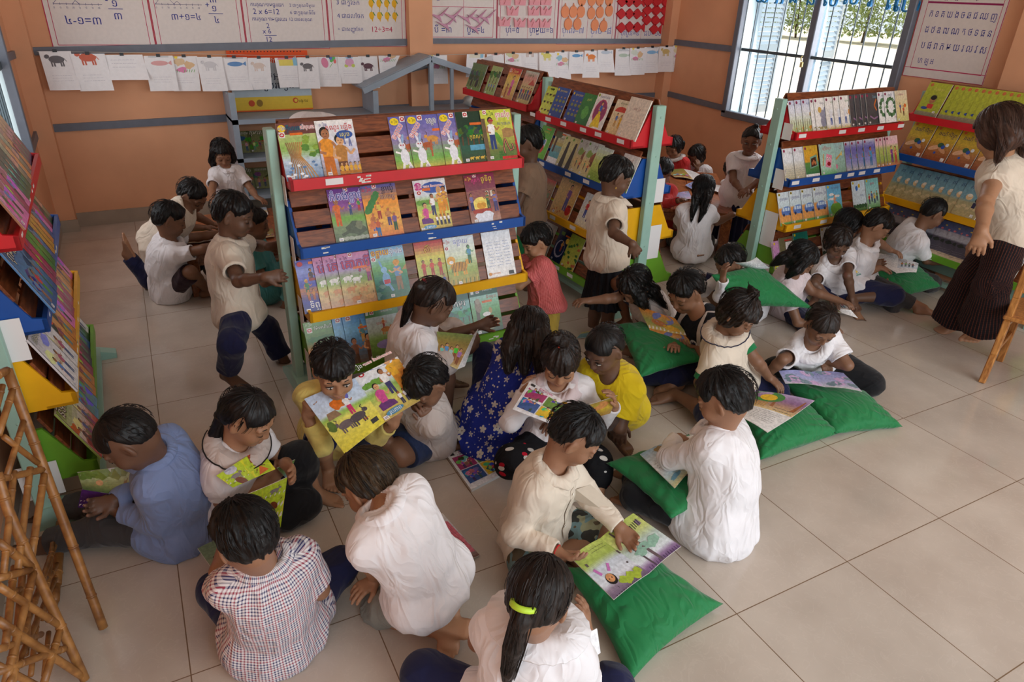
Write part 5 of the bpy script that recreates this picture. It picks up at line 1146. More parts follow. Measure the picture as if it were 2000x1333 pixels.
    def body(s,feet=('L','R'),hands=('L','R'),open_eyes=False,face=True,lookdown=.6,mouth=0):
        pts=[s.P,s.N,s.H]+[p for t in s.arm.values() for p in t]+[p for t in s.leg.values() for p in t]+[s.hand[k][0]+s.hand[k][1]*.15*s.sc for k in s.hand]+[s.foot[k][0]+s.foot[k][1]*.16*s.sc for k in s.foot]
        pts=np.array(pts); c=s.sc; s.lo=pts.min(0)-.15*c; s.hi=pts.max(0)+.15*c; s.lo[2]=max(s.lo[2],-.02)
        F=Field(s.lo,s.hi,s.h); s.torso(F); s.head(F)
        for k in s.arm:
            S,E,W=s.arm[k]; F.put(caps(S,E,.039*c,.03*c),.03*c); m=E+(W-E)*.3
            F.put(caps(E,m,.03*c,.031*c),.015*c); F.put(caps(m,W,.031*c,.021*c),.012*c)
            if k in hands: s.hands(F,k)
        for k in s.leg:
            H_,K,A=s.leg[k]; F.put(caps(H_,K,.058*c,.046*c),.03*c); m=K+(A-K)*.35; bk=nrm(np.cross(s.l,A-K))
            F.put(caps(K,m,.044*c,.042*c),.02*c); F.put(caps(m,A,.042*c,.027*c),.015*c)
            if k in feet: s.feet(F,k)
        F.cut(lambda P:(F4(.001)-P[2])+0*P[0]+0*P[1])
        hc=s.hs
        def col(v):
            c_=np.tile(s.skin,(len(v),1)); L_=(v-s.H)/hc; f,l,u=L_@s.HF,L_@s.HL,L_@s.HU
            lip=np.exp(-(((l)/.02)**2+((u+.062)/.0095)**2)*1.3)*(f>.07); c_=c_*(1-.55*lip[:,None])+lin(140,62,58)*(.55*lip[:,None])
            br=np.exp(-(((np.abs(l)-.034)/.02)**2+((u+.004)/.014)**2))*(f>.05)*.25; c_*=(1-br)[:,None]
            for k in s.foot:
                if k not in feet: continue
                A,d,u_=s.foot[k]; q=v-A; so=(q@u_<-.046*c)&(np.linalg.norm(q,axis=1)<.18*c); c_[so]=c_[so]*.5+lin(200,150,115)*.5
            for p,dd in getattr(s,'tips',[]):
                w=np.exp(-((v-p)**2).sum(1)/(.008*c)**2)*.35; c_=c_*(1-w[:,None])+lin(196,140,115)*w[:,None]
            return c_
        b=sdf_obj('body',F,SKIN,s.root,colfn=col,origin=s.o); s.bodyo=b
        if face: s.face(open_eyes,lookdown)
        return s
    def face(s,open_eyes,ld):
        k=s.hs; o=s.o
        def hp(f,l,u): return s.HP(f,l,u)-o
        for sg in(-1,1):
            b=MB(); e=MB(); bb=MB(); bb.tube([hp(.083,sg*.014,.0185),hp(.0825,sg*.026,.0235),hp(.0765,sg*.040,.0225),hp(.068,sg*.05,.0165)],[.0022*k,.0036*k,.0032*k,.0015*k],6,flat=.6); bb.build('eyebrow',LASH,s.root,True)
            if not open_eyes:
                b.tube([hp(.0805,sg*.0185,-.0075),hp(.0845,sg*.027,-.0118),hp(.0835,sg*.037,-.0118),hp(.0765,sg*.0475,-.0075)],[.0009*k,.0015*k,.0016*k,.0009*k],6)
            else:
                b.tube([hp(.0815,sg*.0175,.0005),hp(.0852,sg*.026,.0055),hp(.0845,sg*.037,.0055),hp(.0765,sg*.048,.0)],[.0012*k,.002*k,.002*k,.0012*k],6)
                e.tube([hp(.0835,sg*.0205,-.0012),hp(.0862,sg*.0265,-.001),hp(.0862,sg*.036,-.001),hp(.079,sg*.0455,-.002)],[.0015*k,.0036*k,.0036*k,.0015*k],8,mi=0)
                e.tube([hp(.085,sg*.0315,-.002),hp(.0903,sg*.0315,-.003)],[.0052*k,.0046*k],12,mi=1)
            b.build('eyelashes',LASH,s.root,True)
            if e.v: e.build('eye',[EYEW,IRIS],s.root,True)
        return s
    def chest(s,name,shapes,u,v,m,lift=.0015):
        from mathutils.bvhtree import BVHTree
        me=s.shirto.data; bv=BVHTree.FromPolygons([x.co[:] for x in me.vertices],[tuple(q.vertices) for q in me.polygons]); b=MB()
        for k,(poly,c) in enumerate(shapes):
            P=[]
            for x,y in poly:
                o_=s.N-s.o+s.l*(u-x)*s.sc+s.up*(v+y)*s.sc+s.f*.35; h=bv.ray_cast(Vector(o_),Vector(-s.f))
                if h[0]: P.append(np.array(h[0])+np.array(h[1])*(lift+.0006*k))
            if len(P)>2: b.add(P,[tuple(range(len(P)))],rgb(c))
        if b.v: b.build(name,m,s.shirto,attr=True)
        return s
    def placket(s,col,btn=(236,230,220),n=4,pocket=True):
        s.chest('button_placket',[([(-.013,-.05-.0*i-.045*i),(.013,-.05-.045*i),(.013,-.095-.045*i),(-.013,-.095-.045*i)],col) for i in range(6)],0,0,PRINTM,.002)
        for i in range(n): s.chest('button',[([(.0055*math.cos(t),.0055*math.sin(t)-.075-.062*i) for t in np.linspace(0,6.283,9)[:-1]],btn)],0,0,PRINTM,.004)
        if pocket: s.chest('pocket',[([(-.028,.03),(.028,.03),(.028,-.02),(0,-.034),(-.028,-.02)],tuple(int(x*.955) for x in col))],.062,-.115,PRINTM,.002)
        return s
    # ---- hair
    def hair(s,style='short',m=None,t=.015,line=(.05,-.088),spike=.0,tails=(),tuft=420,fringe=None,tl=.03,seed=1,h=None,rough=1.):
        m=m or HAIR; k=s.hs; h=h or max(.0035,s.h*.85); rnd=np.random.RandomState(seed+int(s.rnd.rand()*999)); a=(s.HF,s.HL,s.HU)
        lo=s.H-.17*k; hi=s.H+.17*k
        for tp in tails:
            for p,_ in tp: lo=np.minimum(lo,p-.07); hi=np.maximum(hi,p+.07)
        F=Field(lo,hi,h)
        F.put(ell(s.HP(-.010,0,.024),a,((.09+t)*k,(.074+t)*k,(.08+t)*k)),.0)
        if style=='long': F.put(ell(s.HP(-.02,0,-.03),a,((.07+t*.8)*k,(.066+t)*k,.08*k)),.02*k)
        if style!='long': F.put(ell(s.HP(-.034,0,-.016),a,((.056+t*.8)*k,(.06+t*.8)*k,(.056+t*.6)*k)),.02*k)
        f0,u0=.085,line[0]; f1,u1=-.085,line[1]; sl=(u0-u1)/(f0-f1)
        H_,HF,HL,HU=s.H,s.HF,s.HL,s.HU
        def q(P,A): return ((P[0]-F4(H_[0]))*F4(A[0])+(P[1]-F4(H_[1]))*F4(A[1])+(P[2]-F4(H_[2]))*F4(A[2]))/F4(k)
        def keep(P):
            f,l,u=q(P,HF),q(P,HL),q(P,HU)
            ln=u0+(f-f0)*sl+ .012*np.cos(l*40)*(f>.03)
            if fringe is not None: ln=np.where(f>.045,np.minimum(ln,fringe+.1*np.abs(l)),ln)
            side=(np.abs(l)>.055)&(f>.012)&(f<.075)   # in front of the ear
            if style!='long': ln=ln+.062*np.exp(-((f+.004)/.024)**2)*np.clip((np.abs(l)-.045)/.015,0,1)+.012*(f>.03)*np.clip((np.abs(l)-.04)/.02,0,1)
            d=(ln-u)
            if style=='long':
                fa=(f-.035)+np.maximum(0,(np.abs(l)-.05))*-.6; d=np.where(u<u0-.005,np.maximum(fa,-.2-u),d) if fringe is None else np.where(u<fringe,np.maximum(fa,-.2-u),d)
            return d*F4(k)
        if style=='short':
            def taper(v):
                P=[v[:,0],v[:,1],v[:,2]]; return np.clip(.03+keep(P)/k,0,.03)/.03*(t-.004)*k*.95
            F.disp(taper,.03)
        F.cut(keep,.006*k)
        for tp in tails:
            for (p,r),(p2,r2) in zip(tp[:-1],tp[1:]): F.put(caps(p,p2,r,r2),.016)
        if style=='tied': rough=rough*.5; tuft=int(tuft*.5)
        def ang(v):
            L_=(v-H_)/k; f,l,u=L_@HF+.02,L_@HL,L_@HU; return np.arctan2(l,f),np.arccos(np.clip(u/(np.linalg.norm(L_,axis=1)+1e-6),-1,1)),L_
        def dsp(v):
            A,B,L_=ang(v); n=vnoise(np.stack([A*9+40,B*2.2+10,L_[:,2]*0+3],-1))+.5*vnoise(np.stack([A*22+40,B*4+10,L_[:,2]*0+9],-1))
            return (n-.75)*-.011*rough*k+(vnoise(v*90+50)-.5)*-.004*rough
        F.disp(dsp,.02)
        # loose strands that follow the scalp away from the crown
        ev=[];ef=[]
        def strand(pts,w):
            nonlocal ev,ef
            b0=len(ev); n=len(pts); side=None
            for i,p in enumerate(pts):
                d=nrm(pts[min(i+1,n-1)]-pts[max(i-1,0)]); x=nrm(np.cross(d,p-H_)) ; y=nrm(np.cross(d,x)); ww=w*(1-.85*i/(n-1))
                ev+= [p+x*ww,p-x*ww,p+y*ww]
            for i in range(n-1):
                for j in range(3):
                    ef.append((b0+i*3+j,b0+i*3+(j+1)%3,b0+i*3+3+(j+1)%3,b0+i*3+3+j))
        for _ in range(tuft):
            A=rnd.uniform(-math.pi,math.pi); B=rnd.uniform(.05,1.9)
            f,l,u=math.cos(A)*math.sin(B)-.12,math.sin(A)*math.sin(B),math.cos(B)
            R=V((.09+t)*f-.010,(.074+t)*l,(.08+t)*u+.024)
            ln=u0+(R[0]-f0)*sl
            if R[0]>.045 and fringe is not None: ln=min(ln,fringe)
            if style=='short' and abs(R[1])>.05 and abs(R[0])<.045: ln=max(ln,.034)
            if R[2]<ln+.008+(.75*tl if (R[0]>.02 or abs(R[1])>.05) and style=='short' else 0): continue
            pts=[]; L_=rnd.uniform(.6,1.3)*tl; lift=rnd.uniform(0,1)*spike; A2=A+rnd.normal(0,.12)
            for i in range(4):
                B2=B+i/3*L_/.09; w=i/3
                f,l,u=math.cos(A+(A2-A)*w)*math.sin(B2)-.12,math.sin(A+(A2-A)*w)*math.sin(B2),math.cos(B2); e=1+(.01+.02*w+lift*w*2.2)/1.
                pts.append(s.HP(((.09+t)*f)*e-.010,(.074+t)*l*e,(.08+t)*u*e+.024))
            strand(pts,rnd.uniform(.0012,.0028)*k)
        for tp in tails:
            tot=len(tp)
            for _ in range(70):
                an=rnd.uniform(0,6.28); pts=[]; oa=V(math.cos(an),math.sin(an),rnd.uniform(-.5,.5)); fl=rnd.uniform(.9,1.25); i0=rnd.randint(0,max(1,tot-2))
                for i in range(i0,tot):
                    p,r=tp[i]; pts.append(p+oa*r*(.8 if i==i0 else fl))
                e=nrm(pts[-1]-pts[-2]) if len(pts)>1 else V(0,0,-1); pts.append(pts[-1]+e*rnd.uniform(.005,.03)-oa*tp[-1][1]*.6)
                if len(pts)>=3: strand(pts,rnd.uniform(.001,.0022))
        def uv(v):
            A,B,L_=ang(v); return np.stack([A*.12,B*.1,0*A],-1)
        o=sdf_obj('hair',F,m,s.root,uvfn=uv,origin=s.o,extra=(np.array(ev),ef) if ev else None)
        return s
    def band(s,p,r,m,ax=None,w=.006):
        ax=V(0,0,1) if ax is None else nrm(ax); x=nrm(np.cross(ax,(.3,.5,.8))); y=np.cross(ax,x); b=MB()
        b.tube([p-s.o+(x*math.cos(t)+y*math.sin(t))*r for t in np.linspace(0,2*math.pi,15)],w,6,cap=False); return b.build('hair_tie',m,s.root,True)
    # ---- clothes
    def gar(s,v):
        """garment coordinates: around the trunk, along the spine, depth"""
        q=v-s.M; u=q@s.l; w=q@s.up; f=q@s.f; a=np.arctan2(u,np.where(f<0,-f,f)+.03); return np.stack([a*.12*s.sc+u*.25,w,f],-1)
    def garleg(s,v):
        out=np.zeros((len(v),3)); best=np.full(len(v),9.)
        for i,k in enumerate(s.leg):
            H_,K,A=s.leg[k]
            for j,(p,q) in enumerate(((H_,K),(K,A))):
                d=q-p; L=np.linalg.norm(d); d=d/L; t=np.clip((v-p)@d,0,L); r=v-p-t[:,None]*d; dist=np.linalg.norm(r,axis=1); m=dist<best; best[m]=dist[m]
                x=nrm(s.l-d*(s.l@d)); y=np.cross(d,x); out[m]=np.stack([np.arctan2(r@y,r@x)*.085*s.sc+i,t+j*L+0*t,dist*0],-1)[m]
        return out
    def fold(s,amp,sc=14,seed=0):
        def fn(P):
            L_=np.stack([(P-s.M)@s.l,(P-s.M)@s.up,(P-s.M)@s.f],-1)
            n=vnoise(np.stack([L_[:,0]*sc+7+seed,L_[:,1]*sc*.55+L_[:,0]*sc*.6+9,L_[:,2]*sc+5],-1)); r=1-np.abs(2*n-1); n2=vnoise(L_*sc*2.3+30)
            return -(amp*(r-.5)+amp*.4*(n2-.5))
        return fn
    def shirt(s,m,sleeve='short',g=.014,hem=.06,flare=.02,fold=.013,neck=.05,open_=0,sl_r=1.,col=None,name='shirt',collar=True,cm=None,ends=None,hemcut=False,hipr=1.):
        c=s.sc; F=Field(s.lo,s.hi,s.h); s.torso(F,g,.055)
        up1=nrm(s.M-s.P); b=s.P-up1*(hem-.05)*c; F.put(ell(b,(np.cross(s.l,up1),s.l,up1),((.1+flare)*c+g,(.122+flare)*c+g,.085*c)),.05*c)
        F.put(fcap(s.N-s.up*.12*c,s.P+up1*.02*c,s.l,.106*c+g,.078*c+g,.116*c+g+flare*.5,.094*c+g+flare*.5),.05*c)
        for k in s.leg:
            H_,K,A_=s.leg[k]; F.put(caps(H_,H_+(K-H_)*(.3 if not hemcut else .22),(.08*c+g*.7)*hipr,(.074*c+g*.5)*hipr),.05*c)
        if fold: F.disp(s.fold(fold*c,13/c),.03)
        for k in s.arm:
            S,E,W=s.arm[k]; d=nrm(E-S); A=Field(np.minimum(np.minimum(S,E),W)-.1*c,np.maximum(np.maximum(S,E),W)+.1*c,s.h)
            A.lo=s_lo=F.lo+np.round((A.lo-F.lo)/s.h)*s.h
            if sleeve=='short': A.put(caps(S,S+d*.135*c,.046*c*sl_r,.05*c*sl_r),.035*c)
            elif sleeve=='cap': A.put(caps(S,S+d*.04*c,.056*c,.06*c),.03*c)
            elif sleeve=='puff': A.put(ell(S+d*.055*c,(d,nrm(np.cross(d,s.up)+1e-4),np.cross(d,nrm(np.cross(d,s.up)+1e-4))),(.075*c,.064*c,.064*c)),.03*c); A.put(caps(S+d*.1*c,S+d*.14*c,.05*c,.047*c),.012*c)
            elif sleeve=='long':
                e=1 if ends is None else ends
                A.put(caps(S,E,.048*c*sl_r,.043*c*sl_r),.04*c); A.put(caps(E,E+(W-E)*1.02*e,.042*c*sl_r,.033*c*sl_r),.02*c)
            if fold: A.disp(s.fold(fold*.8*c,15/c,4),.03)
            if sleeve in('short','puff','cap'):
                e=S+d*{'short':.13,'puff':.135,'cap':.045}[sleeve]*c; A.put(cyl(e,d,.12*c,.16*c),.0,True); A.put(caps(e-d*.03*c,e+d*.05*c,.04*c*sl_r if sleeve!='puff' else .04*c),.003,True)
            else:
                d=nrm(W-E); e=E+(W-E)*(.97 if ends is None else .97*ends); A.put(caps(e-d*.02*c,e+d*.06*c,.026*c*sl_r,.03*c*sl_r),.003,True); A.put(cyl(e,d,.1*c,.12*c),.0,True)
            F.join(A,.03*c)
        if hemcut: hb=s.P-up1*hem*c; F.put(cyl(hb,-up1,.24*c,.3*c),.0,True); F.put(fcap(hb-up1*.05*c,hb+up1*.02*c,s.l,.1*c,.08*c),.003,True)
        nd=nrm(s.H-s.N); F.put(caps(s.N+nd*.016*c+s.f*.008*c,s.N+nd*.09*c,(neck-.005)*c,.058*c),.004,True)
        F.cut(lambda P:(F4(.0012)-P[2])+0*P[0]+0*P[1])
        o=sdf_obj(name,F,m,s.root,uvfn=s.gar,origin=s.o,colfn=col); s.shirto=o
        return s
    def collar(s,m,kind='shirt',w=.027,r=.05,frill=0,edge=None):
        """folded collar: a flared band round the neckline"""
        c=s.sc; b=MB(); o=s.o; n=48; up=nrm(s.up*.8+s.f*.12); base=s.N+s.f*.006*c+s.up*.006*c
        vs=[];fs=[]
        for i in range(n+1):
            a=-math.pi+2*math.pi*i/n; d=s.f*math.cos(a)+s.l*math.sin(a)*1.12
            fr=max(0,math.cos(a)); rr=r*c; ww=w*c*(1+(.6*math.exp(-((abs(a)-.35)/.22)**2) if kind=='shirt' else .1*fr))
            wob=frill*c*math.sin(i*math.pi*.9) ; dz=-.026*c*fr; rr*=1+.12*fr
            p0=base+d*rr*.9+s.up*(.02*c+dz); p1=base+d*rr*.97+s.up*(.036*c+dz)
            p2=base+d*(rr+ww*.5)+s.up*(.032*c+dz*1.1); p3=base+d*(rr+ww)+s.up*(.03*c-ww*(.42 if kind=='shirt' else .2)+dz*(1.3 if kind=='shirt' else 1.1)+wob)
            vs+=[p-o for p in(p0,p1,p2,p3)]+[p3-o-s.up*.006*c,p0-o-s.up*.03*c]
        for i in range(n):
            if kind=='shirt' and i in(0,) : pass
            for j in range(5): fs.append((i*6+j,i*6+j+1,i*6+7+j,i*6+6+j))
        b.add(vs,fs); q=b.build('collar',m,s.root,True)
        ga=q.data.attributes.new('gar','FLOAT_VECTOR','POINT'); ga.data.foreach_set('vector',s.gar(np.array(vs)+o).astype(F4).ravel())
        if edge:
            b=MB(); b.tube([vs[i*6+3] for i in range(n)],.0028*c,5,cap=False); b.build('collar_edge',edge,q,True)
        return s
    def buttons(s,m,n=4,f=.1):
        b=MB()
        for i in range(n):
            t=i/(n-.3); p=s.N*(1-t)+s.P*t; p=p+s.f*(.075+.028)*s.sc; b.tube([p-s.o-s.f*.01,p-s.o+s.f*.004],.006*s.sc,10)
        return s
    def pants(s,m,end=.97,g=.014,cuff=1.,fold=.012,name='trousers',r=1.,legs=('L','R')):
        """end: 0..1 thigh, 1..2 shin"""
        c=s.sc; F=Field(s.lo,s.hi,s.h); up1=nrm(s.M-s.P)
        F.put(ell(s.P+up1*.03*c,(np.cross(s.l,up1),s.l,up1),(.076*c+g*.5,.102*c+g*.5,.085*c)),.0)
        for k in s.leg:
            H_,K,A=s.leg[k]; G=Field(np.minimum(np.minimum(H_,K),A)-.12*c,np.maximum(np.maximum(H_,K),A)+.12*c,s.h); G.lo=F.lo+np.round((G.lo-F.lo)/s.h)*s.h
            if end<=1:
                q=H_+(K-H_)*end; G.put(caps(H_+(q-H_)*.03,q+nrm(K-H_)*.02*c,.074*c*r,.064*c*r*cuff),.05*c); d,rr=nrm(K-H_),.05*c
            else:
                G.put(caps(H_+(K-H_)*.03,K,.07*c*r,.058*c*r),.05*c); q=K+(A-K)*(end-1); d=nrm(A-K); G.put(caps(K,q+d*.02*c,.057*c*r,.048*c*r*cuff),.03*c); rr=.036*c*cuff
            if fold: G.disp(s.fold(fold*c,12/c,3),.03)
            G.put(caps(q-d*.03*c,q+d*.06*c,rr),.003,True); G.put(cyl(q,d,.14*c,.14*c),.0,True)
            F.join(G,.04*c)
        F.cut(lambda P:(F4(.0012)-P[2])+0*P[0]+0*P[1])
        sdf_obj(name,F,m,s.root,uvfn=s.garleg if 'pinstripe' in m.name else s.gar,origin=s.o); return s
    def skirt(s,m,end=1.05,g=.02,k=.06,fold=.01,name='skirt',stand=False,length=.34,rb=.155,pleats=0,fs=12):
        c=s.sc; up1=nrm(s.M-s.P); lo,hi=s.lo.copy(),s.hi.copy(); F=Field(lo,hi,s.h)
        F.put(ell(s.P+up1*.03*c,(np.cross(s.l,up1),s.l,up1),(.074*c+g*.5,.1*c+g*.5,.085*c)),.0)
        if stand:
            a=s.P+up1*.03*c; b=s.P-V(0,0,length*c); F.put(fcap(a,b,s.l,.1*c+g*.6,.075*c+g*.6,rb*c,rb*.82*c),.03)
        else:
            ks=[]
            for kk in s.leg:
                H_,K,A=s.leg[kk]; e=K if end>=1 else H_+(K-H_)*end; F.put(caps(H_+(e-H_)*.2,e,.076*c,.066*c),k*c); ks.append(e)
                if end>1: F.put(caps(K,K+(A-K)*(end-1),.07*c,.062*c),k*.6*c)
            if len(ks)==2: F.put(caps(s.P*.35+ks[0]*.65-V(0,0,.02),s.P*.35+ks[1]*.65-V(0,0,.02),.04*c),k*c)
        if fold: F.disp(s.fold(fold*c,fs/c,8),.03)
        if pleats:
            def pl(P):
                q=P-s.P; a=np.arctan2(q@s.l,q@s.f); return .008*c*np.cos(a*pleats)*np.clip(-(q@s.up)/.1,0,1)
            F.disp(pl,.03)
        if stand:
            zb=s.P[2]-length*c; F.cut(lambda P:(F4(zb)-P[2])+0*P[0]+0*P[1])
        F.cut(lambda P:(F4(.0012)-P[2])+0*P[0]+0*P[1])
        sdf_obj(name,F,m,s.root,uvfn=s.gar,origin=s.o); return s
# ------------------------------------------------------------------ every figure, placed by the spots its joints cover in the photograph
def cross(p):
    return p.lg('R',[.72,-.85,.0],[.15,1,-.1]).lg('L',[.75,.8,.0],[-.1,-1,-.1])
def squat(p,z=0): return p.lg('R',[.75,-.35,.62],[-.35,.05,-1]).lg('L',[.75,.35,.62],[-.35,-.05,-1])
def kneel(p): return p.lg('R',[.75,-.12,-.62],[-1,0,-.05],fd=[-1,0,-.35],fu=[.3,0,-1]).lg('L',[.75,.12,-.62],[-1,0,-.05],fd=[-1,0,-.35],fu=[.3,0,-1])
def stand(p,s=.03): return p.lg('R',[s,-.02,-1],[0,0,-1]).lg('L',[-s,.02,-1],[-.05,0,-1])
def read(p,w=.25): return p.a('R',[.35,-.35,-1],[.95,w*1.2,.15],pn=[0,.8,.5]).a('L',[.35,.35,-1],[.95,-w*1.2,.15],pn=[0,-.8,.5])
NH=.0044
# ---- front and middle of the room
p=Fig('boy in a cream long-sleeved shirt and camouflage shorts reading over the nearest green cushion',(1045,1030,.1),(1078,912,.5),(1125,852,.63),-60,-35,36,1.02,'a',h=NH)
p.a('R',(1008,1035,.25),(1088,1078,.235),pn=[.2,.6,.8],curl=.45).a('L',(1150,968,.3),(1190,1010,.26),pn=[.2,-.8,.6],curl=.45)
p.lg('R',(1032,1122,.09),(1105,1070,.05)).lg('L',(1178,1052,.1),(1085,1085,.06))
p.body().hair('short',spike=.03,tl=.035,t=.013,line=(.056,-.06)).shirt(CREAM,'long').collar(CREAM).placket((216,200,182)).pants(pattern('camo_cloth','camo'),.95,cuff=1.1,name='shorts')
b=MB(); S,E,W=p.arm['R']; d=nrm(W-E); x=nrm(np.cross(d,(0,0,1))); y=np.cross(d,x); c=W-p.o; b.tube([c+(x*math.cos(t)+y*math.sin(t))*.024 for t in np.linspace(0,6.283,17)],.003,6,cap=False); b.build('red_wrist_string',mat('red_thread',rgb(190,30,30),.7),p.root,True)
p=Fig('boy in a red and navy checked shirt, back to camera, sitting cross-legged on the floor',(538,1228,.1),(515,1102,.47),(478,1048,.62),97,110,30,1.02,'a',h=NH)
p.a('L',[.75,.05,-.6],[.9,-.4,.1],pn=[0,-.5,.8]).a('R',(622,1150,.26),[.8,.75,.1],pn=[0,.5,.8])
p.lg('R',(655,1120,.12),[.35,1,-.15]).lg('L',(432,1165,.12),[.2,-1,-.15])
p.body().hair('short',spike=.015,tl=.045,t=.014).shirt(pattern('checked_cloth','plaid'),'short',sl_r=1.1,hem=.09,flare=.035).collar(pattern('checked_cloth','plaid'),r=.056).pants(NAVY,1.9)
p=Fig('boy in a white short-sleeved shirt kneeling with bare soles towards the camera',(838,1140,.22),(750,1000,.42),(718,945,.48),118,125,42,1.02,'d',h=NH,slouch=.035)
p.a('L',(718,1098,.23),(742,1152,.035),hd=V(-.9,-.25,-.1),pn=[0,0,-1],curl=.3).a('R',[.4,-.4,-.8],[.5,-.2,-.6],pn=[0,0,-1])
p.lg('R',[.78,-.05,-.75],(895,1218,.06),fd=(Pz(893,1285,.015)-Pz(900,1205,.1)),fu=V(.3,.4,-.9)).lg('L',[.78,-.02,-.75],(858,1232,.05),fd=(Pz(925,1240,.03)-Pz(850,1225,.05)),fu=V(-.2,.3,-.9))
p.body().hair('short',HAIRS,spike=.02,tl=.05,t=.016,line=(.05,-.085)).shirt(WHITE,'short',hem=.06,flare=.012,hemcut=True,g=.018,sl_r=1.1).collar(WHITE,w=.03).pants(GREYS,.9,name='shorts')
p=Fig('boy in a white long-sleeved shirt, back to camera, with a green cushion across his lap',(1405,1010,.1),(1403,838,.49),(1412,778,.63),118,120,28,1.08,'a',h=NH,slouch=.05)
p.a('L',(1296,897,.27),(1318,852,.24),hd=V(.8,.1,-.1),pn=[0,0,-1],curl=.4).a('R',[.5,-.4,-.8],(1352,922,.22),hd=V(-.9,.1,-.1),pn=[0,0,-1],curl=.9)
p.lg('L',(1243,968,.1),(1240,938,.05),fd=V(-.6,.7,0)).lg('R',[.8,-.6,0],[.1,1,-.1])
p.body().hair('short',spike=.03,tl=.04,t=.018,line=(.05,-.08)).shirt(WHITE,'long',hem=.1,flare=.035,g=.02).collar(WHITE).pants(BLACKC,1.9)
p=Fig('girl with a ponytail in a neon green tie, back to camera at the bottom edge',(1010,1395,.1),(1047,1228,.47),(1052,1168,.61),45,40,38,1.,'a',h=NH)
p.a('R',(1152,1345,.25),(1150,1300,.27),hd=V(.2,.5,.7),pn=[.2,1,.1],curl=.3).a('L',[.4,.4,-.9],[.9,-.3,.1])
p.lg('L',(905,1352,.1),(1000,1400,.05)).lg('R',(1195,1345,.1),(1080,1400,.05)).body()
t0=p.HP(-.1,.01,.015); tail=[(t0,.02),(Pd(1018,1212,t0-V(0,0.03,0)),.024),(Pd(1004,1262,t0-V(0,.03,0)),.024),(Pd(994,1310,t0-V(0,.02,0)),.018),(Pd(990,1345,t0-V(0,.0,0)),.008)]
p.hair('tied',HAIRB,t=.012,tails=[tail],line=(.06,-.06),tl=.06).shirt(WHITE,'puff',g=.018).collar(WHITE,'round',w=.075,r=.055,frill=.004).skirt(NAVY); p.band(tail[0][0]*.6+tail[1][0]*.4,.03,mat('neon_green_band',rgb(190,226,60),.5),tail[1][0]-tail[0][0],.009)
p=Fig('boy in a light blue shirt sitting against the left rack, reading',(352,1012,.1),(305,893,.47),(250,858,.6),158,170,42,1.05,'c',h=NH,slouch=.05)
p.a('L',(312,1022,.2),(238,1003,.2),hd=V(-.7,.5,.2),pn=[0,-.8,.3],curl=.6).a('R',[.5,-.25,-.8],(247,960,.25),hd=V(-.8,-.1,0),pn=[0,.6,.5],curl=.6)
p.lg('L',(228,1032,.1),(110,1055,.05)).lg('R',(255,985,.12),(130,990,.05))
p.body().hair('short',spike=.0,tl=.02,t=.007,line=(.045,-.05),rough=.3).shirt(LBLUE,'long',hem=.1).collar(LBLUE).pants(DARKG,1.9)
p=Fig('girl with a long ponytail and white collared blouse holding a green picture book',(450,975,.1),(458,868,.46),(485,815,.59),-38,-38,34,1.,'d',h=NH)
p.a('R',(430,977,.21),(515,942,.24),hd=V(.75,.1,.3),pn=[.2,.9,.3],curl=.5).a('L',[.5,.3,-.8],(560,905,.27),hd=V(.3,-.9,0),pn=[.3,-.9,0],curl=.5)
p.lg('R',(612,985,.09),(545,1018,.05)).lg('L',(585,895,.27),(612,955,.06))
p.body()
t0=p.HP(-.09,0,.0); tail=[(t0,.03),(Pd(425,850,t0),.032),(Pd(404,895,t0),.026),(Pd(400,945,t0),.012)]
p.hair('tied',HAIR,t=.011,tails=[tail],line=(.058,-.06),tl=.07).shirt(WHITE,'puff').collar(GREYC,'round',w=.06,r=.054,frill=.003,edge=LASH).skirt(BLACKC,1.3,k=.06); p.band(tail[0][0]*.6+tail[1][0]*.4,.03,LASH,tail[1][0]-tail[0][0])
p=Fig('boy in a yellow patterned shirt peering over the big open picture book',(655,842,.2),(650,772,.52),(653,724,.64),-112,-95,22,.98,'d',h=NH)
p.a('R',(628,872,.3),(612,838,.38),hd=V(.1,-.2,.9),pn=[-.6,.6,0],curl=.7).a('L',(735,852,.28),(764,832,.37),hd=V(.1,-.2,.9),pn=[-.8,-.3,0],curl=.8)
p.lg('R',(625,865,.3),(640,912,.06),fd=V(-.1,-1,0)).lg('L',(700,868,.2),(730,880,.06),fd=V(.8,-.5,0))
p.body(open_eyes=True).hair('short',spike=.02,tl=.05,t=.016,line=(.042,-.07),fringe=.03).shirt(PALEY,'long',ends=.75).pants(NAVY,1.0,name='shorts')
p=Fig('boy with bowed black hair sharing the big picture book, beside the yellow-shirted boy',(838,838,.1),(822,790,.44),(833,748,.57),-170,-160,45,.98,'b',h=NH)
p.a('L',(850,830,.25),(835,820,.34),hd=V(-.3,-.2,.9),pn=[0,-.9,.2],curl=.6).a('R',(748,850,.22),(752,905,.06),hd=V(.1,-.6,-.4),pn=[0,0,-1])
p.lg('R',(775,880,.14),(870,845,.05),fd=V(.9,-.2,0)).lg('L',(800,885,.1),(880,858,.05),fd=V(.9,-.2,0))
p.body().hair('short',tl=.04,t=.016,fringe=.02).shirt(GREYC,'short').pants(BLUEDK,.85,name='shorts')
p=Fig('girl in a white T-shirt and red hair tie squatting by the trays, reading',(800,738,.22),(818,632,.56),(848,590,.68),-8,-10,36,1.02,'c',h=NH)
p.a('R',(868,712,.36),(905,690,.4),hd=V(.5,.3,.4),pn=[0,.9,.3],curl=.6).a('L',[.6,.1,-.6],[.9,-.2,.35],pn=[0,-.9,.3])
p.lg('R',(872,705,.42),(872,826,.06),fd=V(.75,-.6,0)).lg('L',[.85,.3,.45],[-.2,0,-1])
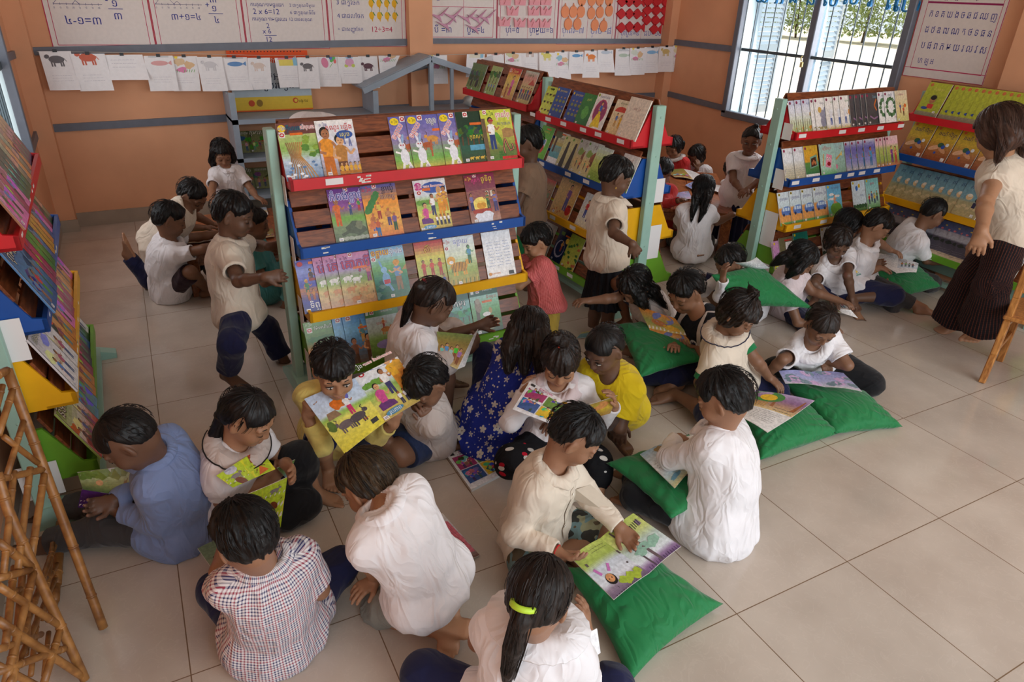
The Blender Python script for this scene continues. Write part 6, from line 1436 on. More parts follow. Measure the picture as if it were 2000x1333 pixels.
p.body(); t0=p.HP(-.075,0,.06); tail=[(t0,.02),(t0+V(-.05,-.01,.0),.024),(Pd(797,600,t0),.022),(Pd(785,640,t0),.01)]
p.hair('tied',HAIRB,t=.011,tails=[tail],line=(.058,-.05),tl=.06).shirt(WHITE,'short',g=.02,hem=.08).skirt(GREYC,1.0,name='shorts'); p.band(t0+V(-.02,0,0),.022,mat('red_hair_tie',rgb(150,24,40),.6),V(-1,0,0),.008)
p=Fig('toddler in a pink checked shirt and mustard trousers reaching up to the tray',Pd(1068,592,Pz(1075,665)),Pd(1048,516,Pz(1072,655)),Pd(1046,478,Pz(1070,650)),172,180,25,.82,'d',h=NH)
p.a('R',(1003,494,'f'),(962,482,'n'),pn=[.3,.3,-.8],curl=.3).a('L',(1014,560,'n'),(966,554,'n'),pn=[.3,-.3,-.8],curl=.3)
stand(p).body(face=True).hair('short',tl=.04,t=.02,fringe=.03,line=(.04,-.085)).shirt(pattern('pink_check','pinkcheck'),'short',hemcut=True,hem=.08,flare=.03).collar(pattern('pink_check','pinkcheck'),w=.035).pants(OLIVE,1.9,r=1.15,cuff=1.2)
p=Fig('girl in a blue blouse with white flowers, brown hair loose, back to camera',(968,822,.13),(1032,692,.47),(1034,650,.58),38,55,35,1.02,'b',h=NH,slouch=.06)
p.a('L',[.5,.3,-.8],[.8,-.4,.1]).a('R',[.55,-.25,-.8],[.8,.4,.1])
squat(p).body(face=False)
tails=[[(p.HP(-.06,l,.0),.05),(p.HP(-.09,l*1.3,-.08)+V(0,0,-.01),.045),(p.HP(-.08,l*1.4,-.17)+V(0,0,-.02),.02)] for l in(-.05,0,.05)]
p.hair('long',HAIRB,t=.016,tails=tails,tl=.09,rough=1.5).shirt(pattern('blue_floral','floral'),'short',g=.022,hem=.16,flare=.06).pants(NAVY,1.9)
p=Fig('girl with a topknot fringe and white hooded top holding an open comic',(1088,848,.12),(1088,752,.48),(1094,704,.6),-118,-120,30,1.,'d',h=NH)
p.a('R',(1005,815,.3),(1012,790,.36),hd=V(.2,.1,.8),pn=[.2,.9,.2],curl=.6).a('L',(1165,808,.32),(1188,805,.36),hd=V(-.2,.0,.8),pn=[.2,-.9,.2],curl=.6)
p.lg('R',[.8,-.45,.1],[-.2,.9,-.1]).lg('L',(1160,900,.12),(1165,950,.05),fd=V(0,-1,0)).body()
t0=p.HP(-.01,0,.1); tail=[(t0,.02),(t0+p.HU*.035,.022),(t0+p.HU*.045-p.HL*.03,.018),(t0+p.HU*.01-p.HL*.05,.008)]
p.hair('long',HAIRB,t=.011,tails=[tail],fringe=.012,tl=.05).shirt(WHITE,'long',g=.02).collar(PINKW,w=.05,r=.055).skirt(pattern('heart_print','hearts'),1.25,k=.08); p.band(t0+p.HU*.012,.02,mat('coral_band',rgb(226,84,66),.5),p.HU,.005)
p=Fig('boy in a bright yellow shirt squatting and looking at the hooded girl\'s comic',(1205,785,.2),(1192,738,.5),(1180,682,.63),-150,-165,28,.98,'c',h=NH)
p.a('L',(1222,800,.34),(1212,830,.22),hd=V(-.2,-.3,-.5)).a('R',[.4,-.3,-.8],[.9,.2,.2])
p.lg('L',(1190,812,.3),(1206,850,.06),fd=V(0,-1,0)).lg('R',[.8,-.3,.4],[-.3,0,-1])
p.body(open_eyes=True).hair('short',tl=.012,t=.008,rough=.3,line=(.052,-.06)).shirt(YELC,'short',sl_r=1.25,g=.02,hem=.08).pants(BROWNC,1.2,name='trousers')
# ---- right middle
p=Fig('boy in a black and white football shirt reading over a green cushion',(1388,700,.1),(1368,618,.5),(1338,570,.63),178,190,32,1.08,'a',h=NH)
p.a('L',(1392,690,.3),(1362,678,.26),hd=V(-.8,.2,.1),pn=[.1,-.4,.9],curl=.5).a('R',[.15,-.2,-.95],[.5,.6,.35])
p.lg('L',(1288,740,.1),(1262,735,.05),fd=V(-.8,.4,0)).lg('R',[.9,-.4,0],[.1,.9,-.1])
p.body().hair('short',spike=.045,tl=.045,t=.02,line=(.05,-.07)).shirt(pattern('football_cloth','jersey'),'short',sl_r=1.12,g=.018).pants(NAVY,1.9)
from mathutils.bvhtree import BVHTree
def on_shirt(p,name,shapes,u,v,m,w=.02):
    """lay flat emblem polygons (metres, x to the wearer's left seen from the front: mirrored) on the chest"""
    me=p.shirto.data; bv=BVHTree.FromPolygons([x.co[:] for x in me.vertices],[tuple(q.vertices) for q in me.polygons]); b=MB()
    for k,(poly,c) in enumerate(shapes):
        P=[]
        for x,y in poly:
            o_=p.N-p.o+p.l*(u-x)+p.up*(v+y)+p.f*.3; h=bv.ray_cast(Vector(o_),Vector(-p.f)); P.append(np.array(h[0])+np.array(h[1])*(.0015+.0006*k) if h[0] else o_-p.f*.2)
        b.add(P,[tuple(range(len(P)))],rgb(c))
    return b.build(name,m,p.shirto,attr=True)
cre=[([(.02*math.cos(t),.026*math.sin(t)) for t in np.linspace(0,6.28,13)[:-1]],(226,226,232)),([(-.012,-.012),(.012,-.012),(.012,.006),(.006,.012),(.006,.004),(0,.004),(0,.014),(-.006,.014),(-.006,.004),(-.012,.008)],(40,44,60)),([(-.018,-.022),(.018,-.022),(.014,-.014),(-.014,-.014)],(60,120,170))]
on_shirt(p,'club_crest',cre,.055,-.1,PRINTM); 
on_shirt(p,'maker_mark',[([(-.014,.012),(-.009,.012),(.002,-.002),(.008,.008),(.012,.006),(.006,-.012),(-.002,-.006)],(214,180,90))],-.05,-.08,PRINTM)
nv,nf=text_mesh('nga'); 
on_shirt(p,'sponsor_patch',[([(-.05,-.02),(.05,-.02),(.05,.024),(-.05,.024)],(70,150,206))]+[([((q[0]-.85)*.042,(q[1]-.25)*.042) for q in nv[list(f)]],(240,240,244)) for f in nf],.01,-.17,PRINTM)
p=Fig('girl with loose tangled black hair over her face, squatting behind the football-shirt boy',(1280,622,.18),(1258,588,.46),(1240,558,.58),175,185,45,.95,'b',h=.005)
p.a('R',(1185,588,.42),(1150,588,.4),hd=V(-.9,.1,.1),curl=.5).a('L',[.5,.3,-.7],[.8,-.3,0])
squat(p).body(face=False); tails=[[(p.HP(.03,l,.04),.04),(p.HP(.05,l*1.3,-.06),.035),(p.HP(.06,l*1.5,-.15),.012)] for l in(-.05,.05)]+[[(p.HP(-.06,.0,.0),.045),(Pd(1275,570,p.H),.04),(Pd(1300,600,p.H),.012)]]
p.hair('long',HAIR,t=.014,tails=tails,tl=.1,rough=1.6).shirt(GREYC,'short',g=.02).pants(BLUEDK,.95,name='shorts')
p=Fig('girl in a cream blouse with frilled collar and green-trimmed puff sleeves',(1425,752,.13),(1412,650,.49),(1443,612,.6),-60,-62,36,1.,'b',h=NH)
p.a('R',(1378,728,.29),(1400,765,.2),hd=V(.5,-.5,0)).a('L',(1485,715,.3),(1502,738,.2),hd=V(.3,-.6,-.3),pn=[0,0,-1],curl=.3)
p.lg('R',(1390,808,.1),(1312,765,.06),fd=V(-.9,.3,0),fu=V(.2,-.3,.9)).lg('L',(1490,758,.1),[-.8,-.3,-.1])
p.body(); t0=p.HP(-.03,0,.095); tail=[(t0,.022),(t0+p.HU*.03,.024),(t0+p.HU*.035-p.HF*.03+V(0,0,.01),.01)]
p.hair('long',HAIRB,t=.014,tails=[tail],fringe=.03,tl=.06,rough=1.3).shirt(CREAM,'puff').collar(CREAM,'round',w=.058,r=.055,frill=.003,edge=NAVY).skirt(NAVY,1.1); p.band(t0+p.HU*.008,.022,mat('coral_band',rgb(226,84,66),.5),p.HU,.005)
for k in 'RL':
    S,E,W=p.arm[k]; b=MB(); d=nrm(E-S); b.tube([S+d*.125-p.o,S+d*.165-p.o],[.047,.045],20,cap=False); b.build('sleeve_trim',GREENC,p.root,True)
p=Fig('girl in a white blouse and black trousers pointing at her book, wearing a pink bracelet',(1592,705,.1),(1583,672,.46),(1604,636,.59),-120,-112,40,1.,'b',h=NH)
p.a('R',(1535,700,.27),(1508,722,.2),hd=V(.5,-.3,-.1),curl=.4).a('L',(1640,690,.3),(1618,705,.23),hd=V(-.1,-.7,-.4),pn=[0,0,-1],curl=.35)
p.lg('L',(1700,748,.08),(1640,745,.05)).lg('R',(1515,722,.09),(1560,740,.05))
p.body(); t0=p.HP(-.09,0,.03)
p.hair('tied',HAIRB,t=.01,tails=[[(t0,.035),(t0-p.HF*.03-V(0,0,.03),.03)]],line=(.06,-.06),tl=.05).shirt(WHITE,'short',sl_r=1.15).collar(WHITE,'round',w=.045,r=.055,frill=.004).pants(BLACKC,1.95,r=1.2)
b=MB(); S,E,W=p.arm['L']; d=nrm(W-E); x=nrm(np.cross(d,(0,0,1))); y=np.cross(d,x); c=W-d*.02-p.o; b.tube([c+(x*math.cos(t)+y*math.sin(t))*.034 for t in np.linspace(0,6.283,17)],.0045,6,cap=False); b.build('pink_bracelet',mat('pink_plastic',rgb(236,60,120),.3),p.root,True)
p=Fig('boy hiding his face behind a hand and a raised green cushion',(1462,590,.1),(1432,545,.46),(1425,512,.58),165,170,35,.98,'b',h=.005)
p.a('L',(1400,580,.3),(1412,545,.44),hd=V(.1,.2,.9),pn=[-.9,0,0],curl=.4).a('R',[.5,-.2,-.6],[.5,.5,.5])
p.lg('L',(1405,605,.25),(1420,640,.05)).lg('R',[.8,-.5,.2],[-.3,.5,-.6]).body().hair('short',tl=.04,t=.016).shirt(WHITE,'long').pants(NAVY,1.0,name='shorts')
p=Fig('girl with straight black hair falling forward in a pale pink shirt, behind the raised cushion',(1535,585,.1),(1545,538,.46),(1566,505,.58),-55,-50,40,.98,'b',h=.005)
p.a('R',[.5,-.2,-.8],[.9,.2,0]).a('L',[.6,.1,-.7],[.9,-.1,-.1]); cross(p).body()
tails=[[(p.HP(.0,-.06,.05),.035),(p.HP(.02,-.08,-.05),.035),(p.HP(.03,-.07,-.13),.015)],[(p.HP(-.06,-.02,.02),.045),(p.HP(-.08,-.03,-.08),.04),(p.HP(-.09,-.03,-.16),.015)]]
p.hair('long',HAIR,t=.013,tails=tails,tl=.09).shirt(PINKW,'short').skirt(NAVY)
p=Fig('girl in an open-necked white shirt looking down at a magazine spread on her lap',(1640,565,.1),(1628,510,.47),(1636,472,.6),-112,-112,32,1.,'c',h=.005)
p.a('R',(1590,555,.27),(1612,575,.2),hd=V(.2,-.6,-.2)).a('L',(1655,560,.3),(1665,585,.15),hd=V(0,-.5,-.6))
cross(p).body(); p.hair('long',HAIRB,t=.014,tl=.06,tails=[[(p.HP(-.05,0,-.02),.05),(p.HP(-.07,0,-.1),.03)]]).shirt(WHITE,'short',g=.018).collar(WHITE).skirt(NAVY,1.3)
p=Fig('child in a grey-white shirt in profile, tucked behind the girl with the magazine',(1655,542,.1),(1650,480,.45),(1657,438,.6),-35,-30,30,1.,'b',h=.006)
read(p); cross(p).body(); p.hair('long',HAIR,t=.014,tl=.05).shirt(GREYC,'short').pants(NAVY,1.9)
p=Fig('boy in white shirt and dark jeans, open book on his lap cushion',(1672,545,.12),(1690,478,.46),(1714,440,.62),-52,-50,36,1.02,'a',h=.005)
p.a('R',(1680,520,.3),(1725,520,.27),hd=V(.8,-.3,-.1),curl=.4).a('L',(1740,480,.32),(1748,495,.27),hd=V(.3,-.6,-.1),curl=.4)
p.lg('R',(1725,570,.1),(1740,590,.05),fd=V(.8,-.3,0)).lg('L',(1750,580,.1),(1800,600,.05),fd=V(.8,-.5,0)).body().hair('short',tl=.03,t=.012).shirt(WHITE,'short').collar(WHITE).pants(DARKG,1.7)
p=Fig('boy in a white T-shirt sitting by the textbook rack, holding a yellow-backed book',(1733,518,.1),(1795,450,.45),(1824,416,.61),-30,-35,32,1.05,'b',h=.005)
p.a('R',(1805,498,.27),(1838,512,.22),hd=V(.9,-.2,.1),pn=[.2,.4,.9],curl=.5).a('L',[.6,.1,-.7],[.95,-.1,0],pn=[0,-.4,.9])
cross(p).body(); p.hair('short',tl=.015,t=.009,rough=.4).shirt(WHITE,'short').pants(DARKG,1.9)
# ---- standing by the racks
g=Pz(1170,645)
p=Fig('child in a white short-sleeved shirt and black pleated skirt standing at the side-on rack',Pd(1186,508,g),Pd(1190,392,g),Pd(1204,345,g),-12,-20,25,1.0,'c',h=NH)
p.a('R',(1198,455,'n'),(1236,478,'n'),hd=V(.4,-.1,-.6),pn=[0,.9,0],curl=.5).a('L',[.1,.2,-1],[.5,0,-.8])
stand(p,.05).body().hair('short',tl=.04,t=.017,line=(.05,-.085)).shirt(CREAM,'short',hemcut=True,hem=.02,flare=.02,g=.02,sl_r=1.1).collar(CREAM,w=.05).skirt(pattern('black_pleats','pleat'),stand=True,length=.3,rb=.165,pleats=18)
b=MB(); e=p.HP(-.0,-.078,-.048)-p.o; b.tube([e,e+V(0,0,-.012)],.004,6); b.build('earring',mat('gold',rgb(220,180,90),.25,metal=.9),p.root)
g=Pz(470,738)
p=Fig('boy in a cream short-sleeved shirt and navy cargo trousers walking past the rack end',Pd(466,602,g),Pd(447,472,g),Pd(457,418,g),-10,-25,20,1.0,'c',h=NH)
p.a('R',(466,550,'n'),(520,541,'n'),hd=V(.9,-.1,0),pn=[0,.8,-.4],curl=.5).a('L',(503,480,'f'),(525,482,'n'),hd=V(.9,.1,0),pn=[0,-.8,-.3],curl=.5)
p.lg('R',(453,672,'n'),(445,728,'f'),fd=V(.45,-.85,-.05)).lg('L',(520,642,'f'),(545,686,.07),fd=V(.9,.1,-.2))
p.body().hair('short',tl=.02,t=.012,spike=.01).shirt(CREAM,'short',hemcut=True,hem=.09,flare=.02,g=.018,sl_r=1.12).collar(CREAM).placket((214,198,182)).pants(NAVY,1.78,r=1.12,cuff=1.15,g=.016)
g=Pz(1010,560)
p=Fig('black-haired child in a tan shirt, half hidden behind the half-empty rack',Pd(1030,420,g),Pd(1034,325,g),Pd(1030,280,g),150,160,20,.98,'c',h=.006)
read(p); stand(p).body(face=False).hair('short',tl=.04,t=.018,line=(.05,-.085)).shirt(cloth('tan_shirt',(150,120,98)),'short',g=.02).skirt(GREENC,stand=True,length=.3)
g=V(1.12,2.25,0)
p=Fig('child whose black hair just shows above the half-empty rack',Pd(615,330,g),Pd(614,262,g),Pd(613,240,g),90,90,20,1.0,'b',h=.008)
read(p); stand(p).body(face=False).hair('short',tl=.03,t=.016).shirt(WHITE,'short').pants(NAVY,1.9)
# ---- round the table on the left
g=Pz(452,470)
p=Fig('girl with shoulder-length hair standing over the left table in a white school shirt',Pd(452,398,g),Pd(443,336,g),Pd(434,302,g),-78,-85,32,.9,'a',h=.005)
p.a('R',(414,372,'n'),(418,402,.42),hd=V(.1,-.3,-.9),pn=[0,.3,-.5]).a('L',(492,372,'n'),(510,398,.42),hd=V(.6,-.5,-.3),pn=[0,0,-1])
stand(p).body(); tails=[[(p.HP(.0,l,.03),.03),(p.HP(.02,l*1.15,-.06),.03),(p.HP(.03,l*1.1,-.13),.014)] for l in(-.07,.07)]+[[(p.HP(-.06,0,0),.045),(p.HP(-.07,0,-.11),.03)]]
p.hair('long',HAIR,t=.012,tails=tails,line=(.058,-.06),tl=.07).shirt(WHITE,'short',hem=.04,sl_r=1.1,hemcut=True).collar(WHITE).placket((228,222,226)).skirt(NAVY,stand=True,length=.3)
p=Fig('boy in cream shirt kneeling, elbows on the left table, feet in the air',(312,470,.36),(362,412,.56),(376,382,.67),-20,-45,38,1.,'b',h=.005)
p.a('R',(366,448,.36),(412,446,.37),hd=V(.9,.1,0)).a('L',(390,436,.37),(420,441,.37),hd=V(.9,-.2,0))
p.lg('R',(292,548,.06),(262,515,.2),fd=V(-.3,.1,1),fu=V(-.9,.2,-.3)).lg('L',[.3,.1,-1],(288,500,.25),fd=V(-.3,.1,1),fu=V(-.9,.2,-.3))
p.body().hair('short',tl=.02,t=.012,spike=.02).shirt(CREAM,'short',g=.018).pants(NAVY,1.9)
p=Fig('boy in white shirt, back to camera, sitting at the left table',(330,556,.1),(333,472,.47),(332,428,.6),5,-5,22,1.,'b',h=.005,slouch=.05)
p.a('R',(398,486,'n'),(440,480,.37),hd=V(.9,.2,0)).a('L',[.8,.3,-.2],[.9,-.2,.1])
p.lg('R',(372,532,.26),(405,566,.06),fd=V(.9,-.1,0)).lg('L',[.85,.4,.2],[.2,0,-.7]).body().hair('short',tl=.035,t=.016,spike=.03,line=(.05,-.085)).shirt(WHITE,'short',g=.018,hem=.1).collar(WHITE).pants(WINE,.95,name='shorts')
p=Fig('boy in a teal shirt sitting at the left table, mostly behind the walking boy',(524,560,.1),(492,470,.46),(496,436,.58),-18,-20,12,.96,'b',h=.006)
read(p); squat(p).body().hair('short',tl=.02,t=.012).shirt(TEALC,'short').pants(pattern('star_print','star'),1.8)
# ---- round the table on the right
g=V(5.08,3.55,0)
p=Fig('girl in a red cardigan with lace collar behind the right table',Pd(1326,372,g),Pd(1322,310,g),Pd(1316,287,g),190,200,30,.98,'a',h=.006)
read(p); kneel(p).body().hair('long',HAIR,t=.012,tails=[[(p.HP(-.08,.02,.0),.03),(p.HP(-.11,.03,-.04),.03),(p.HP(-.11,.03,-.1),.012)]]).shirt(REDC,'long').collar(GREYC,'round',w=.045,frill=.005).skirt(NAVY)
g=V(5.42,3.36,0)
p=Fig('girl in a white shirt leaning her cheek on her hand beside the red cardigan girl',Pd(1373,388,g),Pd(1367,327,g),Pd(1360,304,g),185,180,30,.95,'b',h=.006)
p.a('L',(1345,348,'n'),(1362,330,'n'),hd=V(0,0,1)).a('R',[.6,-.2,-.6],[.9,.2,.2]); kneel(p).body().hair('long',HAIR,t=.012).shirt(WHITE,'short').skirt(NAVY)
p=Fig('girl with long wavy black hair, back to camera, kneeling at the right table',(1352,482,.14),(1360,405,.5),(1374,370,.62),50,45,25,1.,'b',h=.005)
p.a('R',(1405,440,.3),(1420,425,.4),hd=V(.5,.6,0)).a('L',(1322,440,.3),[.9,-.2,.3])
p.lg('R',[.85,-.2,-.1],[-1,.2,-.1],fd=[-1,0,-.1],fu=[.1,0,-1]).lg('L',[.8,.25,-.1],(1330,482,.04),fd=V(-.9,.2,-.1),fu=V(-.1,0,-1)).body(face=False)
tails=[[(p.HP(-.06,l,.0),.042),(p.HP(-.1,l*1.2,-.09),.036),(p.HP(-.09,l*1.3+.01,-.19),.022),(p.HP(-.08,l+.02,-.27),.008)] for l in(-.03,.03)]
p.hair('long',HAIR,t=.015,tails=tails,tl=.09,rough=1.5).shirt(WHITE,'short',hem=.09,flare=.03).skirt(BLACKC,1.0)
g=Pz(1428,482)
p=Fig('girl with a topknot and wary look standing in a white shirt and long navy skirt',Pd(1442,378,g),Pd(1454,325,g),Pd(1463,290,g),-135,-140,8,.98,'b',h=.005)
p.a('R',(1432,352,'n'),(1448,372,'n'),hd=V(.8,-.3,0)).a('L',(1490,350,'n'),[.6,-.5,-.3]); stand(p).body(open_eyes=True)
t0=p.HP(-.02,0,.095); p.hair('tied',HAIR,t=.011,tails=[[(t0,.03),(t0+p.HU*.025+p.HL*.015,.022)]],line=(.06,-.06)).shirt(WHITE,'short',sl_r=1.1).collar(WHITE,'round',w=.05).skirt(NAVY,stand=True,length=.42,rb=.16,pleats=14)
g=V(5.22,2.55,0)
p=Fig('child with bowed black hair writing at the right table beside the standing girl',Pd(1432,420,g),Pd(1430,358,g),Pd(1432,335,g),180,185,45,.95,'b',h=.006)
p.a('L',(1408,378,'n'),(1395,385,'n')).a('R',[.6,-.2,-.6],[.9,.1,.1]); kneel(p).body(face=False).hair('long',HAIR,t=.014).shirt(WHITE,'short').skirt(NAVY)
g=Pz(1292,470)
p=Fig('child in a red top mostly hidden behind the side-on rack at the right table',Pd(1290,430,g),Pd(1290,372,g),Pd(1294,340,g),30,30,35,.95,'b',h=.008)
p.a('R',(1300,400,'n'),(1325,392,'n')).a('L',[.5,.2,-.7],[.9,-.1,.2]); kneel(p).body(face=False).hair('short',t=.014).shirt(REDC,'long').pants(NAVY,1.9)
# ---- the woman
g=Pz(1915,668)
p=Fig('woman in a cream lace-sleeved blouse and flared pinstripe trousers, back turned, at the right edge',Pd(1985,440,g),Pd(1950,312,g),Pd(1950,268,g),112,82,34,1.36,'d',h=.006,slouch=.03)
p.a('L',(1925,395,'n'),(1918,452,'n'),hd=V(-.1,-.1,-1),pn=[0,-.6,-.2],curl=.3).a('R',[.0,-.15,-1],[.05,.05,-1])
p.lg('L',(1935,560,'n'),(1915,655,.08),fd=V(-.95,-.15,-.05)).lg('R',(1895,545,'f'),(1862,628,.08),fd=V(-.7,.3,-.3)).body(face=False)
tails=[[(p.HP(-.05,l,.02),.05),(p.HP(-.07,l*1.4,-.07),.045),(p.HP(-.02,l*1.6,-.15),.015)] for l in(-.05,.05)]
p.hair('long',hair_mat('chestnut_hair',(46,30,25),(92,64,52)),t=.02,tails=tails,tl=.1).shirt(CREAM,'cap',g=.02,hem=.1,hemcut=True,flare=.02).pants(pattern('pinstripe_cloth','pinstripe'),1.93,r=1.15,cuff=1.9,g=.02)
# ================================================================== FURNITURE, PAPERS, CUSHIONS
WOOD=wood_mat('table_wood',(112,58,30),(176,104,60),.28,(10,2,10)); WOODL=wood_mat('honey_wood',(150,90,40),(206,142,74),.3,(10,10,2))
def table(label,c,ax,L,Wd,H,leg=.075):
    t=thing('low_table',label,'table',(c[0],c[1],0)); u=nrm(V(ax[0],ax[1],0)); w=np.cross((0,0,1),u); ax3=(u,w,V(0,0,1))
    b=MB()
    for k in range(4): b.box(w*(Wd*(k-1.5)/4)+V(0,0,H-.014),(L,Wd/4-.002,.028),ax3,bev=.004)
    b.build('tabletop',WOOD,t)
    b=MB()
    for s in(-1,1): b.box(w*s*(Wd/2-.05)+V(0,0,H-.07),(L-.1,.02,.08),ax3); b.box(u*s*(L/2-.05)+V(0,0,H-.07),(.02,Wd-.1,.08),ax3)
    b.build('apron',WOOD,t)
    for i in(-1,1):
        for j in(-1,1):
            b=MB(); b.box(u*i*(L/2-.05)+w*j*(Wd/2-.05)+V(0,0,(H-.03)/2),(leg,leg,H-.03),ax3,bev=.005); b.build('leg',WOOD,t)
    return t
table('low wooden table behind the half-empty rack, near the left wall',(.78,3.05),(1,.02),.98,.9,.33)
table('low wooden table behind the side-on rack, near the barred window',(4.72,2.58),(.6,.8),1.5,.68,.38,.085)
# grey shelf unit at the back wall
GW=mat('blue_grey_shelf_paint',rgb(150,162,176),.5,.08,8)
t=thing('shelf_unit','blue-grey wooden shelf unit with a pitched top against the back wall','shelf',(2.0,4.42,0))
o=V(2.0,4.42,0)
def sh(name,*bars):
    b=MB()
    for lo,hi in bars: lo=V(*lo)-o; hi=V(*hi)-o; b.box((lo+hi)/2,hi-lo)
    return b.build(name,GW,t)
x0,x1,y0,y1=.92,3.45,4.24,4.615
sh('side_panel',((x0,y0,0),(x0+.025,y1,1.13))); sh('side_panel',((x1-.025,y0,0),(x1,y1,.95)))
sh('divider',((2.2,y0,0),(2.225,y1,1.12)))
for z in(.25,.59,.925): sh('shelf_board',((x0,y0,z-.025),(x1,y1,z)))
sh('front_frame',((x0,y0-.02,0),(x0+.05,y0,1.15)),((2.19,y0-.02,.0),(2.24,y0,1.13)),((x0,y0-.02,.885),(x1,y0,.925)),((x0,y0-.02,.555),(x1,y0,.59)),((x0,y0-.02,.215),(x1,y0,.25)))
b=MB()
for p,q in(((2.1,1.15),(2.78,1.42)),((2.78,1.42),(3.4,1.24))):
    A=V(p[0],(y0+y1)/2,p[1])-o; B=V(q[0],(y0+y1)/2,q[1])-o; b.bar(A,B,y1-y0,.022,col=None)
    for yy in(y0-.01,): b.bar(V(p[0],yy,p[1]-.02)-o,V(q[0],yy,q[1]-.02)-o,.03,.05)
b.build('pitched_top',GW,t)
sh('post',((2.76,y0-.02,.925),(2.80,y0+.02,1.4))); sh('post',((2.98,y0-.02,.925),(3.01,y0+.01,1.34)))
for i,(x,z) in enumerate(((1.02,.59),(1.14,.59),(1.0,.25),(1.14,.25),(1.32,.25))):
    M4=Matrix.Translation((x,4.44,z+.003))@Matrix.Rotation(math.radians(62),4,'X')
    DES['s%d'%i]=gen(40+i,'dim green booklet',(110,116,70),(130,130,84),(120,124,76),.15,.2)
    put_book('s%d'%i,M4,'dim green booklet, %s on the %s shelf of the blue-grey shelf unit'%(('left','right','left','middle','right')[i],'upper' if i<2 else 'lower'),'booklets in the blue-grey shelf unit')
# clear bag
b=MB(); rr=random.Random(8); vs=[];fs=[]; n,m=14,8
for j in range(m+1):
    for i in range(n):
        a=6.283*i/n; f=math.pi*j/m; r_=.085*(1+rr.uniform(-.22,.22)); vs.append((r_*1.2*math.sin(f)*math.cos(a),r_*.8*math.sin(f)*math.sin(a),.06-.06*math.cos(f)*(1+rr.uniform(-.1,.1))))
b.add(vs,[(j*n+i,j*n+(i+1)%n,(j+1)*n+(i+1)%n,(j+1)*n+i) for j in range(m) for i in range(n)])
PLASTIC=mat('crumpled_plastic',rgb(206,204,200),.25,.1,20)
bo=b.build('plastic_bag',PLASTIC,None,True); bo.location=(3.28,4.36,.925); tag(bo,'crumpled clear plastic bag on the blue-grey shelf','bag')
# grey chair back by the wall
def chair(label,A,dd,w_,H,m,seat=.42,wd=.38,kick=.05,name='chair'):
    """A: rear left foot; dd: direction front; w_: direction to the other side"""
    t=thing(name,label,'chair',(A[0],A[1],0)); dd=nrm(V(*dd,0)); w_=nrm(V(*w_,0)); up=V(0,0,1)
    for s in(0,wd):
        b=MB(); p=[w_*s-dd*kick,w_*s-dd*kick*.3+up*.18,w_*s+up*.4,w_*s-dd*.01+up*.55,w_*s-dd*.06+up*H]
        for a,c in zip(p[:-1],p[1:]): b.bar(a,c,.036,.044,up=dd,bev=.005)
        b.build('back_post',m,t)
        b=MB(); b.bar(w_*s+dd*.36,w_*s+dd*.36+up*(seat-.02),.036,.036,up=dd,bev=.004); b.build('leg',m,t)
        b=MB(); b.bar(w_*s+up*.2,w_*s+dd*.36+up*.2,.02,.03,bev=.003); b.build('stretcher',m,t)
    b=MB(); b.box(w_*wd/2+dd*.18+up*seat,(.42,wd+.05,.025),(dd,w_,up),bev=.006); b.build('seat',m,t)
    b=MB(); b.box(w_*wd/2+dd*.345+up*(seat-.045),(.02,wd-.04,.06),(dd,w_,up)); 
    for s in(0,wd): b.box(w_*s+dd*.18+up*(seat-.045),(.32,.02,.06),(dd,w_,up))
    b.build('seat_rail',m,t)
    for z in(.62,.78,H-.03):
        b=MB(); q=-dd*(.01+.05*(z-.55)/(H-.55)); b.box(q+w_*wd/2+up*z,(.018,wd-.03,.07),(dd,w_,up),bev=.004); b.build('back_slat',m,t)
A0=Pz(1922,742); chair('honey-coloured wooden chair cut off by the right edge of the picture',A0,(.955,.29),(.29,-.955),.9,WOODL)
chair('grey-painted wooden chair behind the side-on rack, only its back showing',(4.15,4.2,0),(0,-1),(1,0),.98,GW)
# ------------------------------------------------------------------ bamboo stand in the left foreground
BAM=wood_mat('bamboo_cane',(120,76,38),(176,122,66),.4,(3,3,3))
f1,f2,f3=Pz(204,1233),Pz(14,724,.9),Pz(168,1334); FN=nrm(np.cross(f2-f1,f3-f1)); GX=-.40
t=thing('bamboo_stand','slatted bamboo cane stand in the left foreground corner','rack',tuple(V(-.32,-.3,0))); o=V(-.32,-.3,0)
def cane(name,pts,r,pl):
    q=[]
    for x,y in pts: q.append((Ppl(x,y,f1,FN) if pl=='F' else Px(x,y,GX if pl=='G' else pl))-o)
    q=[V(p[0],p[1],max(p[2],r)) for p in q]
    n=max(3,int(np.linalg.norm(q[-1]-q[0])/.06)); P=[];R_=[]
    for i in range(n+1):
        s=i/n*(len(q)-1); k=min(int(s),len(q)-2); P.append(q[k]+(q[k+1]-q[k])*(s-k)); R_.append(r)
    b=MB(); b.tube(P,R_,9)
    for i in range(1,n,3):
        d=nrm(P[i+1]-P[i]); b.tube([P[i]-d*.004,P[i],P[i]+d*.004],[r,r*1.16,r],9)
    b.build(name,BAM,t,True)
for p,r in(([(14,722),(204,1233)],.015),([(-6,925),(17,1000),(168,1334)],.0145)): cane('rail',p,r,'F')
for p,r in(([(-14,738),(14,724)],.013),([(-10,939),(90,916)],.011),([(-6,1131),(58,1114)],.011),([(7,853),(74,905)],.009),([(-4,1060),(67,1112)],.012),([(-4,1145),(119,1224)],.011),([(-6,1212),(164,1324)],.012),([(-6,1314),(102,1275),(126,1268)],.011),([(-6,1300),(70,1340)],.010)): cane('rung',p,r,'F')
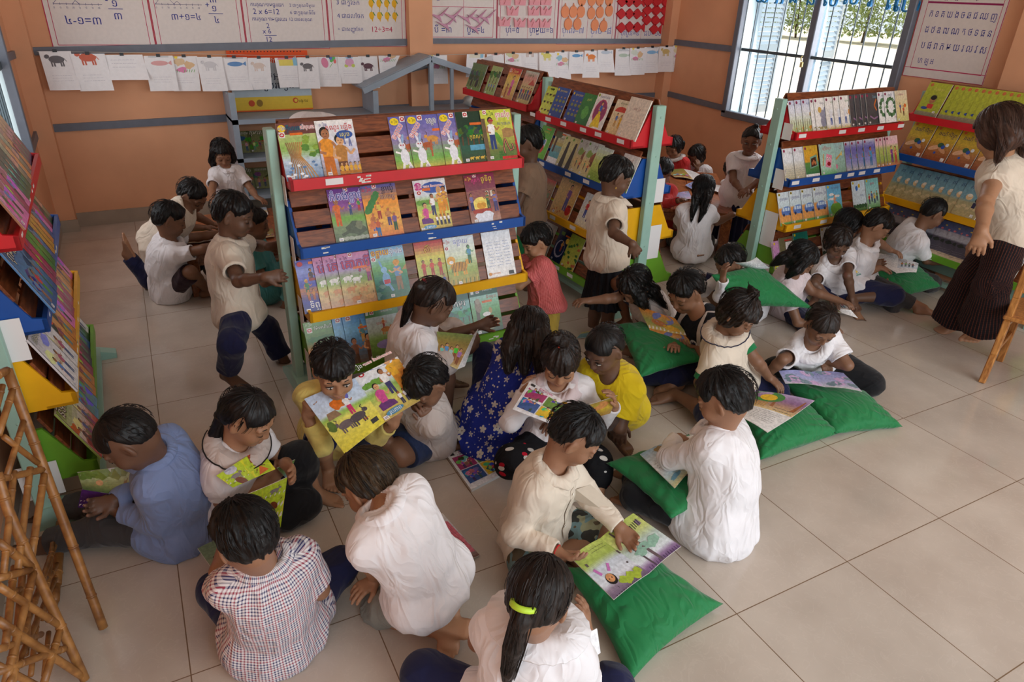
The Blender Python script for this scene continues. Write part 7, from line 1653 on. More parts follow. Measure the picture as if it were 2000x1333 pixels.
for p,r in(([(59,914),(35,1112)],.010),([(88,918),(61,1090)],.011),([(27,921),(7,1122)],.0095),([(27,757),(-3,850)],.010),([(5,753),(-6,795)],.009),([(46,824),(13,930)],.009),([(67,1113),(11,1334)],.011),([(119,1226),(86,1334)],.011)): cane('slat',p,r,'F')
for p,r in(([(126,1036),(126,1224)],.014),([(134,1050),(136,1226)],.010),([(182,1164),(182,1340)],.018),([(190,1180),(193,1340)],.011),([(103,1062),(84,1210)],.009),([(160,1118),(141,1190)],.008),([(74,1198),(60,1320)],.008),([(95,1236),(86,1320)],.008),([(147,1212),(145,1290)],.008),([(169,1200),(170,1340)],.010),([(28,1108),(10,1265)],.010),([(44,1120),(24,1334)],.010),([(62,1090),(50,1280)],.009)): cane('slat',p,r,'G')
for p,r in(([(149,1171),(175,1195)],.009),([(40,1252),(176,1195)],.010),([(94,1132),(123,1122)],.010),([(20,1333),(168,1273)],.009),([(-5,1270),(80,1240)],.010),([(20,1160),(90,1130)],.009)): cane('rung',p,r,'G')
# ------------------------------------------------------------------ posters
PO=mat('poster_board_paper',rgb(222,212,208),.45)
INK=(44,50,140); MAG=(190,40,90); 
def board(name,label,cat,P,ux,uz,n,w,h,fn,m=PRINTM,group=None,bgc=(226,216,212),th=.006):
    """flat sheet: P lower left corner, ux,uz unit axes, n outward"""
    a=Art(h/w,5); fn(a); b=MB(); P=V(*P); c=P+ux*w/2+uz*h/2; b.box(ux*0+n*th/2,(w,h,th),(ux,uz,n),col=rgb(bgc))
    a.emit(b,lambda x,y,z:ux*(x-.5)*w+uz*(y*w-h/2)+n*(th+z)); o=b.build(name,m,None,attr=True); o.location=c; return tag(o,label,cat,group)
X_,Z_,YN=V(1,0,0),V(0,0,1),V(0,-1,0)
def frame(a,l=.055,b=.06,r=.055):
    a.line([(.004,0),(.004,a.A)],.008,MAG).line([(.996,0),(.996,a.A)],.008,MAG).line([(0,.003),(1,.003)],.007,MAG); a.line([(l,b),(1-r,b)],.006,MAG).line([(l,b),(l,a.A)],.006,MAG).line([(1-r,b),(1-r,a.A)],.006,MAG)
def num_line(a,x0,y,x1,arcs):
    a.line([(x0,y),(x1,y)],.005,(90,84,120))
    for i in range(8): xx=x0+(x1-x0)*i/7.6; a.line([(xx,y-.012),(xx,y+.012)],.004,(90,84,120)); a.text('០១២៣៤៥៦៧'[i],xx,y-.035,.03,(110,104,140))
    for s,e,hh in arcs:
        p=[(x0+(x1-x0)*(s+(e-s)*t/10)/7.6,y+hh*math.sin(math.pi*t/10)) for t in range(11)]; a.line(p,.004,(90,84,130))
def p1(a):
    frame(a); num_line(a,.1,.46,.55,((0,4,.09),(3,4,.03))); a.text('៤-១=៣',.34,.3,.115,INK).text('៤',.67,.57,.105,INK).text('-',.6,.51,.1,INK).text('១',.67,.475,.105,INK).line([(.6,.42),(.74,.42)],.006,INK).text('៣',.68,.35,.105,INK).text('៤-១=៣',.28,.68,.11,INK); num_line(a,.1,.9,.6,((0,3,.08),)); a.text('ដក',.5,1.15,.14,INK)
def p2(a):
    frame(a); num_line(a,.07,.49,.56,((0,3,.08),(3,4,.03))); a.text('៣+១=៤',.37,.36,.1,INK).text('៣',.69,.55,.1,INK).text('+',.62,.49,.09,INK).text('១',.69,.455,.1,INK).line([(.62,.4),(.78,.4)],.006,INK).text('៤',.7,.33,.1,INK).text('៣+១=៤',.24,.69,.1,INK).text('៤',.76,.68,.1,INK); a.text('បូក',.5,1.15,.14,INK)
def p3(a):
    frame(a)
    for i in range(6): a.ell(.13+.13*i,.62,.045,.04,(226,110,96))
    a.text('ការគុណតាមជួរដេក',.29,.485,.1,INK,fit=.38).text('2 x 6=12',.27,.41,.085,INK).text('ការគុណតាមជួរឈរ',.3,.33,.1,INK,fit=.4).text('2',.27,.255,.08,INK).text('x 6',.25,.195,.08,INK).line([(.22,.15),(.36,.15)],.006,INK).text('12',.27,.105,.08,INK)
    a.text('2 ជាតួគុណទីមួយ',.7,.485,.09,INK,fit=.3).text('6 ជាតួគុណទីពីរ',.7,.405,.09,INK,fit=.3).text('12 ជាផលគុណ',.67,.33,.09,INK,fit=.27); a.text('គុណ',.5,1.1,.14,INK)
def p4(a):
    frame(a)
    a.text('3 ជាតួចែក',.26,.5,.11,INK,fit=.28).text('4 ជាផលចែក',.28,.35,.11,INK,fit=.33).text('÷ ជាសញ្ញាចែក',.27,.2,.11,INK,fit=.32).text('12÷3=4',.68,.2,.09,(190,40,80))
    for j in range(3):
        for i in range(4): x,y=.55+.1*i,.36+.14*j; a.ell(x,y,.032,.045,(236,180,50)); a.poly([(x-.01,y-.03),(x+.012,y-.075),(x+.02,y-.02)],(226,170,40)); a.line([(x+.02,y+.04),(x+.045,y+.0)],.012,(90,140,70)); a.line([(x,y+.04),(x+.01,y+.075)],.006,(110,130,70))
def two(a):
    frame(a,.05,.07); a.line([(.5,.07),(.5,a.A)],.005,MAG)
def q1(a): two(a); a.line([(.05,.44),(.95,.44)],.006,MAG); a.text('មួយ=១',.25,.57,.11,INK).text('ពីរ=២',.7,.57,.11,INK).text('បី =៣',.2,.16,.11,INK).text('បួន=៤',.68,.16,.11,INK)
def q2(a): two(a); a.text('ប្រាំ=៥',.25,.18,.11,INK).text('ប្រាំមួយ=៦',.73,.18,.1,INK,fit=.4)
def q3(a): two(a); a.text('ប្រាំពីរ=៧',.26,.18,.1,(120,124,180),fit=.36).text('ប្រាំបី=៨',.74,.18,.1,(120,124,180),fit=.36)
def q4(a): two(a); a.text('ប្រាំបួន=៩',.28,.16,.1,(110,114,180),fit=.36).text('ដប់=១០',.74,.16,.1,(110,114,180),fit=.34)
yq=YB-.001
for (xa,xb,z,fn,lab) in((-.302,.45,1.452,p1,'number chart with the subtraction four minus one, leftmost on the back wall'),(.454,1.182,1.454,p2,'number chart with the addition three plus one, second from left'),(1.186,1.928,1.463,p3,'multiplication chart headed by a row of red dots'),(1.932,2.69,1.478,p4,'division chart with yellow paper mangoes'),
    (2.926,3.677,1.512,q1,'counting chart with lilac folded-paper birds'),(3.681,4.409,1.503,q2,'counting chart with pink folded-paper crowns'),(4.413,5.179,1.497,q3,'counting chart with orange paper fruits'),(5.183,5.9,1.497,q4,'counting chart with rows of red folded-paper fish')):
    board('wall_chart',lab,'poster',(xa,yq,z),X_,Z_,YN,xb-xa,.95,fn,group='charts along the back wall')
# folded paper pieces glued on the charts
def glued(name,label,group,x,z,shape,col,th=.02):
    b=MB(); 
    for poly,lift in shape: b.prism([V(p[0],0,p[1]) for p in poly],V(0,0,0),V(0,-th*lift,0))
    o=b.build(name,mat('folded_paper_%d_%d_%d'%col,rgb(col),.7)); o.location=(x,YB-.0085,z); return tag(o,label,'paper shape',group)
def at_px(x,y): p=Py(x,y,YB-.007); return p[0],p[2]
bird=[([(-.09,.03),(.02,.0),(.1,.05),(.0,-.02)],1),([(-.02,.0),(.06,-.06),(.03,.01)],.6),([(.02,.0),(.13,.08),(.06,.0)],.8)]
crown=[([(-.06,-.04),(.06,-.04),(.07,.05),(.03,.01),(0,.05),(-.03,.01),(-.07,.05)],1),([(-.02,-.03),(.03,-.03),(.0,.02)],1.5)]
fruit=[([(.05*math.cos(6.283*i/14),.06*math.sin(6.283*i/14)) for i in range(14)],.6),([(-.012,.055),(.012,.055),(.0,.085)],.6)]
fish=[([(-.07,0),(0,.055),(.07,0),(0,-.055)],1.2),([(.05,0),(.11,.05),(.11,-.05)],.7)]
for k,(x,y) in enumerate([(852,31),(880,31),(867,48),(908,35),(927,35),(945,35),(924,54)]): glued('folded_paper','lilac folded-paper bird, %s of those on the bird counting chart'%ORD[k],'lilac paper birds',*at_px(x,y),bird,(206,150,176))
for k,(x,y) in enumerate([(986,2),(1015,2),(1043,2),(1065,2),(1000,22),(1041,22),(1065,22),(984,43),(1014,45),(1040,46),(1063,46)]): glued('folded_paper','pink folded-paper crown, %s of those on the crown counting chart'%ORD[k],'pink paper crowns',*at_px(x,y),crown,(232,158,168))
for k,(x,y) in enumerate([(1136,0),(1155,0),(1171,0),(1189,0),(1103,23),(1119,23),(1134,23),(1154,26),(1171,24),(1189,21),(1109,47),(1127,47),(1161,49),(1178,51)]): glued('folded_paper','orange paper fruit, %s of those on the fruit counting chart'%ORD[k],'orange paper fruits',*at_px(x,y),fruit,(236,146,100))
for k,(x,y) in enumerate([(1214,3),(1228,3),(1243,4),(1212,27),(1228,27),(1243,27),(1212,54),(1228,52),(1243,53),(1264,3),(1282,3),(1300,5),(1263,20),(1281,20),(1298,22),(1262,39),(1279,40),(1296,40),(1276,57)]): glued('folded_paper','red folded-paper fish, %s of those on the fish counting chart'%ORD[k],'red paper fish',*at_px(x,y),fish,(204,36,44))
# alphabet chart on the right wall
def alpha(a):
    frame(a,.08,.1,.05); a.line([(0,.105),(1,.105)],.006,MAG); a.line([(.08,.82),(.95,.82)],.02,(150,40,90)); a.text('ព្យញ្ជនៈខ្មែរ',.5,.93,.13,(120,60,110)); a.line([(.3,.875),(.7,.875)],.008,MAG)
    for j,ln in enumerate(('ក ខ គ ឃ ង ច ឆ ជ ឈ ញ','ដ ឋ ឌ ឍ ណ ត ថ ទ ធ ន','ប ផ ព ភ ម យ រ ល វ ស')): a.text(ln,.53,.7-.17*j,.1,INK,fit=.78,sy=1.35)
    a.text('ហ ឡ អ',.25,.19,.1,INK,fit=.2,sy=1.35)
board('alphabet_chart','alphabet chart with four rows of letters on the right wall','poster',(XR-.001,1.555,1.485),V(0,-1,0),Z_,V(-1,0,0),.675,.62,alpha)
board('notice_sheet','orange-edged notice at the far right wall edge','poster',(XR-.001,.4,1.52),V(0,-1,0),Z_,V(-1,0,0),.35,.5,lambda a:a.bg((0,(206,100,50)),(.3,(226,190,150)),(1,(226,206,190))).text('សេចក្ដីជូនដំណឹង',.5,.9,.1,(90,60,60)))
# calendar on the shelf
def cal(a):
    a.bg((0,(226,70,40)),(.03,(226,190,70)),(.24,(232,200,80)),(.24,(190,206,216)),(.8,(200,214,222)),(.8,(226,84,44)),(1,(230,92,50))); a.text('ការសប្បុរស ប្រជាជន និងដឹក',.5,.61,.13,W_,fit=.8); a.text('សូមអាន',.53,.42,.13,(40,50,80)).text('រៀបរៀង',.53,.31,.12,(40,50,80)); a.ell(.22,.1,.04,.04,(206,90,60)); a.ell(.32,.1,.04,.045,(150,120,60)); a.ell(.78,.12,.035,.035,(206,90,60)).text('អង្គការ',.88,.11,.05,(110,90,40)); a.ell(.785,.12,.02,.02,(232,200,80))
    for i in range(22): a.line([(.05+.041*i,a.A-.004),(.05+.041*i,a.A-.02)],.012,(60,56,60))
cl=board('calendar','wall calendar with orange heading and yellow foot, behind the hung drawings','calendar',(1.0,YB-.04,.93),X_,nrm(V(0,.06,1)),nrm(V(0,-1,.06)),.71,.52,cal)
# ------------------------------------------------------------------ string of drawings
YS=4.47
st=[(72,101),(300,103),(500,108),(700,109),(870,107),(1050,103),(1200,96),(1374,86)]
b=MB(); b.tube([Py(x,y,YS) for x,y in st],.002,5); so=b.build('string',mat('twine',rgb(190,180,170),.8)); tag(so,'thin string the drawings hang from along the back wall','string')
def drawn(kind):
    def fn(a):
        a.bg((0,(238,232,236)),(1,(242,236,240))); c=kind[1]
        if kind[0]=='beast': a.beast(.48,1.05,.5,c,-1,horn=(90,60,40) if len(kind)>2 else None)
        elif kind[0]=='fish': a.ell(.5,1.0,.3,.09,c); a.poly([(.78,1.0),(.92,1.1),(.92,.92)],c); a.poly([(.15,1.25),(.35,1.38),(.5,1.25),(.65,1.38),(.85,1.25),(.85,1.2),(.15,1.2)],(206,206,210))
        elif kind[0]=='house': a.rect(.15,.9,.75,1.15,c); a.poly([(.1,1.15),(.8,1.15),(.72,1.28),(.18,1.28)],(232,150,170)); a.rect(.75,.9,.92,1.28,(150,200,226)); a.rect(.25,.95,.35,1.06,(206,110,130)); a.rect(.52,.95,.62,1.06,(206,110,130))
        elif kind[0]=='bear': a.ell(.5,1.15,.2,.18,c); a.ell(.34,1.3,.07,.07,c); a.ell(.66,1.3,.07,.07,c); a.ell(.5,.85,.19,.17,(226,170,200)); a.ell(.35,.72,.08,.07,(206,216,110)); a.ell(.65,.72,.08,.07,(206,216,110))
        elif kind[0]=='flower': a.ell(.35,1.0,.15,.22,c,.3); a.blob(.7,1.15,.12,.14,(110,190,110)); a.ell(.62,1.2,.07,.09,(110,130,206)); a.ell(.8,1.05,.06,.09,(236,120,120)); a.line([(.55,.8),(.7,1.0)],.02,(140,190,90))
        elif kind[0]=='scene': a.blob(.3,1.1,.2,.14,c); a.blob(.4,.8,.2,.1,(226,140,180)); a.ell(.2,1.3,.07,.07,(244,216,90)); [a.line([(.1+.09*i,.72),(.13+.09*i,.82)],.02,(120,180,100)) for i in range(9)]; a.blob(.65,1.0,.2,.14,(226,190,150))
        elif kind[0]=='heart': a.ell(.42,1.1,.12,.11,c); a.ell(.6,1.1,.12,.11,c); a.poly([(.31,1.06),(.71,1.06),(.51,.85)],c); [a.ell(.2+.15*i,.7,.03,.03,(240,220,110)) for i in range(5)]
        a.scrawl(.2,.5,.85,3,.09,(176,170,186),.006)
    return fn
paps=[(75,138,100,176,('beast',(112,108,112)),'grey horse'),(136,204,105,178,('beast',(206,110,90),1),'red cow'),(196,278,107,156,('scene',(200,210,110)),'sideways green and pink scene'),(280,337,109,178,('fish',(226,170,170)),'faint red crab'),(332,385,110,178,('scene',(226,196,160)),'animals in grass'),(383,433,111,178,('beast',(214,210,214)),'faint pencil bird'),(431,482,112,176,('fish',(110,150,200)),'blue shark'),(483,527,113,175,('beast',(226,206,196)),'small pale mouse'),(536,582,113,171,('house',(236,216,110)),'yellow house'),(580,620,112,173,('beast',(120,116,120)),'dark grey rat'),(618,662,111,169,('flower',(226,140,170)),'pink flower'),(659,704,111,163,('bear',(176,206,236)),'blue bear'),(699,737,110,172,('beast',(110,80,90)),'tiny dark animal'),(739,781,109,154,('scene',(236,210,180)),'fox folded to a corner'),(836,873,108,164,('scene',(206,214,150)),'yellow-green bird'),(912,947,106,150,('house',(232,226,206)),'pale house'),(951,985,106,145,('fish',(236,190,190)),'pink fish'),(986,1018,104,148,('scene',(214,214,170)),'pond animals'),(1018,1053,104,146,('beast',(214,190,180)),'brown rows'),(1053,1085,103,150,('beast',(226,216,120)),'yellow dog'),(1084,1114,101,154,('scene',(160,200,216)),'blue water scene'),(1112,1140,101,144,('fish',(110,160,206)),'bright blue whale'),(1142,1172,99,151,('beast',(232,140,80)),'orange cat'),(1168,1198,98,141,('fish',(196,206,220)),'pale dolphin'),(1203,1233,95,147,('fish',(190,206,190)),'pale green fish'),(1231,1261,94,146,('scene',(222,226,214)),'faint landscape'),(1259,1289,92,142,('fish',(140,186,226)),'blue crab'),(1288,1316,91,140,('beast',(214,186,120)),'tan goat'),(1315,1343,89,140,('scene',(236,226,190)),'faint yellow scene'),(1348,1372,87,136,('heart',(232,190,206)),'pink heart')]
for i,(xa,xb,ya,yb,kd,lab) in enumerate(paps):
    yy=YS-.012*(i%2)-.006; P0=Py(xa,ya,yy); P1=Py(xb,ya,yy); P2=Py((xa+xb)/2,yb,yy); w=P1[0]-P0[0]; h=(P0[2]+P1[2])/2-P2[2]
    a=Art(h/w,i+1); 
    if h<w: a2=a
    drawn(kd)(a); b=MB(); rr=random.Random(i); k1,k2=rr.uniform(.0,.035),rr.uniform(-.02,.02); cut=.5 if 'corner' in lab else 0
    def wp(x,y,z):
        s=1-y*w/h; xx=(x-.5)*w
        if cut: xx=xx-(x)*w*.55*s
        return V(xx+k2*s,-k1*s*s*(.4+x)-.006*math.sin(x*5+i)*s-z,-s*h)
    n=8; gv=[];gf=[]
    for q in range(n+1):
        for r_ in range(n+1): gv.append(wp(q/n,r_/n*h/w,-.0004))
    b.add(gv,[(q*(n+1)+r_,(q+1)*(n+1)+r_,(q+1)*(n+1)+r_+1,q*(n+1)+r_+1) for q in range(n) for r_ in range(n)],rgb(240,236,238))
    a.s=a.s[5:]
    a.emit(b,wp,z0=.0006,dz=4e-5); o_=b.build('drawing',PRINTM,None,attr=True); o_.location=(P0+P1)/2; tag(o_,"child's drawing of a %s, %s paper from left on the string"%(lab,['first','second','third','fourth','fifth','sixth','seventh','eighth','ninth','tenth','eleventh','twelfth','thirteenth','fourteenth','fifteenth','sixteenth','seventeenth','eighteenth','nineteenth','twentieth','twenty-first','twenty-second','twenty-third','twenty-fourth','twenty-fifth','twenty-sixth','twenty-seventh','twenty-eighth','twenty-ninth','last'][i]),'drawing',"children's drawings on the string")
    b=MB(); b.box((0,-.004,.004),(.03,.012,.022),col=rgb(40,40,46)); b.build('clip',mat('black_clip',rgb(30,30,34),.4),o_)
for k,(x,y,w,lab) in enumerate(((812,122,.2,'left of the pitched shelf top'),(948,118,.16,'right of the pitched shelf top'))):
    P=Py(x,y,YS); b=MB(); pts=[]; 
    for i in range(7):
        for j in range(5): u,v=i/6,j/4; pts.append((w*(u-.5),-.10*v*v,-.09*math.sin(v*1.6)+.04*(u-.5)))
    b.add(pts,[(i*5+j,(i+1)*5+j,(i+1)*5+j+1,i*5+j+1) for i in range(6) for j in range(4)],rgb(206,202,206)); o_=b.build('drawing',PRINTM,None,attr=True); o_.location=P+V(0,-.01,.03); tag(o_,'curled-up sheet of paper on the string, '+lab,'drawing',"children's drawings on the string")
# blue cut-out letters along the window head
CUT=mat('blue_card',rgb(30,130,190),.6)
for k,(ch,x,y) in enumerate((('យ',1490,-8),('អ',1522,-6),('ជ',1548,-8),('ន',1585,-4),('ល',1622,-2),('ស',1660,-6),('រ',1700,-2),('ព',1740,4),('ឈ',1772,8))):
    v,f=text_mesh(ch); b=MB(); s=.2; w=v[:,0].mean(); P=Px(x,y,XR-.03)
    b.add([V(0,-(p[0]-w)*s,(p[1]-.3)*s) for p in v],f); b.add([V(.008,-(p[0]-w)*s,(p[1]-.3)*s) for p in v],f); o_=b.build('card_letter',CUT); o_.location=P; o_.modifiers.new('thick','SOLIDIFY').thickness=.006; tag(o_,'blue card letter, %s from left, strung across the top of the window'%ORD[k],'letter','blue card letters over the window')
b=MB(); b.tube([Px(1470,-18,XR-.03),Px(1800,-8,XR-.03)],.003,5); tag(b.build('banner_cord',CUT),'blue cord holding the card letters over the window','cord')
# ------------------------------------------------------------------ green cushions
CUSH=creases(mat('green_cushion_cotton',rgb(26,122,66),.62,.05,7,spec=.3,sheen=.2))
def cushion(label,corners,T=.1,rest=None,sag=None):
    """corners: four (px,py,z) in order round the cushion"""
    C4=[Pz(*c) for c in corners]; o_=sum(C4)/4; nn=nrm(np.cross(C4[1]-C4[0],C4[3]-C4[0])); nn=nn if nn[2]>0 else -nn
    n=34; top=[];vt=[];idx={};b=MB(); rr=np.random.RandomState(int(abs(o_[0]*1000))%999)
    for side in(1,-1):
        for i in range(n+1):
            for j in range(n+1):
                u,v=i/n*2-1,j/n*2-1; e=(1-u*u)*(1-v*v)
                if side<0 and e<1e-9: idx[(side,i,j)]=idx[(1,i,j)]; continue
                cu=u*(1-.10*(1-v*v)); cv=v*(1-.10*(1-u*u)); a,c=(cu+1)/2,(cv+1)/2
                p=C4[0]*(1-a)*(1-c)+C4[1]*a*(1-c)+C4[2]*a*c+C4[3]*(1-a)*c
                t=T*(max(1-u*u,0)**.42)*(max(1-v*v,0)**.42); r_=math.hypot(u,v)
                wr=.006*math.sin(math.atan2(v,u)*13+3*math.sin(u*3+v*2))*min(1,max(0,r_-.45)*2)*(e**.3)+.006*float(vnoise(np.array([[u*3+9+o_[0]*9,v*3+9,3.]]))[0]-.5)*e
                p=p+nn*(side*t*.5+side*wr)
                if sag is not None: p=p-V(0,0,sag*math.exp(-(u*u+v*v)*3)*(e>0))
                p[2]=max(p[2],.002+(.004 if side>0 else 0)); idx[(side,i,j)]=len(vt); vt.append(p-o_)
    fs=[]
    for side in(1,-1):
        for i in range(n):
            for j in range(n):
                q=[idx[(side,i,j)],idx[(side,i+1,j)],idx[(side,i+1,j+1)],idx[(side,i,j+1)]]; q=[x for k,x in enumerate(q) if x not in q[:k]]
                if len(q)>2: fs.append(q if side>0 else q[::-1])
    b.add(vt,fs); ob=b.build('cushion',CUSH,None,True); ob.location=o_; tag(ob,label,'cushion','green cushions on the floor')
    ga=ob.data.attributes.new('gar','FLOAT_VECTOR','POINT'); ga.data.foreach_set('vector',np.array(vt,F4).ravel()); return ob
cushion('green cushion lying in the foreground under the cream-shirted boy\'s open book',[(1098,1108,.08),(1275,1088,.08),(1413,1180,.03),(1230,1336,.03)],.13)
cushion('green cushion across the lap of the boy in the white long-sleeved shirt',[(1182,905,.17),(1311,1015,.19),(1480,940,.16),(1345,848,.17)],.11)
cushion('green cushion in front of the back-turned boy, under a book with a page of text',[(1440,815,.06),(1484,900,.03),(1641,846,.03),(1575,785,.07)],.14)
cushion('green cushion with the long pointed corner, before the girl with the pink bracelet',[(1520,746,.08),(1632,848,.04),(1763,834,.02),(1690,765,.08)],.14)
cushion('green cushion on the lap of the football-shirt boy',[(1200,634,.27),(1248,740,.19),(1372,706,.24),(1332,618,.28)],.12)
cushion('green cushion held up in front of the boy hiding his face',[(1388,537,.46),(1475,512,.46),(1590,604,.2),(1436,600,.28)],.12)
cushion('green cushion on the lap of the boy in dark jeans, far right',[(1682,530,.16),(1768,579,.1),(1838,560,.09),(1788,514,.17)],.12)
# ------------------------------------------------------------------ open books, comics and loose sheets in hands, on laps, tables and the floor
def page(name,root,c4,fn,bulge=0.,m=None,back=None,seed=1,thick=.0025,flip=1):
    """c4: four 3D corners in order: top left, top right, bottom right, bottom left of the printed side (relative to root)"""
    o=V(*root.location); Q=[q-o for q in c4]; w=np.linalg.norm(Q[1]-Q[0])*.5+np.linalg.norm(Q[2]-Q[3])*.5; h=np.linalg.norm(Q[3]-Q[0])*.5+np.linalg.norm(Q[2]-Q[1])*.5
    A=h/w; n=nrm(np.cross(Q[1]-Q[3],Q[0]-Q[2])); n=n*flip
    a=Art(A,seed); fn(a); b=MB()
    def mp(x,y,z):
        v=y/A; p=Q[3]*(1-x)*(1-v)+Q[2]*x*(1-v)+Q[1]*x*v+Q[0]*(1-x)*v
        return p+n*(bulge*math.sin(math.pi*x)*w+z)
    N=10; 
    for z,fl in((0,False),(-thick,True)):
        vs=[mp(i/N,j/4*A,z) for i in range(N+1) for j in range(5)]; fs=[(i*5+j,(i+1)*5+j,(i+1)*5+j+1,i*5+j+1) for i in range(N) for j in range(4)]
        b.add(vs,[f[::-1] for f in fs] if fl else fs,rgb(back if back and fl else (238,232,228)))
    for k in range(N): b.add([mp(k/N,0,0),mp((k+1)/N,0,0),mp((k+1)/N,0,-thick),mp(k/N,0,-thick)],[(0,1,2,3)],rgb(225,218,212)); b.add([mp(k/N,A,0),mp((k+1)/N,A,0),mp((k+1)/N,A,-thick),mp(k/N,A,-thick)],[(3,2,1,0)],rgb(225,218,212))
    for x in(0,1): b.add([mp(x,0,0),mp(x,A,0),mp(x,A,-thick),mp(x,0,-thick)],[(0,1,2,3)],rgb(225,218,212))
    # printed shapes follow the curve: fine strips for the ground, shapes on top
    a2=[]
    for v,f,c in a.s:
        if len(v)==4 and abs(v[:,0].max()-v[:,0].min()-1)<.02 and len(f)==1:
            y0,y1=v[:,1].min(),v[:,1].max()
            for i in range(N): a2.append((np.array([(i/N,y0),((i+1)/N,y0),((i+1)/N,y1),(i/N,y1)]),[(0,1,2,3)],c))
        else: a2.append((v,f,c))
    lay=6e-5; z=lay; nb=0
    for v,f,c in a2: 
        b.add([mp(p[0],p[1],z+(bulge*.012 if len(v)!=4 else 0)) for p in v],f,c); nb+=1; z+=2.5e-5 if nb%N==0 or len(v)!=4 else 0 ; z+=0 if nb%N==0 else 4e-6
    return b.build(name,PRINT if m is None else m,root,attr=True)
def p3(c): return Pz(*c) if not isinstance(c,np.ndarray) else c
def open_book(label,pages,cat='book',name='open_book'):
    c0=[[p3(c) for c in pg[0]] for pg in pages]; ctr=sum(q for c in c0 for q in c)/sum(len(c) for c in c0); t=thing(name,label,cat,tuple(ctr))
    for k,(c4,pg) in enumerate(zip(c0,pages)): page('page' if len(pg)<4 else pg[3],t,c4,pg[1],pg[2] if len(pg)>2 else .04,seed=k+3)
    return t
def lines(a,x0,x1,y,n,c=(70,66,80)): a.scrawl(x0,y,x1,n,.075,c,.009)
def farm(a):
    a.bg((0,(236,220,70)),(.45,(232,222,110)),(.55,(150,190,80)),(.62,(206,220,236)),(1,(196,214,240))); a.blob(.45,.85,.13,.12,(226,120,40)); a.poly([(.12,.62),(.4,.62),(.34,.76),(.16,.76)],(150,120,90)); a.ell(.66,.95,.05,.1,(110,110,190)); a.beast(.35,.42,.3,(110,96,100),-1,horn=(80,70,70)); a.beast(.62,.42,.34,(84,74,80),1,horn=(60,54,56)); a.man(.6,.52,.45,W_,(206,50,110),SKD); a.blob(.1,.5,.07,.1,(90,120,50)); a.rect(.78,.12,.93,.22,(60,60,60)); a.text('៥០០០',.75,.3,.05,(206,40,40))
def words(a): a.bg((0,W_),(1,(236,232,230))); lines(a,.12,.88,.9*a.A,int(a.A*.75/.075))
def words_pic(c1,c2):
    def fn(a):
        a.bg((0,W_),(.35,W_),(.35,c1),(.7,c2),(1,c2)); lines(a,.12,.85,.28*a.A,3)
        for i in range(4): a.man(.2+.18*i,.42*a.A,.4,tuple(a.r.randint(50,220) for _ in range(3)),tuple(a.r.randint(40,150) for _ in range(3)),SKD)
        for i in range(4): a.blob(a.r.random(),a.A*a.r.uniform(.75,.95),.15,.1,tuple(max(0,k-40) for k in c2))
    return fn
# the reading boy's landscape spread (seen from his side: upside down)
def sp1(a):
    a.bg((0,(196,210,110)),(.3,(170,190,90)),(.45,(206,214,226)),(.75,(226,228,236)),(.85,(150,130,150)),(1,(110,90,116)))
    a.poly([(.0,.42),(.9,.3),(.9,.38),(.0,.52)],(96,84,84)); a.line([(.05,.95),(.75,1.05)],.05,(70,58,64)); a.line([(.1,.75),(.7,.78)],.04,(80,70,72)); [a.blob(.15+.1*i,1.0+.06*(i%2),.09,.09,(170,190,60)) for i in range(5)]; [a.line([(.3+.06*i,1.15),(.33+.06*i,1.3)],.018,(60,50,66)) for i in range(11)]
    a.ell(.72,.85,.11,.13,K_); a.ell(.72,.82,.085,.1,(214,150,100)); a.ell(.69,.83,.012,.015,K_); a.ell(.76,.83,.012,.015,K_); a.line([(.69,.77),(.75,.77)],.012,(150,60,50)); a.line([(.62,.7),(.5,.55)],.06,(206,120,190)); a.line([(.8,.68),(.85,.5)],.06,(206,120,190)); lines(a,.1,.6,.2,2,(90,96,60))
def sp2(a):
    a.bg((0,(190,206,100)),(.3,(206,212,130)),(.5,(190,206,196)),(.8,(226,232,238)),(.9,(150,120,160)),(1,(116,86,130))); a.poly([(.1,.15),(.75,.3),(.7,.45),(.1,.3)],(130,110,130)); [a.line([(.12+.06*i,.14+.015*i),(.15+.06*i,.3+.015*i)],.018,(56,48,56)) for i in range(9)]; [a.blob(.25+.15*i,.75+.05*(i%2),.14,.1,(150,190,170)) for i in range(4)]; a.line([(.6,.1),(.55,1.3)],.07,(110,92,96)); a.line([(.8,.05),(.75,1.3)],.04,(90,76,82)); [a.line([(.05+.07*i,1.15),(.08+.07*i,1.32)],.02,(90,66,100)) for i in range(13)]
open_book('open picture book of a girl lying upside down in a garden, on the foreground cushion',[([(1268,1120,.185),(1199,1172,.2),(1114,1089,.22),(1172,1052,.2)],sp1,.04),([(1330,1068,.21),(1268,1120,.185),(1172,1052,.2),(1237,1003,.23)],sp2,.04)])
open_book('open book with street pictures on the lap of the checked-shirt boy',[([(386,1072,.13),(455,1046,.11),(512,1116,.1),(437,1143,.12)],words_pic((170,150,120),(120,140,110)),.05),([(455,1046,.11),(530,1035,.13),(560,1093,.12),(512,1116,.1)],words_pic((190,120,90),(110,130,90)),.05)])
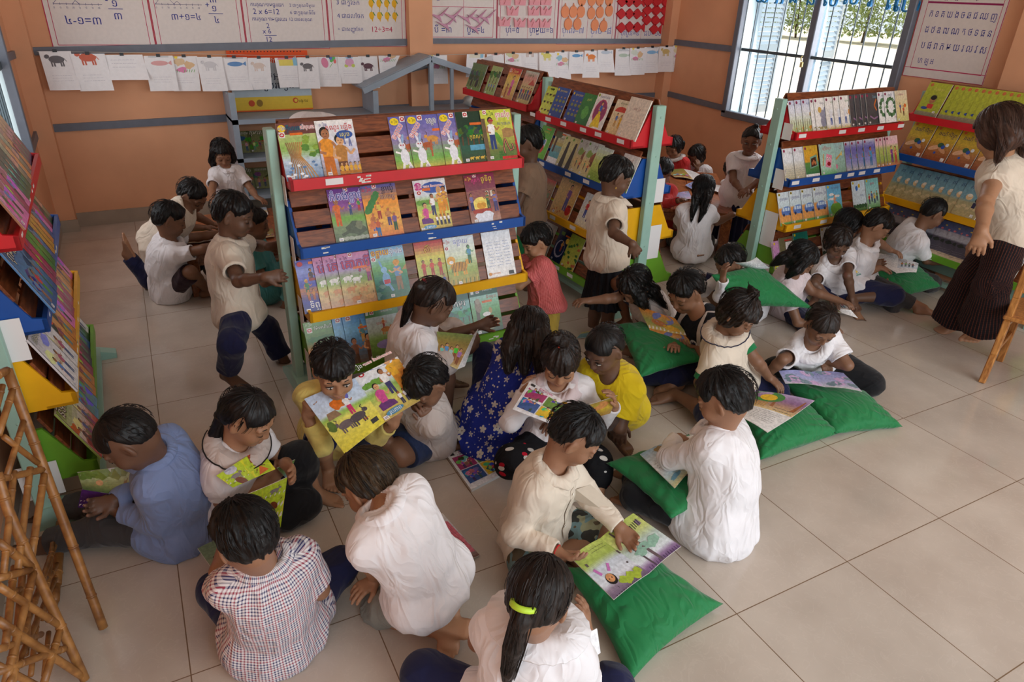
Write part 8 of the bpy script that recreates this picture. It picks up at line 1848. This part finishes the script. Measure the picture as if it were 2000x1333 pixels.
def royal(a):
    a.bg((0,(120,84,76)),(.2,(196,180,186)),(.6,(206,204,214)),(1,W_)); lines(a,.05,.32,.95*a.A,6); a.poly([(.42,.6*a.A),(.5,.95*a.A),(.95,.8*a.A),(.98,.1*a.A),(.8,.1*a.A)],(226,120,140)); [a.line([(.5+.07*i,.9*a.A-.04*i),(.75+.06*i,.2*a.A)],.012,(190,70,96)) for i in range(6)]; a.poly([(.38,.78*a.A),(.48,.98*a.A),(.68,.9*a.A)],(150,90,60)); a.poly([(.6,.6*a.A),(.72,.3*a.A),(.9,.3*a.A)],(60,40,50)); a.man(.5,.12*a.A,.72,(214,180,206),(206,80,60),SK); a.man(.25,.08*a.A,.5,(226,196,90),(60,80,140),SK,pose='sit')
open_book('open book of two palace women by pink curtains, under the kneeling boy',[([(800,1030,.012),(864,1003,.012),(937,1085,.012),(872,1117,.012)],royal,.03),([(718,1068,.012),(800,1030,.012),(872,1117,.012),(790,1152,.012)],words,.03)])
def four(a):
    a.bg((0,(232,230,234)),(1,(240,238,240))); a.A=a.A
    for i,(x,y) in enumerate(((.06,.5),(.52,.5),(.06,.12),(.52,.12))):
        y0=y*a.A; hh=.36*a.A; c=((170,60,110),(110,150,70),(60,90,150),(226,190,50))[i]; a.rect(x,y0,x+.43,y0+hh,c); [a.blob(x+a.r.uniform(.06,.36),y0+hh*a.r.uniform(.2,.8),.07,.06,tuple(a.r.randint(30,230) for _ in range(3))) for _ in range(8)]; a.man(x+.14,y0+.01,.26,tuple(a.r.randint(60,230) for _ in range(3)),(70,50,90),SK); a.man(x+.3,y0+.01,.24,tuple(a.r.randint(60,230) for _ in range(3)),(60,90,60),SK)
    a.ell(.86,.94*a.A,.05,.04,(200,150,40)); a.text('សម្រាប់កុមារ',.42,.95*a.A,.07,(206,60,130)); a.rect(.06,.9*a.A,.16,.97*a.A,(60,60,60)); a.text('រឿងព្រេង',.3,.89*a.A,.05,(120,40,120))
t=open_book('comic lying face down on the floor, four bright pictures on its back cover',[([(871,888,.014),(948,865,.014),(997,917,.02),(920,957,.016)],four,.0,'back_cover')],name='comic')
b=MB(); o_=V(*t.location)
for k in range(5):
    q=[Pz(872,889,.001+.0022*k),Pz(949,866,.001+.0022*k),Pz(996+k*.6,922-k,.001+.003*k),Pz(921,962-k,.001+.0022*k)]; b.add([x-o_ for x in q]+[x-o_+V(0,0,.0016) for x in q],[(4,5,6,7),(0,1,5,4),(1,2,6,5),(2,3,7,6),(3,0,4,7)],rgb(226,222,220))
b.build('pages',PRINTM,t,attr=True)
# big cover held up by the yellow-shirted boy
g0=Pz(673,887,.36); nn=nrm(nrm(CAM-g0)*.9+V(0,0,.25)); E=lambda x,y: Ppl(x,y,g0,nn)
open_book('large open comic held up, its buffalo-farm back and blue-titled front cover facing out',[([E(594,780),E(693,739),E(752,825),E(673,887)],farm,.03,'back_cover'),([E(693,739),E(776,697),E(834,775),E(752,825)],chen,.03,'front_cover')])
b=0
def tools(k):
    def fn(a):
        a.bg((0,(190,216,50)),(1,(200,222,60))); 
        for i in range(2):
            for j in range(3):
                if (i+j+k)%2: a.rect(i*.5,j*a.A/3,(i+1)*.5,(j+1)*a.A/3,(232,232,60))
                x,y=i*.5+.25,(j+.5)*a.A/3
                m=(i*3+j+k*2)%6
                if m==0: a.ell(x,y,.08,.12,(130,70,40),.5); a.line([(x,y),(x+.18,y+.16)],.02,(110,66,40))
                elif m==1: a.beast(x,y,.2,(140,130,130),1,horn=(90,80,80))
                elif m==2: a.ell(x,y,.12,.08,(206,206,220)); a.ell(x,y+.05,.12,.03,(170,170,190))
                elif m==3: a.poly([(x-.13,y-.06),(x+.13,y-.02),(x,y+.12)],(220,110,50))
                elif m==4: a.line([(x-.12,y-.12),(x+.1,y+.12)],.02,(120,60,40)); a.line([(x-.1,y+.02),(x+.12,y-.08)],.02,(120,60,40)); a.line([(x,y),(x+.02,y+.14),(x-.08,y+.2)],.02,(150,80,50))
                else: a.poly([(x-.1,y-.08),(x+.08,y-.08),(x+.12,y+.08),(x-.06,y+.08)],(190,80,50)); [a.line([(x-.1+.05*q,y-.08),(x-.06+.05*q,y+.08)],.01,(110,50,40)) for q in range(4)]
                a.text('គោ',x-.15,y-.14,.05,(70,110,40))
    return fn
open_book('lime-green picture book of tools and animals held by the ponytailed girl',[([(422,930,.45),(507,876,.42),(538,917,.36),(455,953,.38)],lambda a:tools(0)(a),.02,'front_cover'),([(459,975,.36),(561,933,.33),(548,1031,.14),(487,1020,.16)],lambda a:tools(1)(a),.02,'back_cover'),([(541,915,.31),(594,889,.31),(575,925,.24),(560,936,.25)],lambda a:a.bg((0,(90,120,180)),(.5,(120,150,90)),(1,(96,130,60))),.02)])
def buddha(a): a.bg((0,(90,120,70)),(.3,(150,160,100)),(.7,(190,200,150)),(1,(206,190,196))); [a.blob(.1+.12*i,.8*a.A+.05*(i%2),.13,.12,(110+6*i,140,60)) for i in range(5)]; a.poly([(.2,.3*a.A),(.95,.35*a.A),(.9,.55*a.A),(.4,.5*a.A)],(206,60,50)); a.line([(.7,.4*a.A),(.75,.95*a.A)],.05,(150,120,80)); a.ell(.3,.42*a.A,.06,.06,SK)
open_book('open book with a red-robed sleeper, held by the blue-shirted boy',[([(151,923,.36),(285,905,.33),(280,972,.24),(162,957,.27)],buddha,.03),([(160,956,.27),(231,968,.25),(214,992,.17),(152,992,.19)],lambda a:a.bg((0,(70,30,110)),(1,(90,40,130))).text('រឿងព្រេង',.55,.3,.2,(60,60,160)),.0,'cover_flap')])
def crowd(a): a.bg((0,(226,210,150)),(.2,(190,140,90)),(.7,(150,130,60)),(1,(110,130,60))); [a.man(.15+.17*i,.1*a.A+.1*(i%2),.55,tuple(a.r.randint(60,230) for _ in range(3)),(150,90,60),SK) for i in range(5)]
open_book('open comic held up by the girl with the red hair tie',[([(853,648,.56),(925,655,.54),(893,722,.42),(858,705,.44)],crowd,.03),([(925,655,.54),(934,643,.55),(908,716,.42),(893,722,.42)],words,.02)])
open_book('open comic with four pictures per page, held by the girl in the white hooded top',[([(1035,745,.5),(1118,793,.46),(1078,830,.37),(1001,800,.42)],four,.02,'back_cover'),([(1132,796,.46),(1206,773,.48),(1192,808,.4),(1132,822,.37)],lambda a:a.bg((0,(150,110,40)),(.5,(214,180,60)),(1,(150,130,60))).ell(.5,.4,.3,.15,(206,140,80)),.02)])
def whale(a): a.bg((0,(226,196,110)),(.4,(150,160,90)),(.7,(206,160,90)),(1,(230,140,60))); a.ell(.6,.7*a.A,.3,.18,(120,130,190),.3); a.ell(.4,.4*a.A,.2,.1,(190,120,70)); a.blob(.7,.25*a.A,.2,.1,(230,180,60))
open_book('open book of a grey creature on orange pages, read by the football-shirt boy',[([(1245,597,.4),(1318,622,.4),(1345,657,.32),(1268,642,.31)],whale,.05),([(1268,642,.31),(1342,655,.32),(1356,690,.25),(1281,679,.25)],whale,.04)])
def hill(a): a.bg((0,(226,214,150)),(.25,(206,226,226)),(.5,W_),(.7,(226,232,238)),(1,(150,180,206))); a.blob(.65,.9*a.A,.2,.1,(150,120,60)); lines(a,.1,.7,.62*a.A,3); a.blob(.3,.15*a.A,.2,.06,(120,170,190))
open_book('open book on the cushion under the white-sleeved boy\'s folded arms',[([(1250,888,.235),(1300,866,.235),(1356,912,.24),(1318,954,.25)],hill,.03),([(1300,866,.235),(1355,850,.235),(1400,905,.24),(1356,912,.24)],words,.03)])
def arch(a): a.bg((0,(226,196,140)),(.3,(190,150,120)),(.6,(150,110,150)),(1,(190,170,206))); a.ell(.35,.7*a.A,.28,.2,(70,140,70)); a.ell(.38,.66*a.A,.14,.12,(236,190,50)); a.rect(.5,.2*a.A,.95,.8*a.A,(160,100,60)); [a.line([(.05+.05*i,.1*a.A),(.08+.05*i,.4*a.A)],.02,(196,150,70)) for i in range(8)]; lines(a,.6,.95,.18*a.A,2)
open_book('open book with a purple archway picture above a page of text, on the middle cushion',[([(1462,762,.18),(1591,783,.2),(1546,816,.185),(1448,788,.17)],arch,.03),([(1448,788,.17),(1546,816,.185),(1499,845,.18),(1440,812,.17)],words,.03)])
def lilac(a): a.bg((0,(206,196,206)),(.4,(170,170,206)),(1,(150,150,196))); [a.blob(a.r.random(),a.A*a.r.uniform(.1,.9),.14,.1,(206,170,206) if i%2 else (120,140,150)) for i in range(9)]; a.line([(.1,.8*a.A),(.9,.6*a.A)],.04,(90,90,110))
open_book('open lilac-toned book under the pointing finger of the girl with the pink bracelet',[([(1521,725,.2),(1584,727,.18),(1612,756,.16),(1534,749,.17)],lilac,.05),([(1584,727,.18),(1647,729,.2),(1684,765,.18),(1612,756,.16)],lilac,.05)])
open_book('grey-green magazine spread across the lap of the girl in the open-necked shirt',[([(1572,578,.14),(1612,584,.13),(1645,612,.1),(1600,606,.1)],lambda a:a.bg((0,(150,140,110)),(1,(130,126,100))),.03),([(1612,584,.13),(1636,577,.2),(1676,622,.08),(1645,612,.1)],words_pic((170,150,140),(150,150,150)),.03)])
def tealc(a): a.bg((0,(90,150,140)),(1,(100,160,150))); [a.rect(.1+.4*i,.15*a.A+.35*j*a.A,.45+.4*i,.42*a.A+.35*j*a.A,((206,120,60),(226,190,90),(120,150,90),(206,150,140))[i+2*j]) for i in range(2) for j in range(2)]; a.rect(.4,.85*a.A,.7,.94*a.A,(200,196,180))
open_book('teal comic back held upright between the white-shirted girl and the boy in jeans',[([(1654,487,.38),(1709,501,.38),(1683,536,.25),(1652,548,.22)],tealc,.02,'back_cover')],name='comic')
open_book('open exercise book on the far right cushion, its page half turned',[([(1716,495,.25),(1756,505,.24),(1752,534,.215),(1703,510,.22)],words,.03),([(1756,505,.24),(1794,515,.24),(1790,532,.2),(1750,534,.215)],words_pic((206,216,226),(226,226,230)),.03)])
open_book('yellow-covered open book held by the T-shirt boy at the textbook rack',[([(1815,491,.27),(1882,498,.27),(1881,509,.25),(1813,507,.25)],words,.02),([(1845,509,.25),(1879,509,.25),(1875,521,.21),(1847,518,.21)],lambda a:a.bg((0,(226,190,70)),(1,(220,180,60))),.0,'back_cover')])
open_book('white-paged open book held by the girl with the neon hair tie at the bottom edge',[([(1096,1259,.42),(1166,1228,.44),(1173,1276,.38),(1129,1300,.36)],lambda a:a.bg((0,(226,222,224)),(1,(236,232,232))),.05)])
open_book('green-toned comic open on the left table before the kneeling boy',[([(350,463,.345),(384,458,.345),(390,474,.345),(360,477,.345)],crowd,.04),([(384,458,.345),(424,452,.345),(420,470,.345),(390,474,.345)],words_pic((150,170,90),(170,190,110)),.04)])
open_book('colourful comic at the near left corner of the left table',[([(366,489,.345),(415,482,.345),(413,492,.345),(365,499,.345)],crowd,.02)],name='comic')
open_book('pale comic under the standing girl\'s hand on the left table',[([(492,410,.345),(520,405,.345),(524,419,.345),(497,424,.345)],words_pic((226,190,120),(190,206,226)),.03)],name='comic')
open_book('yellow-green comic at the right end of the left table, beside the teal-shirted boy',[([(513,451,.345),(533,447,.345),(536,462,.345),(516,465,.345)],crowd,.03)],name='comic')
open_book('open magazine on the right table before the girl in the red cardigan',[([(1301,335,.395),(1335,330,.395),(1354,351,.395),(1318,346,.395)],crowd,.04),([(1335,330,.395),(1371,343,.395),(1383,352,.395),(1354,351,.395)],words,.04)])
open_book('open blue-and-white book in the middle of the right table',[([(1338,362,.395),(1364,354,.395),(1385,366,.395),(1356,372,.395)],words_pic((120,140,206),(150,170,220)),.04),([(1390,360,.395),(1418,366,.395),(1412,381,.395),(1392,372,.395)],words,.04)])
open_book('purple-toned comic at the near end of the right table',[([(1313,381,.395),(1345,374,.395),(1352,388,.395),(1318,396,.395)],lilac,.04)],name='comic')
open_book('thin grey notebook in the hands of the wary standing girl',[([(1448,372,.42),(1480,366,.42),(1482,372,.4),(1450,379,.4)],lambda a:a.bg((0,(150,150,156)),(1,(170,170,176))),.0)],name='notebook')
open_book('small yellow-edged book on the floor at the black-skirted child\'s feet',[([(1136,650,.01),(1166,644,.01),(1160,658,.01),(1126,661,.01)],lambda a:a.bg((0,(110,150,160)),(.6,(120,160,170)),(1,(220,190,90))),.0,'cover')],name='booklet')
open_book('curling grey-white magazine lying on top of the raised cushion',[([(1436,514,.52),(1478,503,.52),(1503,524,.44),(1450,520,.47)],lambda a:a.bg((0,(170,176,180)),(1,(206,206,206))),.1,'cover')],name='magazine')
open_book('dark-covered book on the floor left of the blue-flowered blouse',[([(932,748,.01),(950,741,.01),(956,752,.01),(940,759,.01)],lambda a:a.bg((0,(60,56,46)),(1,(110,104,80))),.0,'cover')],name='booklet')
# things worn or printed on the football shirt
